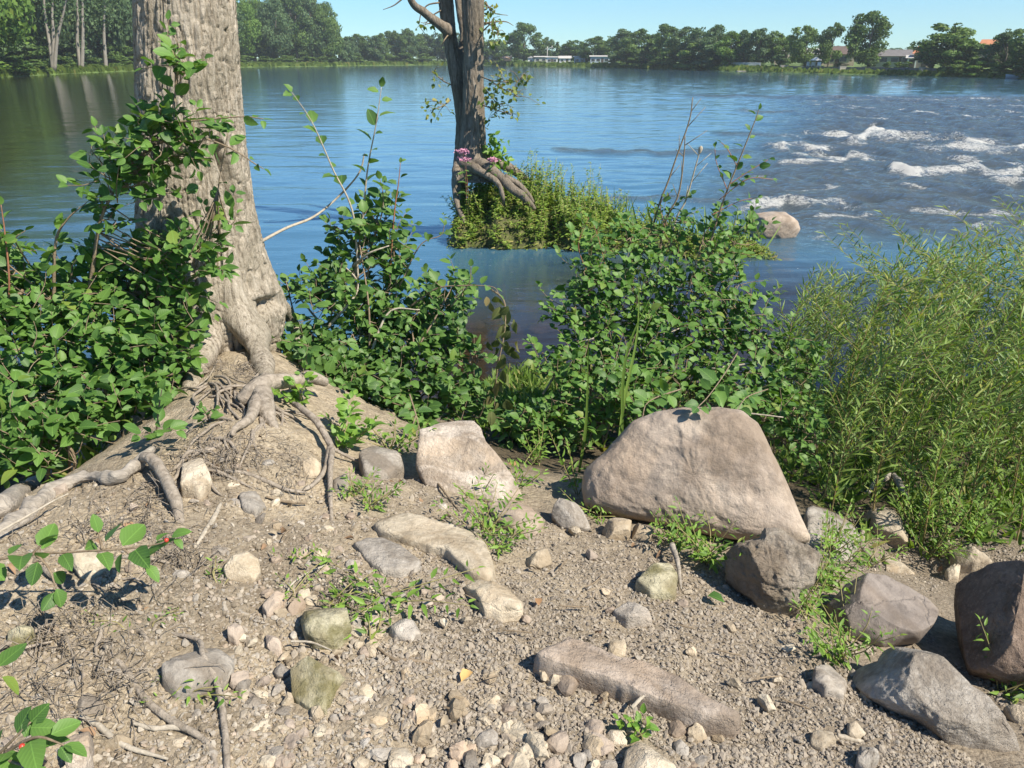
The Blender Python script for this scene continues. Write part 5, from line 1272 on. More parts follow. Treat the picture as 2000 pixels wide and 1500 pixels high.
rock_up('cream stone above the whitish stone near the standing twig', [(733, 1378), (750, 1359), (771, 1372), (763, 1390), (742, 1388)], M_CREAM, .8, (750, 1387), .6, 4, .05, 44, 50, 36, 'stone', 'stone')
rock_up('cream stone left of the whitish stone near the bottom', [(657, 1426), (674, 1407), (697, 1412), (695, 1433), (670, 1442)], M_TAN, .8, (676, 1438), .6, 4, .05, 45, 50, 36, 'stone', 'stone')
rock_up('elongated grey-tan stone standing left of the mossy block', [(515, 1225), (532, 1223), (549, 1248), (551, 1272), (540, 1279), (520, 1256)], M_BOULDER, .8, (536, 1275), .6, 4, .04, 46, 50, 36, 'stone', 'stone')
rock_flat('flat tan stone up-slope of the mossy block, left of two', [(511, 1180), (544, 1155), (558, 1163), (548, 1182), (520, 1194)], M_BOULDER, .035, 47)
rock_flat('flat tan stone up-slope of the mossy block, right of two', [(560, 1188), (588, 1163), (597, 1176), (572, 1198)], M_BOULDER, .03, 48)
rock_flat('grey-tan stone between the yellowish cube-like stone and the bedrock lump', [(443, 1222), (460, 1215), (477, 1232), (460, 1245), (444, 1239)], M_BOULDER, .035, 49)
rock_up('blue-grey rounded stone left of the largest mossy stone', [(531, 1301), (548, 1287), (567, 1304), (565, 1325), (540, 1318)], M_BLUE, .8, (550, 1320), .6, 4, .05, 50, 50, 36, 'stone', 'stone')
rock_up('upright cream chip near the bottom left of the forked root', [(331, 1450), (340, 1428), (365, 1423), (357, 1461), (336, 1473)], M_TAN, .7, (345, 1468), .5, 4, .05, 51, 50, 36, 'stone', 'stone')
rock_flat('grey flat rock poking out under the mid shrub left of the speckled slab', [(700, 890), (730, 872), (775, 880), (790, 905), (750, 918), (710, 912)], M_GREY, .07, 52, 'stone', 'rock')
rock_flat('blue-grey ledge stone in the bank below the root tangle', [(466, 965), (500, 955), (520, 985), (500, 1002), (472, 992)], M_BLUE, .03, 53)
rock_flat('tan ledge stone under the thick grey root', [(355, 905), (395, 895), (415, 935), (390, 960), (352, 950)], M_TAN, .05, 54)
def water_boulder():
    px = [(1460, 452), (1472, 434), (1484, 422), (1510, 418), (1540, 419), (1558, 430), (1563, 446), (1552, 464), (1520, 470), (1480, 468)]
    a = np.array(px, float); P0 = W(1515, 462, 0)
    pts = np.array([P(u, v, P0[1]) for u, v in px]); c2, th, R = polar(pts[:, [0, 2]], 70)
    ph = np.linspace(-np.pi / 2, np.pi / 2, 46); cs = np.cos(ph) ** .55; sn = np.sign(np.sin(ph)) * np.abs(np.sin(ph)) ** .55
    L = np.stack([R * cs[:, None] * np.cos(th), np.repeat((-.3 * sn)[:, None], 70, 1), R * cs[:, None] * np.sin(th)], -1)
    n1 = unit(np.array([-.9, -.35, .1])); L = L - np.maximum(L @ n1 - .33, 0)[..., None] * n1
    V = L + [c2[0], P0[1] + .1, c2[1]]
    V = V + .025 * fbm(V * 5, 4, 3)[..., None]
    tag(mobj('boulder', V.reshape(-1, 3), [grid_faces(46, 70, True)], M_BOULDER, None, True, None, (c2[0], P0[1], 0)), 'lone tan boulder standing in the river beside the rapids', 'boulder')
water_boulder()

# low wet rocks under the shallow water
for i, (u, v, s) in enumerate([(1030, 545, 34), (960, 560, 26), (990, 590, 40), (925, 600, 34), (1010, 640, 36), (900, 640, 30), (950, 660, 30), (1060, 600, 40), (985, 530, 22), (930, 570, 22)]):
    c = W(u, v, -.12); r = np.random.default_rng(300 + i); m = s / F * c[1] * .8
    th, ph = np.meshgrid(np.linspace(0, 2 * np.pi, 24, endpoint=False), np.linspace(-1.5, 1.5, 14))
    V = np.stack([np.cos(th) * np.cos(ph) * m, np.sin(th) * np.cos(ph) * m * 1.2, np.sin(ph) * m * .35], -1)
    V = V * (1 + .25 * fbm(V / m * 1.3 + i * 5, 3, i))[..., None] + [c[0], c[1], float(G(c[0], c[1])) + .02]
    tag(mobj('riverbed_stone', V.reshape(-1, 3), [grid_faces(14, 24, True)], M_BROWN, None, True, None, c), 'brown stone on the riverbed seen through the shallows between the shrubs', 'stone', 'stones on the riverbed in the shallows')

# ------------------------------------------------------------------ loose stones and gravel
def hull_rock(r, sub=1):
    t = (1 + 5 ** .5) / 2
    V = unit(np.array([(-1, t, 0), (1, t, 0), (-1, -t, 0), (1, -t, 0), (0, -1, t), (0, 1, t), (0, -1, -t), (0, 1, -t), (t, 0, -1), (t, 0, 1), (-t, 0, -1), (-t, 0, 1)], float))
    Fc = [(0, 11, 5), (0, 5, 1), (0, 1, 7), (0, 7, 10), (0, 10, 11), (1, 5, 9), (5, 11, 4), (11, 10, 2), (10, 7, 6), (7, 1, 8), (3, 9, 4), (3, 4, 2), (3, 2, 6), (3, 6, 8), (3, 8, 9), (4, 9, 5), (2, 4, 11), (6, 2, 10), (8, 6, 7), (9, 8, 1)]
    for _ in range(sub):
        V = list(map(tuple, V)); cache = {}; nf = []
        def mid(a, b):
            k = (min(a, b), max(a, b))
            if k not in cache: cache[k] = len(V); V.append(tuple(unit(np.array(V[a]) + np.array(V[b]))))
            return cache[k]
        for a, b, c in Fc:
            ab, bc, ca = mid(a, b), mid(b, c), mid(c, a); nf += [(a, ab, ca), (b, bc, ab), (c, ca, bc), (ab, bc, ca)]
        Fc = nf; V = np.array(V)
    for k in range(9 if sub else 4):
        nk = unit(r.normal(size=3)); h = r.uniform(.5, .82); V = V - np.maximum(V @ nk - h, 0)[:, None] * nk
    V = V * [1, r.uniform(.6, .95), r.uniform(.42, .75)] * (1 + .06 * r.normal(size=(len(V), 1)))
    return V / np.abs(V[:, 0]).max(), np.array(Fc)

GTOP = [(0, 960), (200, 930), (330, 870), (450, 760), (540, 820), (620, 880), (760, 900), (900, 985), (1060, 1000), (1150, 1030), (1290, 1050), (1420, 1090), (1560, 1000), (1680, 985), (1800, 1040), (2030, 1070), (2030, 1560), (0, 1560)]

def sample_ground(r, n, dens):
    u = r.uniform(-30, 2030, n); v = r.uniform(800, 1530, n)
    ok = in_poly(u, v, GTOP)
    for p in POLYS: ok &= ~in_poly(u, v, p)
    ok &= r.uniform(0, 1, n) < dens(u, v)
    return u[ok], v[ok]

def ground_xy(u, v):
    """many pixels at once -> points on the ground"""
    d = FWD[None] + RGT[None] * ((u - CU) / F)[:, None] + UPV[None] * ((CV - v) / F)[:, None]
    z = np.full(len(u), 1.25)
    for _ in range(14):
        t = (z - EYE[2]) / d[:, 2]; p = EYE + d * t[:, None]; z = .5 * z + .5 * G(p[:, 0], p[:, 1])
    return np.stack([p[:, 0], p[:, 1], z], -1)

def loose_stones():
    r = np.random.default_rng(77)
    kinds = [('cream', M_CREAM, .42), ('grey-tan', M_BOULDER, .3), ('blue-grey', M_BLUE, .18), ('dull grey', M_GREY, .10)]
    tm = [[mesh_data('stone', *(lambda h: (h[0], [h[1]]))(hull_rock(r)), k[1], False) for _ in range(6)] for k in kinds]
    lm = [('beside the mossy block stone', 635, 1225), ('below the largest mossy stone', 620, 1440), ('around the yellowish cube-like stone', 475, 1115), ('near the forked thin root at the bottom', 440, 1430), ('on the soil at the lower left corner', 150, 1440),
          ('around the blue-grey bedrock lump', 385, 1290), ('on the slope of the root tangle', 430, 960), ('between the mossy block and the long slab', 880, 1290), ('along the front edge of the long slab', 1120, 1400), ('beside the lime-green seedling', 1250, 1440),
          ('on the gravel at the lower right', 1600, 1430), ('on the gravel above the long slab', 1250, 1200), ('around the biggest cream-coloured flat rock', 860, 1080), ('at the foot of the arching root', 640, 1000), ('on the bare slope under the hanging leaves', 200, 1100)]
    def dens(u, v):
        a = np.exp(-(((u - 640) / 190) ** 2 + ((v - 1260) / 190) ** 2)) + .95 * np.exp(-(((u - 950) / 420) ** 2 + ((v - 1480) / 110) ** 2)) + .5 * np.exp(-(((u - 480) / 180) ** 2 + ((v - 950) / 90) ** 2)) + .16
        return np.clip(a * (1 - .45 * np.clip((u - 1100) / 500, 0, 1)), .05, 1)
    u, v = sample_ground(r, 2400, dens)
    u, v = u[:460], v[:460]
    p = ground_xy(u, v)
    size = r.uniform(.010, .023, len(u)) * (1 + .7 * (r.uniform(0, 1, len(u)) > .85)) * np.where(dens(u, v) > .5, 1.15, .9)
    order = np.argsort(-size)[:290]
    for i in order:
        k = r.choice(4, p=[q[2] for q in kinds]); j = int(np.argmin([(a[1] - u[i]) ** 2 + (a[2] - v[i]) ** 2 for a in lm]))
        o = link('stone', tm[k][r.integers(0, 6)], None, p[i] + [0, 0, size[i] * .06])
        s = size[i]; o.scale = (s, s, s); o.rotation_euler = (r.normal() * .25, r.normal() * .25, r.uniform(0, 6.28))
        tag(o, f'angular {kinds[k][0]} stone loose {lm[j][0]}', 'stone', f'loose {kinds[k][0]} stones {lm[j][0]}')

def gravel_mat():
    m, nt, n, l, b = newmat('gravel_stone')
    at = nt.nodes.new('ShaderNodeAttribute'); at.attribute_name = 'tint'
    c = ramp(nt, at.outputs['Fac'], [(0, (.13, .105, .08)), (.25, (.25, .20, .15)), (.5, (.34, .285, .21)), (.72, (.24, .215, .185)), (.88, (.46, .40, .31)), (1, (.32, .23, .15))]).outputs[0]
    a = noise_tex(nt, 160, 4, .6, worldpos(nt))
    c = mixc(nt, .4, c, mixc(nt, a.outputs[0], (.14, .12, .1), (.55, .5, .42)))
    l.new(c, b.inputs['Base Color']); b.inputs['Roughness'].default_value = .9; b.inputs['Specular IOR Level'].default_value = .2
    l.new(bump(nt, a.outputs[0], .5, .004), b.inputs['Normal'])
    return m

def gravel():
    r = np.random.default_rng(78)
    def dens(u, v):
        path = np.clip((u - 640) / 260, 0, 1) * .75 + .25
        return np.clip(path + .5 * np.exp(-(((u - 640) / 220) ** 2 + ((v - 1280) / 200) ** 2)), 0, 1) * np.clip((v - 760) / 420, .3, 1)
    u, v = sample_ground(r, 98000, dens)
    p = ground_xy(u, v); n = len(u)
    p[:, 2] = Gd(p[:, 0], p[:, 1]) + .007 * fbm(xy3(p[:, 0], p[:, 1]) * 30, 3, 31)
    size = .0026 + .0056 * r.uniform(0, 1, n) ** 3 + .005 * (r.uniform(0, 1, n) > np.where(u < 1000, .93, .97))
    size *= np.where(u < 620, 1.0, 1.0)
    tp = [hull_rock(r, 0) for _ in range(14)]; g = Geo(); k = r.integers(0, 14, n); tint = r.uniform(0, 1, n)
    tint = np.where(u > 760, tint * .62, .15 + tint * .85) + .26 * (r.uniform(0, 1, n) > .93)
    for j, (TV, TF) in enumerate(tp):
        s = np.where(k == j)[0]; m = len(s)
        a = r.uniform(0, 6.28, m); ca, sa = np.cos(a), np.sin(a); tx, ty = r.normal(size=m) * .4, r.normal(size=m) * .4
        x = TV[None, :, 0] * ca[:, None] - TV[None, :, 1] * sa[:, None]; y = TV[None, :, 0] * sa[:, None] + TV[None, :, 1] * ca[:, None]
        z = TV[None, :, 2] + x * tx[:, None] + y * ty[:, None]
        V = np.stack([x, y, z], -1) * size[s][:, None, None] + p[s][:, None] + np.array([0, 0, .3]) * size[s][:, None, None]
        g.add(V.reshape(-1, 3), [(TF[None] + (np.arange(m) * len(TV))[:, None, None]).reshape(-1, 3)], np.repeat(tint[s], len(TV)))
    g.obj('gravel', gravel_mat(), None, False)['kind'] = 'stuff'
loose_stones()
gravel()
# ------------------------------------------------------------------ roots, logs, twigs, fallen leaves
def gpts(px, lift):
    lift = np.broadcast_to(lift, (len(px),))
    return [GR(u, v) + [0, 0, h] for (u, v), h in zip(px, lift)]

def root(label, px, rad, lift=.01, mat=None, name='root', cat='root', n=36, sides=10, wob=.25, extra=(), group=None, parts=None):
    pts = gpts(px, lift); g = Geo()
    V, FS = tube(pts, rad, sides, n, wob, len(px) + int(px[0][0])); g.add(V, FS)
    for epx, er, el in extra:
        V, FS = tube(gpts(epx, el), er, max(6, sides - 2), 22, wob, int(epx[0][0])); g.add(V, FS)
    V, FS, A = g.out()
    return tag(mobj(name, V, FS, mat or M_ROOT, None, True, None, pts[0]), label, cat, group)

root('thick grey root with a blunt cut arm pointing right from its knot', [(468, 792), (500, 790), (530, 784), (580, 783), (612, 780), (640, 784)], [.025, .045, .04, .032, .03, .022], [.02, .06, .09, .10, .11, .10], M_ROOT, n=50, sides=14,
     extra=[([(512, 782), (520, 815), (540, 845)], [.05, .038, .015], [.07, .04, .0]), ([(506, 800), (490, 830), (462, 850), (455, 860)], [.035, .02, .014, .008], [.05, .03, .03, .02]), ([(520, 782), (504, 764), (494, 750)], [.04, .028, .02], [.06, .04, .0]), ([(532, 775), (520, 768), (512, 762)], [.03, .02, .01], [.08, .08, .07])])
root('long thin root arching down the slope from the knot to the stones', [(575, 805), (590, 825), (620, 855), (643, 885), (650, 900), (648, 930), (646, 965), (648, 1018)], [.012, .014, .015, .014, .013, .011, .01, .006], [.04, .07, .08, .06, .05, .05, .03, .0], M_ROOT, n=44,
     extra=[([(646, 890), (636, 930), (610, 955), (582, 962)], [.011, .010, .008, .006], [.05, .03, .015, .005]), ([(650, 893), (690, 905), (712, 910)], [.008, .006, .003], [.04, .02, .01])])
root('dark thin root running across the slope below the tangle', [(440, 925), (480, 930), (520, 945), (560, 962), (600, 968)], [.006, .007, .008, .007, .003], .012)
root('short dark twig lying under the dark thin root', [(520, 975), (560, 985), (600, 988)], [.004, .005, .003], .01, M_TWIG)
root('weathered grey log lying along the edge of the bank', [(-30, 1062), (40, 1015), (100, 965), (170, 940), (240, 938), (300, 890)], [.024, .03, .026, .02, .026, .013], [.0, .0, .012, .018, .02, .03], M_GREYWOOD, 'log', 'log', 110, 30, .6)
root('grey-brown split log end lying behind the weathered log', [(-40, 1010), (20, 985), (70, 950), (112, 928)], [.035, .04, .038, .033], [.01, .01, .02, .02], M_GREYWOOD, 'log', 'log', 60, 22, .4)
root('stout bent root hanging over the bank below the weathered log', [(284, 916), (305, 925), (325, 955), (345, 995), (356, 1040)], [.018, .022, .02, .02, .012], [.05, .05, .045, .04, .0], M_ROOT, n=44, sides=12)
root('pale straight root piece on the slope left of the yellowish cube-like stone', [(432, 990), (415, 1025), (395, 1055), (386, 1070)], [.006, .009, .008, .004], .012, M_DEADTWIG)
root('forked thin brown root crossing the bedrock lump to the bottom edge', [(325, 1240), (390, 1268), (402, 1310), (428, 1355), (438, 1410), (444, 1470), (446, 1520)], [.004, .006, .007, .009, .008, .008, .007], [.01, .03, .05, .03, .02, .02, .02], M_ROOT, n=50, extra=[([(395, 1275), (415, 1310), (432, 1325), (434, 1370)], [.005, .006, .006, .004], [.03, .04, .03, .02])])
root('long dark root curving down from the leaf shadows to the bottom edge', [(205, 1270), (250, 1320), (282, 1370), (330, 1412), (380, 1440), (410, 1465), (425, 1510)], [.005, .008, .009, .009, .008, .007, .006], .014, M_ROOT, n=50)
root('pale wiggling root at the lower left corner', [(160, 1405), (195, 1425), (225, 1452), (260, 1470), (330, 1490)], [.005, .007, .007, .006, .003], .012, M_DEADTWIG)
root('pale wiggling root right of the lower left corner', [(262, 1420), (300, 1430), (340, 1428), (375, 1436)], [.004, .006, .006, .003], .012, M_DEADTWIG)
root('dark root pair at the left edge below the pale stone', [(-20, 1290), (30, 1265), (70, 1245), (105, 1228)], [.006, .007, .006, .003], .02, M_ROOT, extra=[([(-10, 1300), (50, 1275), (105, 1262)], [.005, .005, .002], .015)])
root('pale dead stem lying on the weathered log', [(-10, 1075), (60, 1035), (110, 1005), (140, 990)], [.004, .004, .003, .002], .05, M_DEADTWIG)
root('forked twig on the path below the trailing weeds', [(738, 1272), (770, 1295), (800, 1296), (846, 1304)], [.003, .005, .005, .004], .012, M_TWIG, extra=[([(796, 1296), (820, 1278)], [.003, .002], .012)])
root('straight standing twig among the gravel below the forked twig', [(786, 1322), (790, 1360), (788, 1400), (784, 1430)], [.005, .004, .003, .002], [.02, .012, .01, .006], M_TWIG)
root('short pale stick in the gravel at the lower right', [(1634, 1443), (1660, 1450), (1684, 1456)], [.006, .007, .006], .012, M_DEADTWIG)
root('split grey stick leaning by the wedge-shaped mossy stone', [(1310, 1086), (1322, 1112), (1330, 1150)], [.012, .009, .004], [.05, .03, .0], M_GREYWOOD)
root('thin stick lying on the front end of the long slab', [(1232, 1400), (1262, 1382), (1292, 1373)], [.005, .005, .004], [.03, .05, .05], M_DEADTWIG)
root('pale twig right of the mossy block stone', [(570, 1270), (610, 1272), (650, 1288)], [.003, .003, .002], .03, M_DEADTWIG)
root('thin dead stem across the slope above the flat tan stones', [(636, 1112), (600, 1128), (570, 1150), (560, 1172)], [.003, .003, .003, .002], .015, M_DEADTWIG)
root('thin dead twig from the shrub foot to the plate of rock', [(820, 925), (850, 950), (880, 985), (900, 1006)], [.005, .005, .004, .002], [.04, .03, .02, .01], M_TWIG)
root('weathered root curl behind the pale cracked rock', [(1690, 975), (1712, 962), (1740, 958), (1756, 978), (1772, 992)], [.012, .02, .022, .018, .01], [.03, .08, .10, .08, .03], M_GREYWOOD)
root('brown bent root left of the pale cracked rock', [(1684, 1038), (1682, 1072), (1700, 1094), (1716, 1108)], [.012, .014, .013, .01], .015, M_ROOT)
for i, (u, v) in enumerate([(930, 1180), (1010, 1240), (1120, 1190), (700, 1340), (880, 1390), (1180, 1290), (1420, 1280), (1500, 1330), (1340, 1230), (1020, 1420), (960, 1330), (1100, 1110), (1160, 1140), (560, 1050), (680, 1180), (1480, 1420), (1550, 1380)]):
    a = random.uniform(0, 3.14); L = random.uniform(14, 34)
    root('small thin brown twig lying on the gravel path', [(u - L * math.cos(a), v - L * .5 * math.sin(a)), (u + random.uniform(-5, 5), v + random.uniform(-4, 4)), (u + L * math.cos(a), v + L * .5 * math.sin(a))], [.002, .0028, .0018], .012, M_TWIG, 'twig', 'twig', 10, 5, .1, (), 'small twigs on the gravel path')

def slope_roots():
    r = np.random.default_rng(88)
    for i in range(56):
        u0, v0 = (r.uniform(395, 560), r.uniform(700, 830)) if i < 34 else (r.uniform(330, 470), r.uniform(850, 950)) if i < 46 else (r.uniform(60, 330), r.uniform(1080, 1330))
        a = r.uniform(.2, 2.9) if i < 46 else r.uniform(-.6, 1.4); L = r.uniform(50, 130); px = [(u0, v0)]
        for k in range(4):
            a += r.normal() * .45; px.append((px[-1][0] + math.cos(a) * L / 4, px[-1][1] + abs(math.sin(a)) * L / 5))
        rad = r.uniform(.003, .0075)
        root('thin bare root lacing the soil ' + ('just below the big trunk' if i < 34 else 'around the root tangle on the slope' if i < 46 else 'below the hanging leaves'), px, [rad, rad * 1.1, rad, rad * .8, rad * .4], [.0, .012, .016, .01, .0], M_ROOT, 'root', 'root', 22, 6, .25, (), 'thin bare roots on the slope')
slope_roots()

def root_hairs(u, v, ru, rv, n, seed, droop=.02, L=.12):
    r = np.random.default_rng(seed); g = Geo()
    for _ in range(n):
        a = GR(u + r.normal() * ru * .55, v + r.normal() * rv * .55); d = unit(np.array([r.normal(), r.normal() - .4, r.normal() * .25])) * L * r.uniform(.4, 1.3)
        pts = [a + [0, 0, .004], a + d * .35 + r.normal(size=3) * .02 + [0, 0, r.uniform(.005, .03)], a + d * .7 + r.normal(size=3) * .02 + [0, 0, r.uniform(0, .03)]]
        e = a + d; pts.append(np.array([e[0], e[1], G(e[0], e[1]) + r.uniform(-.01, .02)]))
        V, FS = tube(pts, [.0016, .0014, .0011, .0005], 3, 7); g.add(V, FS)
    g.obj('root_hairs', M_ROOT)['kind'] = 'stuff'
for k, a in enumerate([(410, 895, 60, 40, 110), (345, 1080, 34, 50, 80), (300, 970, 30, 40, 30), (215, 1180, 90, 26, 40), (110, 1240, 120, 50, 60), (240, 1330, 60, 70, 70), (90, 1330, 80, 60, 40), (470, 720, 60, 20, 60), (500, 880, 50, 30, 50), (690, 1160, 50, 20, 40), (200, 1030, 120, 40, 50), (560, 930, 40, 40, 30)]):
    root_hairs(*a, 500 + k)

def clods():
    """loose crumbs of clay on the bank slope"""
    r = np.random.default_rng(91); n = 5200
    u = np.concatenate([r.uniform(-20, 720, n), 420 + 150 * r.normal(size=n // 3)]); v = np.concatenate([r.uniform(860, 1520, n), 900 + 70 * r.normal(size=n // 3)])
    ok = in_poly(u, v, GTOP) 
    for p in POLYS: ok &= ~in_poly(u, v, p)
    u, v = u[ok], v[ok]; p = ground_xy(u, v); p[:, 2] = Gd(p[:, 0], p[:, 1]); m = len(u)
    tp = [hull_rock(r, 0) for _ in range(8)]; g = Geo(); k = r.integers(0, 8, m); s = .004 + .012 * r.uniform(0, 1, m) ** 3; a = r.uniform(0, 6.28, m)
    for j, (TV, TF) in enumerate(tp):
        q = np.where(k == j)[0]; ca, sa = np.cos(a[q])[:, None], np.sin(a[q])[:, None]
        V = np.stack([TV[None, :, 0] * ca - TV[None, :, 1] * sa, TV[None, :, 0] * sa + TV[None, :, 1] * ca, np.repeat(TV[None, :, 2], len(q), 0)], -1) * s[q][:, None, None] + p[q][:, None]
        g.add(V.reshape(-1, 3), [(TF[None] + (np.arange(len(q)) * len(TV))[:, None, None]).reshape(-1, 3)])
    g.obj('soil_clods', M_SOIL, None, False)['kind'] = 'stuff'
clods()

# ------------------------------------------------------------------ shrubs
LEAF_MESHES = {}
def leaf_meshes(tpl, mat):
    k = (id(tpl), mat.name)
    if k not in LEAF_MESHES:
        LEAF_MESHES[k] = [mesh_data('leaf', V, [Q, T], mat, True, None, UV) for V, Q, T, UV in tpl]
    return LEAF_MESHES[k]

def add_leaves(o, pos, d, nr, size, r, mat, tpl, n_obj=300):
    """the leaves that show largest become objects of their own; the rest are one part"""
    pos, d, nr, size = map(np.asarray, (pos, d, nr, size))
    key = size / np.linalg.norm(pos - EYE, axis=1) * (1 + .0 * size)
    uu = np.array([proj(p)[:2] for p in pos]); inside = (uu[:, 0] > -20) & (uu[:, 0] < 2020) & (uu[:, 1] > -20) & (uu[:, 1] < 1520)
    order = np.argsort(-(key * np.where(inside, 1, .1))); a, b = order[:n_obj], order[n_obj:]
    x, y, z = frames(d, nr); ms = leaf_meshes(tpl, mat); P0 = wloc(o)
    for i in a:
        q = link('leaf', ms[r.integers(0, len(ms))], o); s = size[i]
        m = Matrix.Identity(4)
        for c, ax in enumerate((x[i], y[i], z[i])):
            for rr_ in range(3): m[rr_][c] = ax[rr_] * s
            m[c][3] = pos[i][c] - P0[c]
        q.matrix_basis = m
    if len(b): leaf_stuff('leaves', pos[b], d[b], nr[b], size[b], r, mat, o, tpl)

LIGHT = unit(SUND * .45 + np.array([0, -.15, .75]))

class Shrub:
    def __init__(s, name, label, cat, base, seed, mat, tpl, L, twigmat=None, group=None):
        s.r = np.random.default_rng(seed); s.bases = [GR(*b) if abs(b[1]) > 20 else np.array([b[0], b[1], float(G(b[0], b[1])) - .03]) for b in base]
        s.o = thing(name, label, cat, s.bases[0], group); s.mat, s.tpl, s.L = mat, tpl, L; s.tm = twigmat or M_TWIG
        s.pos, s.d, s.n, s.sz = [], [], [], []; s.g = Geo(); s.anch = []
    def nodes(s, line, step, size, spread=1.0, start=.12, up=.35):
        """alternate leaves along a polyline"""
        seg = np.linalg.norm(np.diff(line, axis=0), axis=1); t = np.concatenate([[0], np.cumsum(seg)]); Ln = t[-1]; r = s.r
        q = np.arange(Ln * start, Ln, step); q = q + r.uniform(-.2, .2, len(q)) * step
        p = np.stack([np.interp(q, t, line[:, i]) for i in range(3)], 1)
        tg = unit(np.stack([np.interp(np.minimum(q + .01, Ln), t, line[:, i]) - np.interp(np.maximum(q - .01, 0), t, line[:, i]) for i in range(3)], 1))
        sd = unit(np.cross(tg, LIGHT)); sg = np.where(np.arange(len(q)) % 2 == 0, 1, -1)[:, None]
        dd = unit(tg * .55 + sd * sg * .85 * spread + r.normal(size=(len(q), 3)) * .28 + [0, 0, up * .3])
        s.pos += list(p + dd * .012); s.d += list(dd); s.n += list(unit(LIGHT + r.normal(size=(len(q), 3)) * .42)); s.sz += list(size * r.uniform(.42, 1.2, len(q)) * np.interp(q / Ln, [0, .75, 1], [1, 1, .65]))
        s.pos.append(line[-1]); s.d.append(unit(tg[-1] if len(tg) else line[-1] - line[0])); s.n.append(unit(LIGHT + r.normal(size=3) * .4)); s.sz.append(size * .6)
    def stem(s, pts, r0, r1=.003, n=18, mat=None, wob=.1):
        line = smooth_line(np.array(pts), n)
        V, FS = tube(line, np.linspace(r0, r1, n), 7, None, wob, 3); mobj('stem', V, FS, mat or s.tm, s.o); s.anch.append(line[n // 4:]); return line
    def shoot(s, px, r0, step=.045, size=None, mat=None, start=.25, leaves=True):
        line = s.stem([P(*q) for q in px], r0, .0018, 30, mat)
        if leaves: s.nodes(line, step, size or s.L, 1.0, start)
        return line
    def lobe(s, u, v, ru, rv, Y, ntw, dy=None, stem=True, tl=.19):
        r = s.r; c = P(u, v, Y); k = np.linalg.norm(c - EYE) / F; R = np.array([ru * k, dy or (ru + rv) * .5 * k, rv * k])
        if stem:
            b = s.bases[int(np.argmin([np.linalg.norm(x - c) for x in s.bases]))]
            m = (b * .5 + c * .5) + np.array([r.normal() * .05, r.normal() * .05, .08]); s.stem([b + r.normal(size=3) * [.04, .04, 0], m, c + [0, 0, R[2] * .3]], .008, .003)
        ntw = int(ntw * 1.35)
        A = np.concatenate(s.anch) if s.anch else np.array([s.bases[0]])
        for _ in range(ntw):
            d = unit(r.normal(size=3)); q = c + d * R * r.uniform(.15, 1.0) ** .45
            if q[2] < float(G(q[0], q[1])) + .03: q[2] = float(G(q[0], q[1])) + r.uniform(.03, .14)
            td = unit(d * .5 + np.array([0, -.15, .45]) + r.normal(size=3) * .45); L = tl * r.uniform(.6, 1.25)
            line = smooth_line(np.array([q - td * L * .5, q + r.normal(size=3) * .015, q + td * L * .5 + [0, 0, -.02 * L]]), 7)
            j = int(np.argmin(((A - line[0]) ** 2).sum(1) + r.uniform(0, .05, len(A))))
            full = np.concatenate([smooth_line(np.array([A[j], (A[j] + line[0]) / 2 + [0, 0, -.015], line[0]]), 5)[:-1], line])
            V, FS = tube(full, np.linspace(.0032, .0013, len(full)), 4); s.g.add(V, FS)
            s.nodes(line, .026, s.L, 1.0, .05)
    def done(s, n_obj=300):
        if s.g.n: s.g.obj('twigs', s.tm, s.o)['kind'] = 'stuff'
        add_leaves(s.o, s.pos, s.d, s.n, s.sz, s.r, s.mat, s.tpl, n_obj)
        return s.o

# left: broad bush in front of and beside the big trunk
s = Shrub('shrub', 'broad green bush with rounded leaves filling the left edge beside the big trunk', 'shrub', [(-1.95, 3.0), (-1.9, 3.5), (-2.3, 3.2), (-1.72, 3.6)], 11, M_LEAF_A, TPL_BROAD, .072)
for a in [(50, 590, 80, 70, 3.45, 22), (150, 560, 90, 60, 3.6, 24), (250, 570, 90, 60, 3.65, 24), (310, 590, 70, 70, 3.62, 16), (60, 690, 100, 80, 3.3, 26), (170, 670, 90, 80, 3.4, 26), (280, 680, 90, 70, 3.45, 24), (335, 665, 50, 50, 3.5, 10),
          (90, 790, 100, 70, 3.15, 24), (200, 770, 80, 60, 3.25, 20), (260, 760, 60, 50, 3.3, 12), (30, 860, 60, 70, 2.95, 16), (120, 850, 70, 40, 3.0, 10), (0, 520, 60, 60, 3.4, 10), (230, 500, 60, 40, 3.7, 8), (350, 560, 40, 40, 3.62, 7), (-60, 640, 80, 120, 3.3, 24), (-60, 800, 80, 90, 3.1, 18), (300, 740, 60, 40, 3.35, 8)]:
    s.lobe(*a)
s.shoot([(10, 700, 3.4), (18, 560, 3.35), (10, 460, 3.35), (2, 400, 3.35)], .006, .04, .065, M_REDTWIG)
s.shoot([(60, 520, 3.5), (30, 470, 3.4), (50, 450, 3.4)], .004, .04, .07)
s.done()
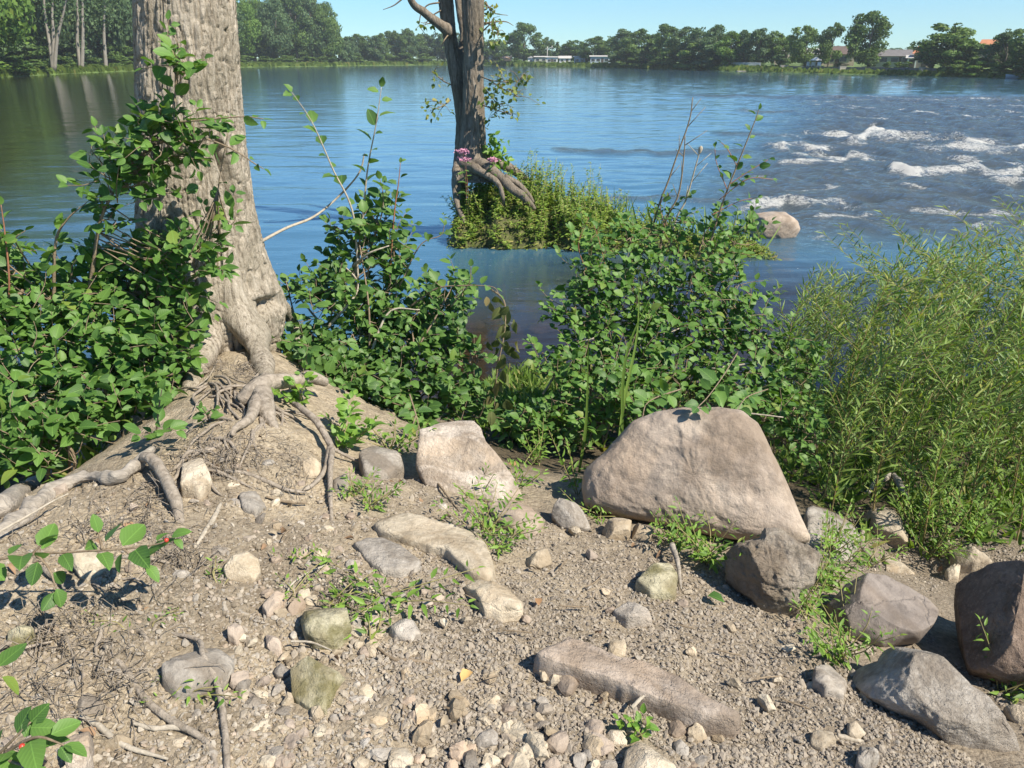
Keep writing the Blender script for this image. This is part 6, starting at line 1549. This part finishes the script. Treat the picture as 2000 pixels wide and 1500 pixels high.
# climbing stems across the trunk
s = Shrub('shrub', 'arching leafy stems climbing across the front of the big trunk', 'shrub', [(-1.75, 3.45), (-1.85, 3.3)], 12, M_LEAF_A, TPL_BROAD, .072)
s.shoot([(165, 640, 3.55), (185, 500, 3.55), (200, 420, 3.55), (250, 330, 3.55), (300, 280, 3.55), (330, 230, 3.55)], .011, .05, .075, None, .15)
s.shoot([(105, 620, 3.5), (108, 480, 3.5), (130, 430, 3.5), (170, 395, 3.5)], .009, .05, .07, None, .6)
s.shoot([(325, 262, 3.55), (340, 200, 3.55), (345, 140, 3.55), (350, 95, 3.55), (340, 70, 3.55)], .005, .035, .075, None, .05)
s.shoot([(325, 240, 3.55), (390, 235, 3.52), (470, 228, 3.5), (514, 232, 3.5)], .005, .04, .075, None, .05)
s.shoot([(340, 256, 3.55), (400, 270, 3.52), (455, 292, 3.5), (495, 318, 3.5), (515, 330, 3.5)], .005, .045, .07, None, .05)
s.shoot([(420, 420, 3.58), (430, 340, 3.55), (445, 260, 3.55)], .003, .06, .06, None, .1)
for a in [(320, 290, 60, 40, 3.55, 12), (270, 320, 50, 36, 3.55, 9), (345, 110, 34, 36, 3.5, 5), (300, 240, 46, 30, 3.55, 6), (215, 410, 34, 34, 3.55, 4), (200, 300, 40, 26, 3.55, 4), (370, 250, 50, 24, 3.52, 5), (320, 370, 50, 30, 3.55, 4), (220, 350, 50, 36, 3.55, 6), (430, 420, 30, 24, 3.6, 3), (370, 480, 56, 36, 3.6, 9), (320, 500, 46, 36, 3.6, 6), (400, 515, 34, 30, 3.6, 4)]:
    s.lobe(*a, stem=False, tl=.15)
s.stem([P(340, 480, 3.6), P(390, 470, 3.6), P(430, 440, 3.6)], .004)
s.done()
# middle shrub
s = Shrub('shrub', 'bushy shrub with tall leafy shoots between the big trunk and the water gap', 'shrub', [(-.75, 4.1), (-.5, 4.1), (-.9, 4.3), (-.35, 4.2)], 13, M_LEAF_B, TPL_TOOTH, .070)
for a in [(700, 470, 60, 50, 4.55, 12), (740, 430, 50, 50, 4.6, 9), (690, 540, 90, 50, 4.5, 18), (640, 600, 70, 60, 4.4, 16), (740, 590, 80, 60, 4.5, 20), (830, 600, 80, 50, 4.5, 18), (610, 670, 60, 60, 4.25, 16), (690, 670, 80, 60, 4.3, 22), (790, 680, 90, 60, 4.35, 22), (870, 660, 60, 60, 4.4, 14),
          (650, 740, 80, 60, 4.1, 20), (740, 750, 90, 60, 4.15, 24), (840, 740, 80, 60, 4.2, 20), (700, 820, 80, 46, 3.95, 18), (790, 810, 70, 40, 3.98, 16), (880, 780, 40, 46, 4.1, 8), (890, 560, 50, 36, 4.5, 8), (560, 560, 36, 30, 4.6, 4), (770, 500, 50, 50, 4.55, 8), (920, 700, 40, 50, 4.3, 8), (930, 790, 46, 40, 4.2, 9), (700, 620, 100, 80, 4.4, 12), (800, 640, 90, 70, 4.4, 12)]:
    s.lobe(*a)
s.shoot([(690, 560, 4.5), (708, 430, 4.55), (718, 330, 4.55), (735, 240, 4.5), (745, 170, 4.5)], .007, .045, .088, M_DEADTWIG, .3)
s.shoot([(700, 560, 4.5), (690, 420, 4.5), (650, 330, 4.48), (610, 240, 4.45), (570, 180, 4.4)], .007, .06, .09, M_DEADTWIG, .3)
s.shoot([(760, 560, 4.5), (770, 420, 4.5), (778, 360, 4.5), (782, 318, 4.5)], .005, .04, .05, M_REDTWIG, .2)
s.shoot([(720, 500, 4.55), (745, 420, 4.55), (748, 380, 4.55), (742, 350, 4.55)], .005, .03, .085, None, .3)
s.shoot([(780, 560, 4.45), (820, 480, 4.45), (860, 460, 4.45), (868, 440, 4.45)], .004, .04, .055, None, .4)
s.shoot([(800, 600, 4.4), (850, 565, 4.35), (900, 558, 4.3), (960, 560, 4.25), (975, 575, 4.2)], .006, .05, .07, None, .2)
s.shoot([(880, 600, 4.35), (915, 555, 4.3), (920, 520, 4.3)], .004, .03, .07, None, .4)
for px in [[(650, 660, 4.4), (600, 600, 4.6), (555, 545, 4.7)], [(690, 520, 4.5), (720, 495, 4.4), (760, 480, 4.4)], [(640, 640, 4.3), (700, 560, 4.4), (650, 500, 4.5)], [(720, 700, 4.2), (760, 610, 4.3), (820, 605, 4.3)]]:
    s.stem([P(*q) for q in px], .009, .003, 16, M_DEADTWIG, .2)
s.stem([P(502, 476, 4.2), P(560, 445, 4.35), P(610, 425, 4.5), P(655, 390, 4.6), P(700, 340, 4.6), P(712, 300, 4.6)], .009, .004, 30, M_DEADTWIG, .2)
s.done()
# wilted branch hanging in the gap
s = Shrub('hanging_branch', 'broken branch with limp wilted leaves drooping in the gap between the shrubs', 'branch', [(-.2, 4.3)], 14, M_WILT, TPL_TOOTH, .075)
l = s.stem([P(960, 565, 4.25), P(985, 590, 4.2), P(985, 650, 4.15), P(972, 720, 4.1), P(965, 800, 4.05)], .006, .002, 26)
for k in range(5, 26):
    for _ in range(2):
        s.pos.append(l[k] + s.r.normal(size=3) * [.045, .04, .02]); s.d.append(unit(np.array([s.r.normal() * .3, s.r.normal() * .3 - .1, -1]))); s.n.append(unit(s.r.normal(size=3) + [0, -1, 0])); s.sz.append(s.r.uniform(.05, .085))
s.done()
# right shrub
s = Shrub('shrub', 'dense dark green shrub with toothed leaves behind the largest boulder', 'shrub', [(.75, 3.95), (1.05, 4.2), (.5, 4.4), (1.3, 4.1), (.95, 4.7)], 15, M_LEAF_C, TPL_TOOTH, .064)
for a in [(1230, 480, 80, 50, 5.1, 16), (1310, 440, 70, 50, 5.2, 14), (1370, 490, 80, 60, 5.0, 18), (1160, 540, 80, 50, 4.9, 16), (1250, 560, 90, 60, 4.9, 22), (1350, 570, 90, 60, 4.9, 22), (1440, 570, 70, 60, 4.9, 16), (1120, 600, 70, 50, 4.7, 14), (1200, 640, 80, 60, 4.7, 22), (1300, 650, 90, 60, 4.7, 24), (1400, 650, 90, 60, 4.7, 22), (1480, 650, 70, 60, 4.7, 16),
          (1130, 680, 60, 50, 4.55, 14), (1220, 720, 80, 60, 4.4, 20), (1320, 730, 90, 50, 4.3, 22), (1420, 740, 90, 50, 4.3, 22), (1500, 740, 70, 60, 4.3, 16), (1550, 810, 60, 50, 4.1, 14), (1480, 800, 60, 40, 4.0, 12), (1180, 770, 60, 46, 4.1, 12), (1250, 780, 60, 36, 3.95, 12), (1560, 700, 60, 50, 4.5, 12), (1440, 470, 60, 60, 5.1, 10), (1150, 470, 40, 40, 5.1, 6), (1590, 860, 40, 50, 3.95, 8), (1110, 740, 36, 40, 4.3, 7), (1090, 800, 50, 40, 4.2, 10), (1150, 830, 50, 30, 4.0, 9), (1060, 700, 30, 40, 4.5, 4), (1060, 830, 60, 40, 4.1, 12), (1000, 830, 46, 40, 4.3, 9), (1240, 600, 100, 80, 4.8, 14), (1380, 620, 110, 80, 4.8, 16), (1270, 700, 110, 60, 4.5, 14), (1190, 590, 70, 60, 4.85, 9)]:
    s.lobe(*a)
s.shoot([(1380, 500, 5.0), (1410, 400, 5.0), (1445, 310, 5.0), (1475, 235, 5.0), (1482, 214, 5.0)], .007, .05, .065, None, .15)
for px in [[(1425, 360, 5.0), (1462, 335, 5.0), (1500, 312, 5.0)], [(1405, 390, 5.0), (1460, 350, 4.95), (1510, 350, 4.95)], [(1420, 370, 5.0), (1400, 320, 5.0), (1396, 290, 5.0)], [(1440, 325, 5.0), (1420, 290, 5.0), (1408, 278, 5.0)], [(1390, 420, 5.0), (1440, 395, 5.0), (1480, 385, 5.0)], [(1300, 450, 5.2), (1290, 400, 5.2), (1310, 375, 5.2)], [(1150, 540, 4.9), (1130, 480, 4.9), (1150, 425, 4.9)], [(1185, 530, 4.9), (1170, 470, 4.9), (1160, 440, 4.9)]]:
    s.shoot(px, .003, .035, .055, M_REDTWIG, .2)
for px in [[(1080, 800, 4.3), (1200, 700, 4.5), (1330, 640, 4.6)], [(1060, 770, 4.4), (1120, 680, 4.5), (1160, 660, 4.5)], [(1390, 720, 4.25), (1450, 712, 4.25), (1480, 705, 4.25)], [(1380, 800, 3.8), (1450, 806, 3.75), (1530, 815, 3.7)]]:
    s.stem([P(*q) for q in px], .007, .003, 16, M_DEADTWIG, .15)
s.shoot([(1330, 760, 3.9), (1285, 775, 3.55), (1262, 790, 3.35), (1255, 815, 3.25)], .004, .03, .075, None, .3)
s.shoot([(1440, 690, 3.8), (1415, 730, 3.4), (1385, 772, 3.0), (1362, 796, 2.88)], .003, .03, .075, None, .55)
s.shoot([(1500, 760, 3.7), (1460, 775, 3.3), (1440, 800, 3.05)], .003, .03, .06, None, .5)
s.done()
# dry stalks sticking out of the right shrub
for px, lab in [([(1270, 480, 5.3), (1310, 340, 5.3), (1345, 240, 5.3), (1353, 190, 5.3)], 'tallest bare reddish stalk above the right shrub'), ([(1290, 480, 5.3), (1325, 380, 5.3), (1336, 300, 5.3), (1338, 266, 5.3)], 'thin dark bare stalk close to the tallest stalk'),
                ([(1310, 480, 5.3), (1340, 390, 5.3), (1360, 320, 5.3), (1370, 285, 5.3)], 'bare stalk with a dry seed head, right of the tallest stalk')]:
    pts = [P(*q) for q in px]; b = pts[0].copy(); b[2] = G(b[0], b[1]); g = Geo()
    V, FS = tube([b] + pts, np.linspace(.008, .003, 5), 6, 24, .1); g.add(V, FS)
    L = smooth_line(np.array(pts), 20)
    for k in (6, 9, 12, 15):
        V, FS = tube([L[k], L[k] + [random.uniform(-.1, .14), 0, random.uniform(.05, .14)]], [.003, .0015], 4); g.add(V, FS)
    if 'seed' in lab: V, FS = tube([L[-4], L[-2], L[-1]], [.008, .014, .004], 6, 8, .3); g.add(V, FS)
    V, FS, A = g.out(); tag(mobj('dry_stalk', V, FS, M_DEADTWIG if 'seed' in lab else M_TWIG, None, True, None, b), lab, 'stalk')

# ------------------------------------------------------------------ willow thicket
def willow_tpl(seed, H):
    r = np.random.default_rng(seed); g = Geo(); pos, d, nr, sz = [], [], [], []
    def twig(line, r0, step, L0, start):
        V, FS = tube(line, np.linspace(r0, .0012, len(line)), 5); g.add(V, FS)
        seg = np.linalg.norm(np.diff(line, axis=0), axis=1); t = np.concatenate([[0], np.cumsum(seg)]); q = np.arange(t[-1] * start, t[-1], step)
        for j, a in enumerate(q):
            p = np.array([np.interp(a, t, line[:, i]) for i in range(3)]); tg = unit(np.array([np.interp(min(a + .02, t[-1]), t, line[:, i]) for i in range(3)]) - p + 1e-6)
            an = j * 2.4 + r.uniform(-.4, .4); sd = np.array([math.cos(an), math.sin(an), 0])
            pos.append(p); d.append(unit(tg * .75 + sd * .75 + r.normal(size=3) * .15)); nr.append(unit(r.normal(size=3) * .5 + [.2, -.3, .9])); sz.append(L0 * r.uniform(.6, 1.15) * (1 - .35 * a / t[-1]))
    base = np.array([0, 0, -.03]); top = np.array([.16 * H + r.normal() * .08, r.normal() * .08, H])
    main = smooth_line(np.array([base, base * .5 + top * .5 + [-.06 * H, r.normal() * .03, 0], top]), 18); twig(main, .0042, .0135, .11, .12)
    for k in r.choice(np.arange(4, 15), 6, replace=False):
        e = main[k] + np.array([r.normal() * .14 + .06, r.normal() * .14, r.uniform(.22, .42)]) * (H / 1.3)
        twig(smooth_line(np.array([main[k], (main[k] + e) / 2 + [r.normal() * .03, 0, -.03], e]), 8), .0022, .016, .088, .1)
    V, FS, A = g.out()
    lv = leaf_batch(np.array(pos), np.array(d), np.array(nr), np.array(sz), r, TPL_NARROW)
    return mesh_data('stem', V, FS, M_REDSTEM), mesh_data('leaves', lv[0], lv[1], M_WILLOW, True, {'tint': lv[2] * .6}, lv[3])
M_REDSTEM = plain_mat('willow_stem', (.23, .18, .07), .6, .25, 15)
WT = [willow_tpl(700 + i, h) for i, h in enumerate((1.5, 1.4, 1.25, 1.1, .95, .75, .55))]
def willows():
    r = np.random.default_rng(71); spots = []
    for i in range(1500):
        x, y = r.uniform(1.35, 6.0), r.uniform(3.25, 7.2)
        u, v, _ = proj((x, y, float(G(x, y))))
        if u > 2150 or u < 1500: continue
        if y < 4.6 and u < 1600: continue
        if y > 6.6 and u < 1640 and r.uniform() > .5: continue
        if all((x - a) ** 2 + (y - b) ** 2 > .195 ** 2 for a, b, *_ in spots): spots.append((x, y, u, v))
    for x, y, u, v in spots:
        z = float(G(x, y)); top = np.interp(u, [1500, 1600, 1700, 1800, 1900, 2000, 2150], [520, 470, 440, 440, 430, 380, 380]) + abs(r.normal()) * 85 + (y < 4.0) * 120 * r.uniform(.3, 1.3)
        h = P(u, top, y)[2] - z
        if h < .2: continue
        h = min(h, 1.75); k = int(np.argmin([abs(hh - h) for hh in (1.5, 1.4, 1.25, 1.1, .95, .75, .55)])); sc = h / (1.5, 1.4, 1.25, 1.1, .95, .75, .55)[k]
        o = thing('willow', f"{'tall' if h > 1.2 else 'middling' if h > .8 else 'short'} slender young willow {'close to the right shrub' if u < 1680 else 'in the middle of the right-hand thicket' if u < 1850 else 'by the right edge of the thicket'}, {'in front' if y < 4.4 else 'at the back'}", 'willow', (x, y, z), 'young willows in the thicket at the right')
        o.rotation_euler = (r.normal() * .05, r.normal() * .05, r.normal() * .5); o.scale = (sc * r.uniform(.9, 1.1),) * 2 + (sc,)
        link('stem', WT[k][0], o); q = link('leaves', WT[k][1], o); q['kind'] = 'stuff'
    print('willows', len(spots))
willows()

# ------------------------------------------------------------------ weeds, seedlings, grass
def weed(label, u, v, h, n, L, seed, mat=None, tpl=None, lean=(0, 0), stems=3, spread=.06, group=None, step=.02, name='weed', cat='weed', b=None):
    s = Shrub(name, label, cat, [(u, v)], seed, mat or M_WEED, tpl or TPL_LANCE, L, M_SHOOT, group); r = s.r; b = s.bases[0]
    for k in range(stems):
        e = b + np.array([r.normal() * spread + lean[0], r.normal() * spread + lean[1], h * r.uniform(.6, 1.1)])
        l = s.stem([b + r.normal(size=3) * [.015, .015, 0] - [0, 0, .01], (b + e) / 2 + r.normal(size=3) * .01, e], .0025, .001, 12)
        s.nodes(l, step, L, 1.2, .1)
    s.done(60)
WD = [('leafy green weed tuft between the biggest cream rock and the plate of rock', 945, 1035, .16, .055, 7), ('green weed tuft at the right foot of the largest boulder', 1375, 1095, .20, .06, 9), ('second green weed at the foot of the largest boulder, nearer the cream stones', 1330, 1062, .13, .05, 6),
      ('low weed growing along the base of the largest boulder', 1250, 1008, .12, .045, 6), ('small weed left of the cream block stones', 1168, 1010, .10, .045, 4), ('weed by the drooping leaves above the cream angular stone', 975, 1078, .08, .05, 5), ('slender weed standing in front of the tall speckled slab', 930, 965, .2, .04, 2),
      ('grassy weed tuft left of the biggest cream rock', 715, 990, .12, .045, 5), ('sparse weed below the grey flat rock', 700, 965, .10, .04, 4), ('weed in the crevice behind the plate of rock', 1010, 950, .16, .05, 5), ('leafy weed in the shade right of the speckled slab', 1050, 905, .22, .055, 5), ('upright pale weed in the dark hollow', 1130, 960, .36, .06, 2), ('feathery weed beside the dark hollow', 1145, 880, .34, .05, 3),
      ('weed tuft at the left end of the long veined rock', 1640, 1290, .2, .05, 7), ('weed growing between the brownish-grey boulder and the rough boulder', 1570, 1195, .22, .055, 7), ('second weed against the rough boulder', 1615, 1150, .24, .055, 7), ('thin weed leaning over the brownish-grey boulder', 1660, 1255, .18, .045, 4), ('fresh weed behind the long veined rock', 1950, 1350, .2, .06, 4),
      ('weed mass below the greenish-grey flat rock', 1620, 1080, .24, .05, 8), ('weed between the greenish-grey rock and the tan flat stone', 1690, 1105, .14, .045, 5), ('weed behind the small whitish stone', 1820, 1085, .28, .05, 8), ('grassy weed beside the pale cracked rock', 1790, 1040, .3, .06, 8), ('weed beneath the willows near the right edge', 1900, 1050, .3, .06, 7),
      ('tiny seedling by the yellowish cube-like stone', 425, 1150, .04, .035, 3), ('tiny seedling in gravel left of the mossy block', 575, 1155, .05, .035, 3), ('tiny seedling near the bedrock lump', 285, 1232, .035, .03, 3), ('tiny seedling at the lower end of the bedrock lump', 355, 1352, .04, .04, 4), ('seedling right of the yellowish cube-like stone', 582, 1090, .05, .035, 3)]
for k, (lab, u, v, h, L, st) in enumerate(WD):
    weed(lab, u, v, h * .9, 0, L * .68, 2000 + k, stems=int(st * 1.5), spread=.05 + h * .25, step=.013)
weed('trailing creeping weed across the path above the round pale stone', 740, 1165, .05, 0, .045, 2101, stems=9, spread=.16, name='creeping_weed')
weed('trailing creeping weed hanging over the mossy block stone', 660, 1180, .05, 0, .04, 2102, stems=6, spread=.13, name='creeping_weed')
weed('creeping weed running down the path beside the round pale stone', 725, 1250, .03, 0, .035, 2103, stems=5, spread=.09, name='creeping_weed')
weed('lime-green seedling in front of the long slab', 1244, 1436, .045, 0, .03, 2104, M_LIME, TPL_BROAD, stems=6, spread=.028, name='seedling', cat='seedling')
weed('bright maple-like seedling under the mid shrub beside the thick root', 590, 790, .18, 0, .055, 2105, M_LIME, TPL_TOOTH, stems=4, spread=.07, name='seedling', cat='seedling')
weed('bright leafy seedling below the blunt arm of the thick root', 665, 866, .16, 0, .055, 2106, M_LIME, TPL_TOOTH, stems=5, spread=.09, name='seedling', cat='seedling')
weed('fine green weed at the lower front of the mid shrub', 760, 880, .16, 0, .05, 2107, None, None, stems=9, spread=.14)

def sprig(label, base, pxs, L, seed, mat, step=.05, berries=()):
    b = GR(*base); s = Shrub('leafy_sprig', label, 'sprig', [base], seed, mat, TPL_BROAD, L, M_TWIG)
    for px in pxs: s.shoot(px, .004, step, L, None, .1)
    for q in berries:
        c = P(*q); th, ph = np.meshgrid(np.linspace(0, 6.28, 10, endpoint=False), np.linspace(-1.57, 1.57, 7))
        mobj('berry', np.stack([np.cos(th) * np.cos(ph), np.sin(th) * np.cos(ph), np.sin(ph)], -1).reshape(-1, 3) * .006 + c, [grid_faces(7, 10, True)], M_BERRY, s.o)
    s.done()
M_BERRY = plain_mat('red_berry', (.50, .05, .03), .3, .1, 30)
sprig('leafy sprig low on the mound left of the thick grey root', (305, 850), [[(305, 850, 2.75), (310, 800, 2.72), (316, 760, 2.7)], [(305, 850, 2.75), (330, 838, 2.68), (345, 842, 2.66)], [(305, 850, 2.75), (285, 845, 2.7), (272, 852, 2.66)]], .075, 2201, M_LEAF_A, .03)
sprig('small sprig with fresh leaves casting a shadow on the mound', (405, 830), [[(405, 830, 2.9), (408, 805, 2.85), (420, 798, 2.82)], [(408, 815, 2.87), (395, 796, 2.83)]], .055, 2202, M_LEAF_A, .03)
sprig('branch of large leaves hanging over the ground at the left, nearest the camera', (-40, 1130), [[(-60, 1105, 1.75), (40, 1085, 1.75), (140, 1078, 1.75), (240, 1072, 1.75), (310, 1062, 1.75), (335, 1048, 1.75)], [(70, 1082, 1.75), (95, 1110, 1.72), (110, 1150, 1.7)], [(60, 1085, 1.75), (80, 1065, 1.76)], [(200, 1072, 1.75), (192, 1040, 1.77)], [(240, 1072, 1.75), (285, 1105, 1.72)]], .085, 2203, M_LEAF_A, .05, [(325, 1055, 1.73)])
sprig('large-leaved sprig with a red berry in the lower left corner', (30, 1480), [[(-30, 1500, 1.18), (20, 1450, 1.17), (60, 1410, 1.18)], [(10, 1470, 1.17), (70, 1440, 1.15), (125, 1455, 1.14)], [(0, 1480, 1.17), (30, 1490, 1.14), (60, 1500, 1.13)]], .082, 2204, M_LEAF_A, .035, [(43, 1458, 1.13), (50, 1466, 1.13)])
sprig('leaf tips poking in at the left edge above the corner sprig', (-30, 1330), [[(-50, 1300, 1.3), (-15, 1310, 1.3), (4, 1322, 1.3)]], .08, 2205, M_LEAF_A, .03)
sprig('shoot with a few broad leaves hanging in front of the speckled slab', (830, 900), [[(800, 770, 3.55), (815, 820, 3.45), (828, 880, 3.35), (835, 910, 3.3)], [(812, 812, 3.46), (800, 850, 3.4)], [(825, 870, 3.37), (860, 885, 3.3)]], .075, 2206, M_LEAF_B, .06)

def tall_blades():
    r = np.random.default_rng(95)
    for k, (px, lab) in enumerate([([(1205, 905, 3.6), (1218, 790, 3.7), (1245, 650, 3.8), (1248, 520, 3.85)], 'long narrow grass blade bending before the right shrub'), ([(1130, 930, 3.6), (1145, 820, 3.65), (1150, 640, 3.7)], 'upright broad grass blade in front of the dark hollow'), ([(1215, 880, 3.6), (1222, 700, 3.7), (1280, 560, 3.75)], 'long grass blade left of the largest boulder')]):
        L = smooth_line(np.array([P(*q) for q in px]), 16); w = np.interp(np.linspace(0, 1, 16), [0, .4, 1], [.006, .008, .001])[:, None]
        V = np.stack([L - [1, 0, 0] * w, L + np.array([0, .003, 0]), L + [1, 0, 0] * w], 1).reshape(-1, 3)
        tag(mobj('grass_blade', V, [grid_faces(16, 3)], M_GRASS, None, True, None, L[0]), lab, 'grass')
tall_blades()

def bank_cover():
    """low grass and litter under the shrubs and willows"""
    r = np.random.default_rng(96); n = 16000
    x = np.concatenate([r.uniform(-.4, 6, n), r.uniform(-.9, .6, n // 6)]); y = np.concatenate([r.uniform(3.2, 7.6, n), r.uniform(4.6, 6.9, n // 6)])
    x2 = r.uniform(-4.2, -1.85, 3000); y2 = r.uniform(2.6, 5.8, 3000); x = np.concatenate([x, x2]); y = np.concatenate([y, y2])
    z = G(x, y); u = np.array([proj(p)[0] for p in np.stack([x, y, z], -1)]); v = np.array([proj(p)[1] for p in np.stack([x, y, z], -1)])
    ok = (z > .0) & ((x > 1.5) | (x < -1.8) | (y > 4.3)) & ~((u < 1590) & (v > 950))
    for p in POLYS: ok &= ~in_poly(u, v, p)
    x, y, z = x[ok], y[ok], z[ok]; m = len(x)
    leaf_stuff('bank_grass', np.stack([x, y, z - .005], -1), np.stack([r.normal(size=m) * .7, r.normal(size=m) * .7, r.uniform(.3, 1.3, m)], -1), r.normal(size=(m, 3)) + [0, -.6, .5], r.uniform(.05, .17, m), r, M_GRASS, None, [leaf_tpl(.05, .3, .4, .2, (.3, .7), (1, .7)), leaf_tpl(.11, .3, .3, -.2, (.3, .7), (1, .7))])
bank_cover()

def litter():
    r = np.random.default_rng(97)
    md = plain_mat('dead_leaf', (.30, .17, .08), .8, .3, 30); mo = plain_mat('orange_leaf', (.58, .36, .13), .7, .15, 30); mg = M_LEAF_C
    for (u, v, s, m, lab) in [(1382, 1172, .055, mg, 'single dark green leaf lying on the gravel'), (916, 1318, .04, mo, 'single orange dead leaf lying on the path'), (1050, 1176, .03, md, 'small curled red-brown leaf above the long slab'), (1448, 1022, .035, md, 'curled brown leaf caught on the largest boulder'),
                              (1008, 915, .05, md, 'brown dead leaf beside the tall speckled slab'), (632, 1104, .03, mg, 'small green leaf fallen on the slope')]:
        p = GR(u, v) + [0, 0, .01]; V, Q, T, UV = TPL_TOOTH[1]; a = r.uniform(0, 6.28)
        x = np.array([math.cos(a), math.sin(a), .15]); y = np.array([-math.sin(a), math.cos(a), .2]); z = np.cross(x, y)
        tag(mobj('fallen_leaf', p + s * (V[:, :1] * x + V[:, 1:2] * y + (V[:, 2:] + .12) * z), [Q, T], m, None, True, None, p, uv=UV), lab, 'leaf')
litter()
def dead_leaves():
    r = np.random.default_rng(98); md = [plain_mat('dry_brown_leaf', (.24, .15, .085), .85, .3, 30), plain_mat('dry_grey_leaf', (.30, .24, .16), .85, .3, 30)]
    ms = [[mesh_data('fallen_leaf', V, [Q, T], m, True, None, UV) for V, Q, T, UV in (leaf_tpl(.33, .7, .5, .6), leaf_tpl(.3, -.5, -.4, -.5), leaf_tpl(.26, .9, .8, .4))] for m in md]
    u, v = sample_ground(r, 260, lambda u, v: .25 + .6 * (v < 1120))
    for p in ground_xy(u, v)[:60]:
        k = r.integers(0, 2); o = link('fallen_leaf', ms[k][r.integers(0, 3)], None, p + [0, 0, .012]); s = r.uniform(.018, .038)
        o.scale = (s, s, s); o.rotation_euler = (r.normal() * .5, r.normal() * .5, r.uniform(0, 6.28))
        tag(o, f"small curled dry {('brown', 'greyish')[k]} leaf lying on the bank soil", 'leaf', f"dry {('brown', 'greyish')[k]} leaves on the bank")
dead_leaves()
# ------------------------------------------------------------------ air
def haze():
    V, FS = box(-700, 700, -40, 900, -2.5, 45)
    m = bpy.data.materials.new('haze'); m.use_nodes = True
    nt = m.node_tree; nt.nodes.remove(nt.nodes['Principled BSDF'])
    v = nt.nodes.new('ShaderNodeVolumePrincipled'); v.inputs['Color'].default_value = (.88, .95, 1, 1); v.inputs['Density'].default_value = .00038
    v.inputs['Anisotropy'].default_value = .2
    nt.links.new(v.outputs[0], nt.nodes['Material Output'].inputs['Volume'])
    mobj('haze', V, FS, m, None, False)['kind'] = 'stuff'
haze()
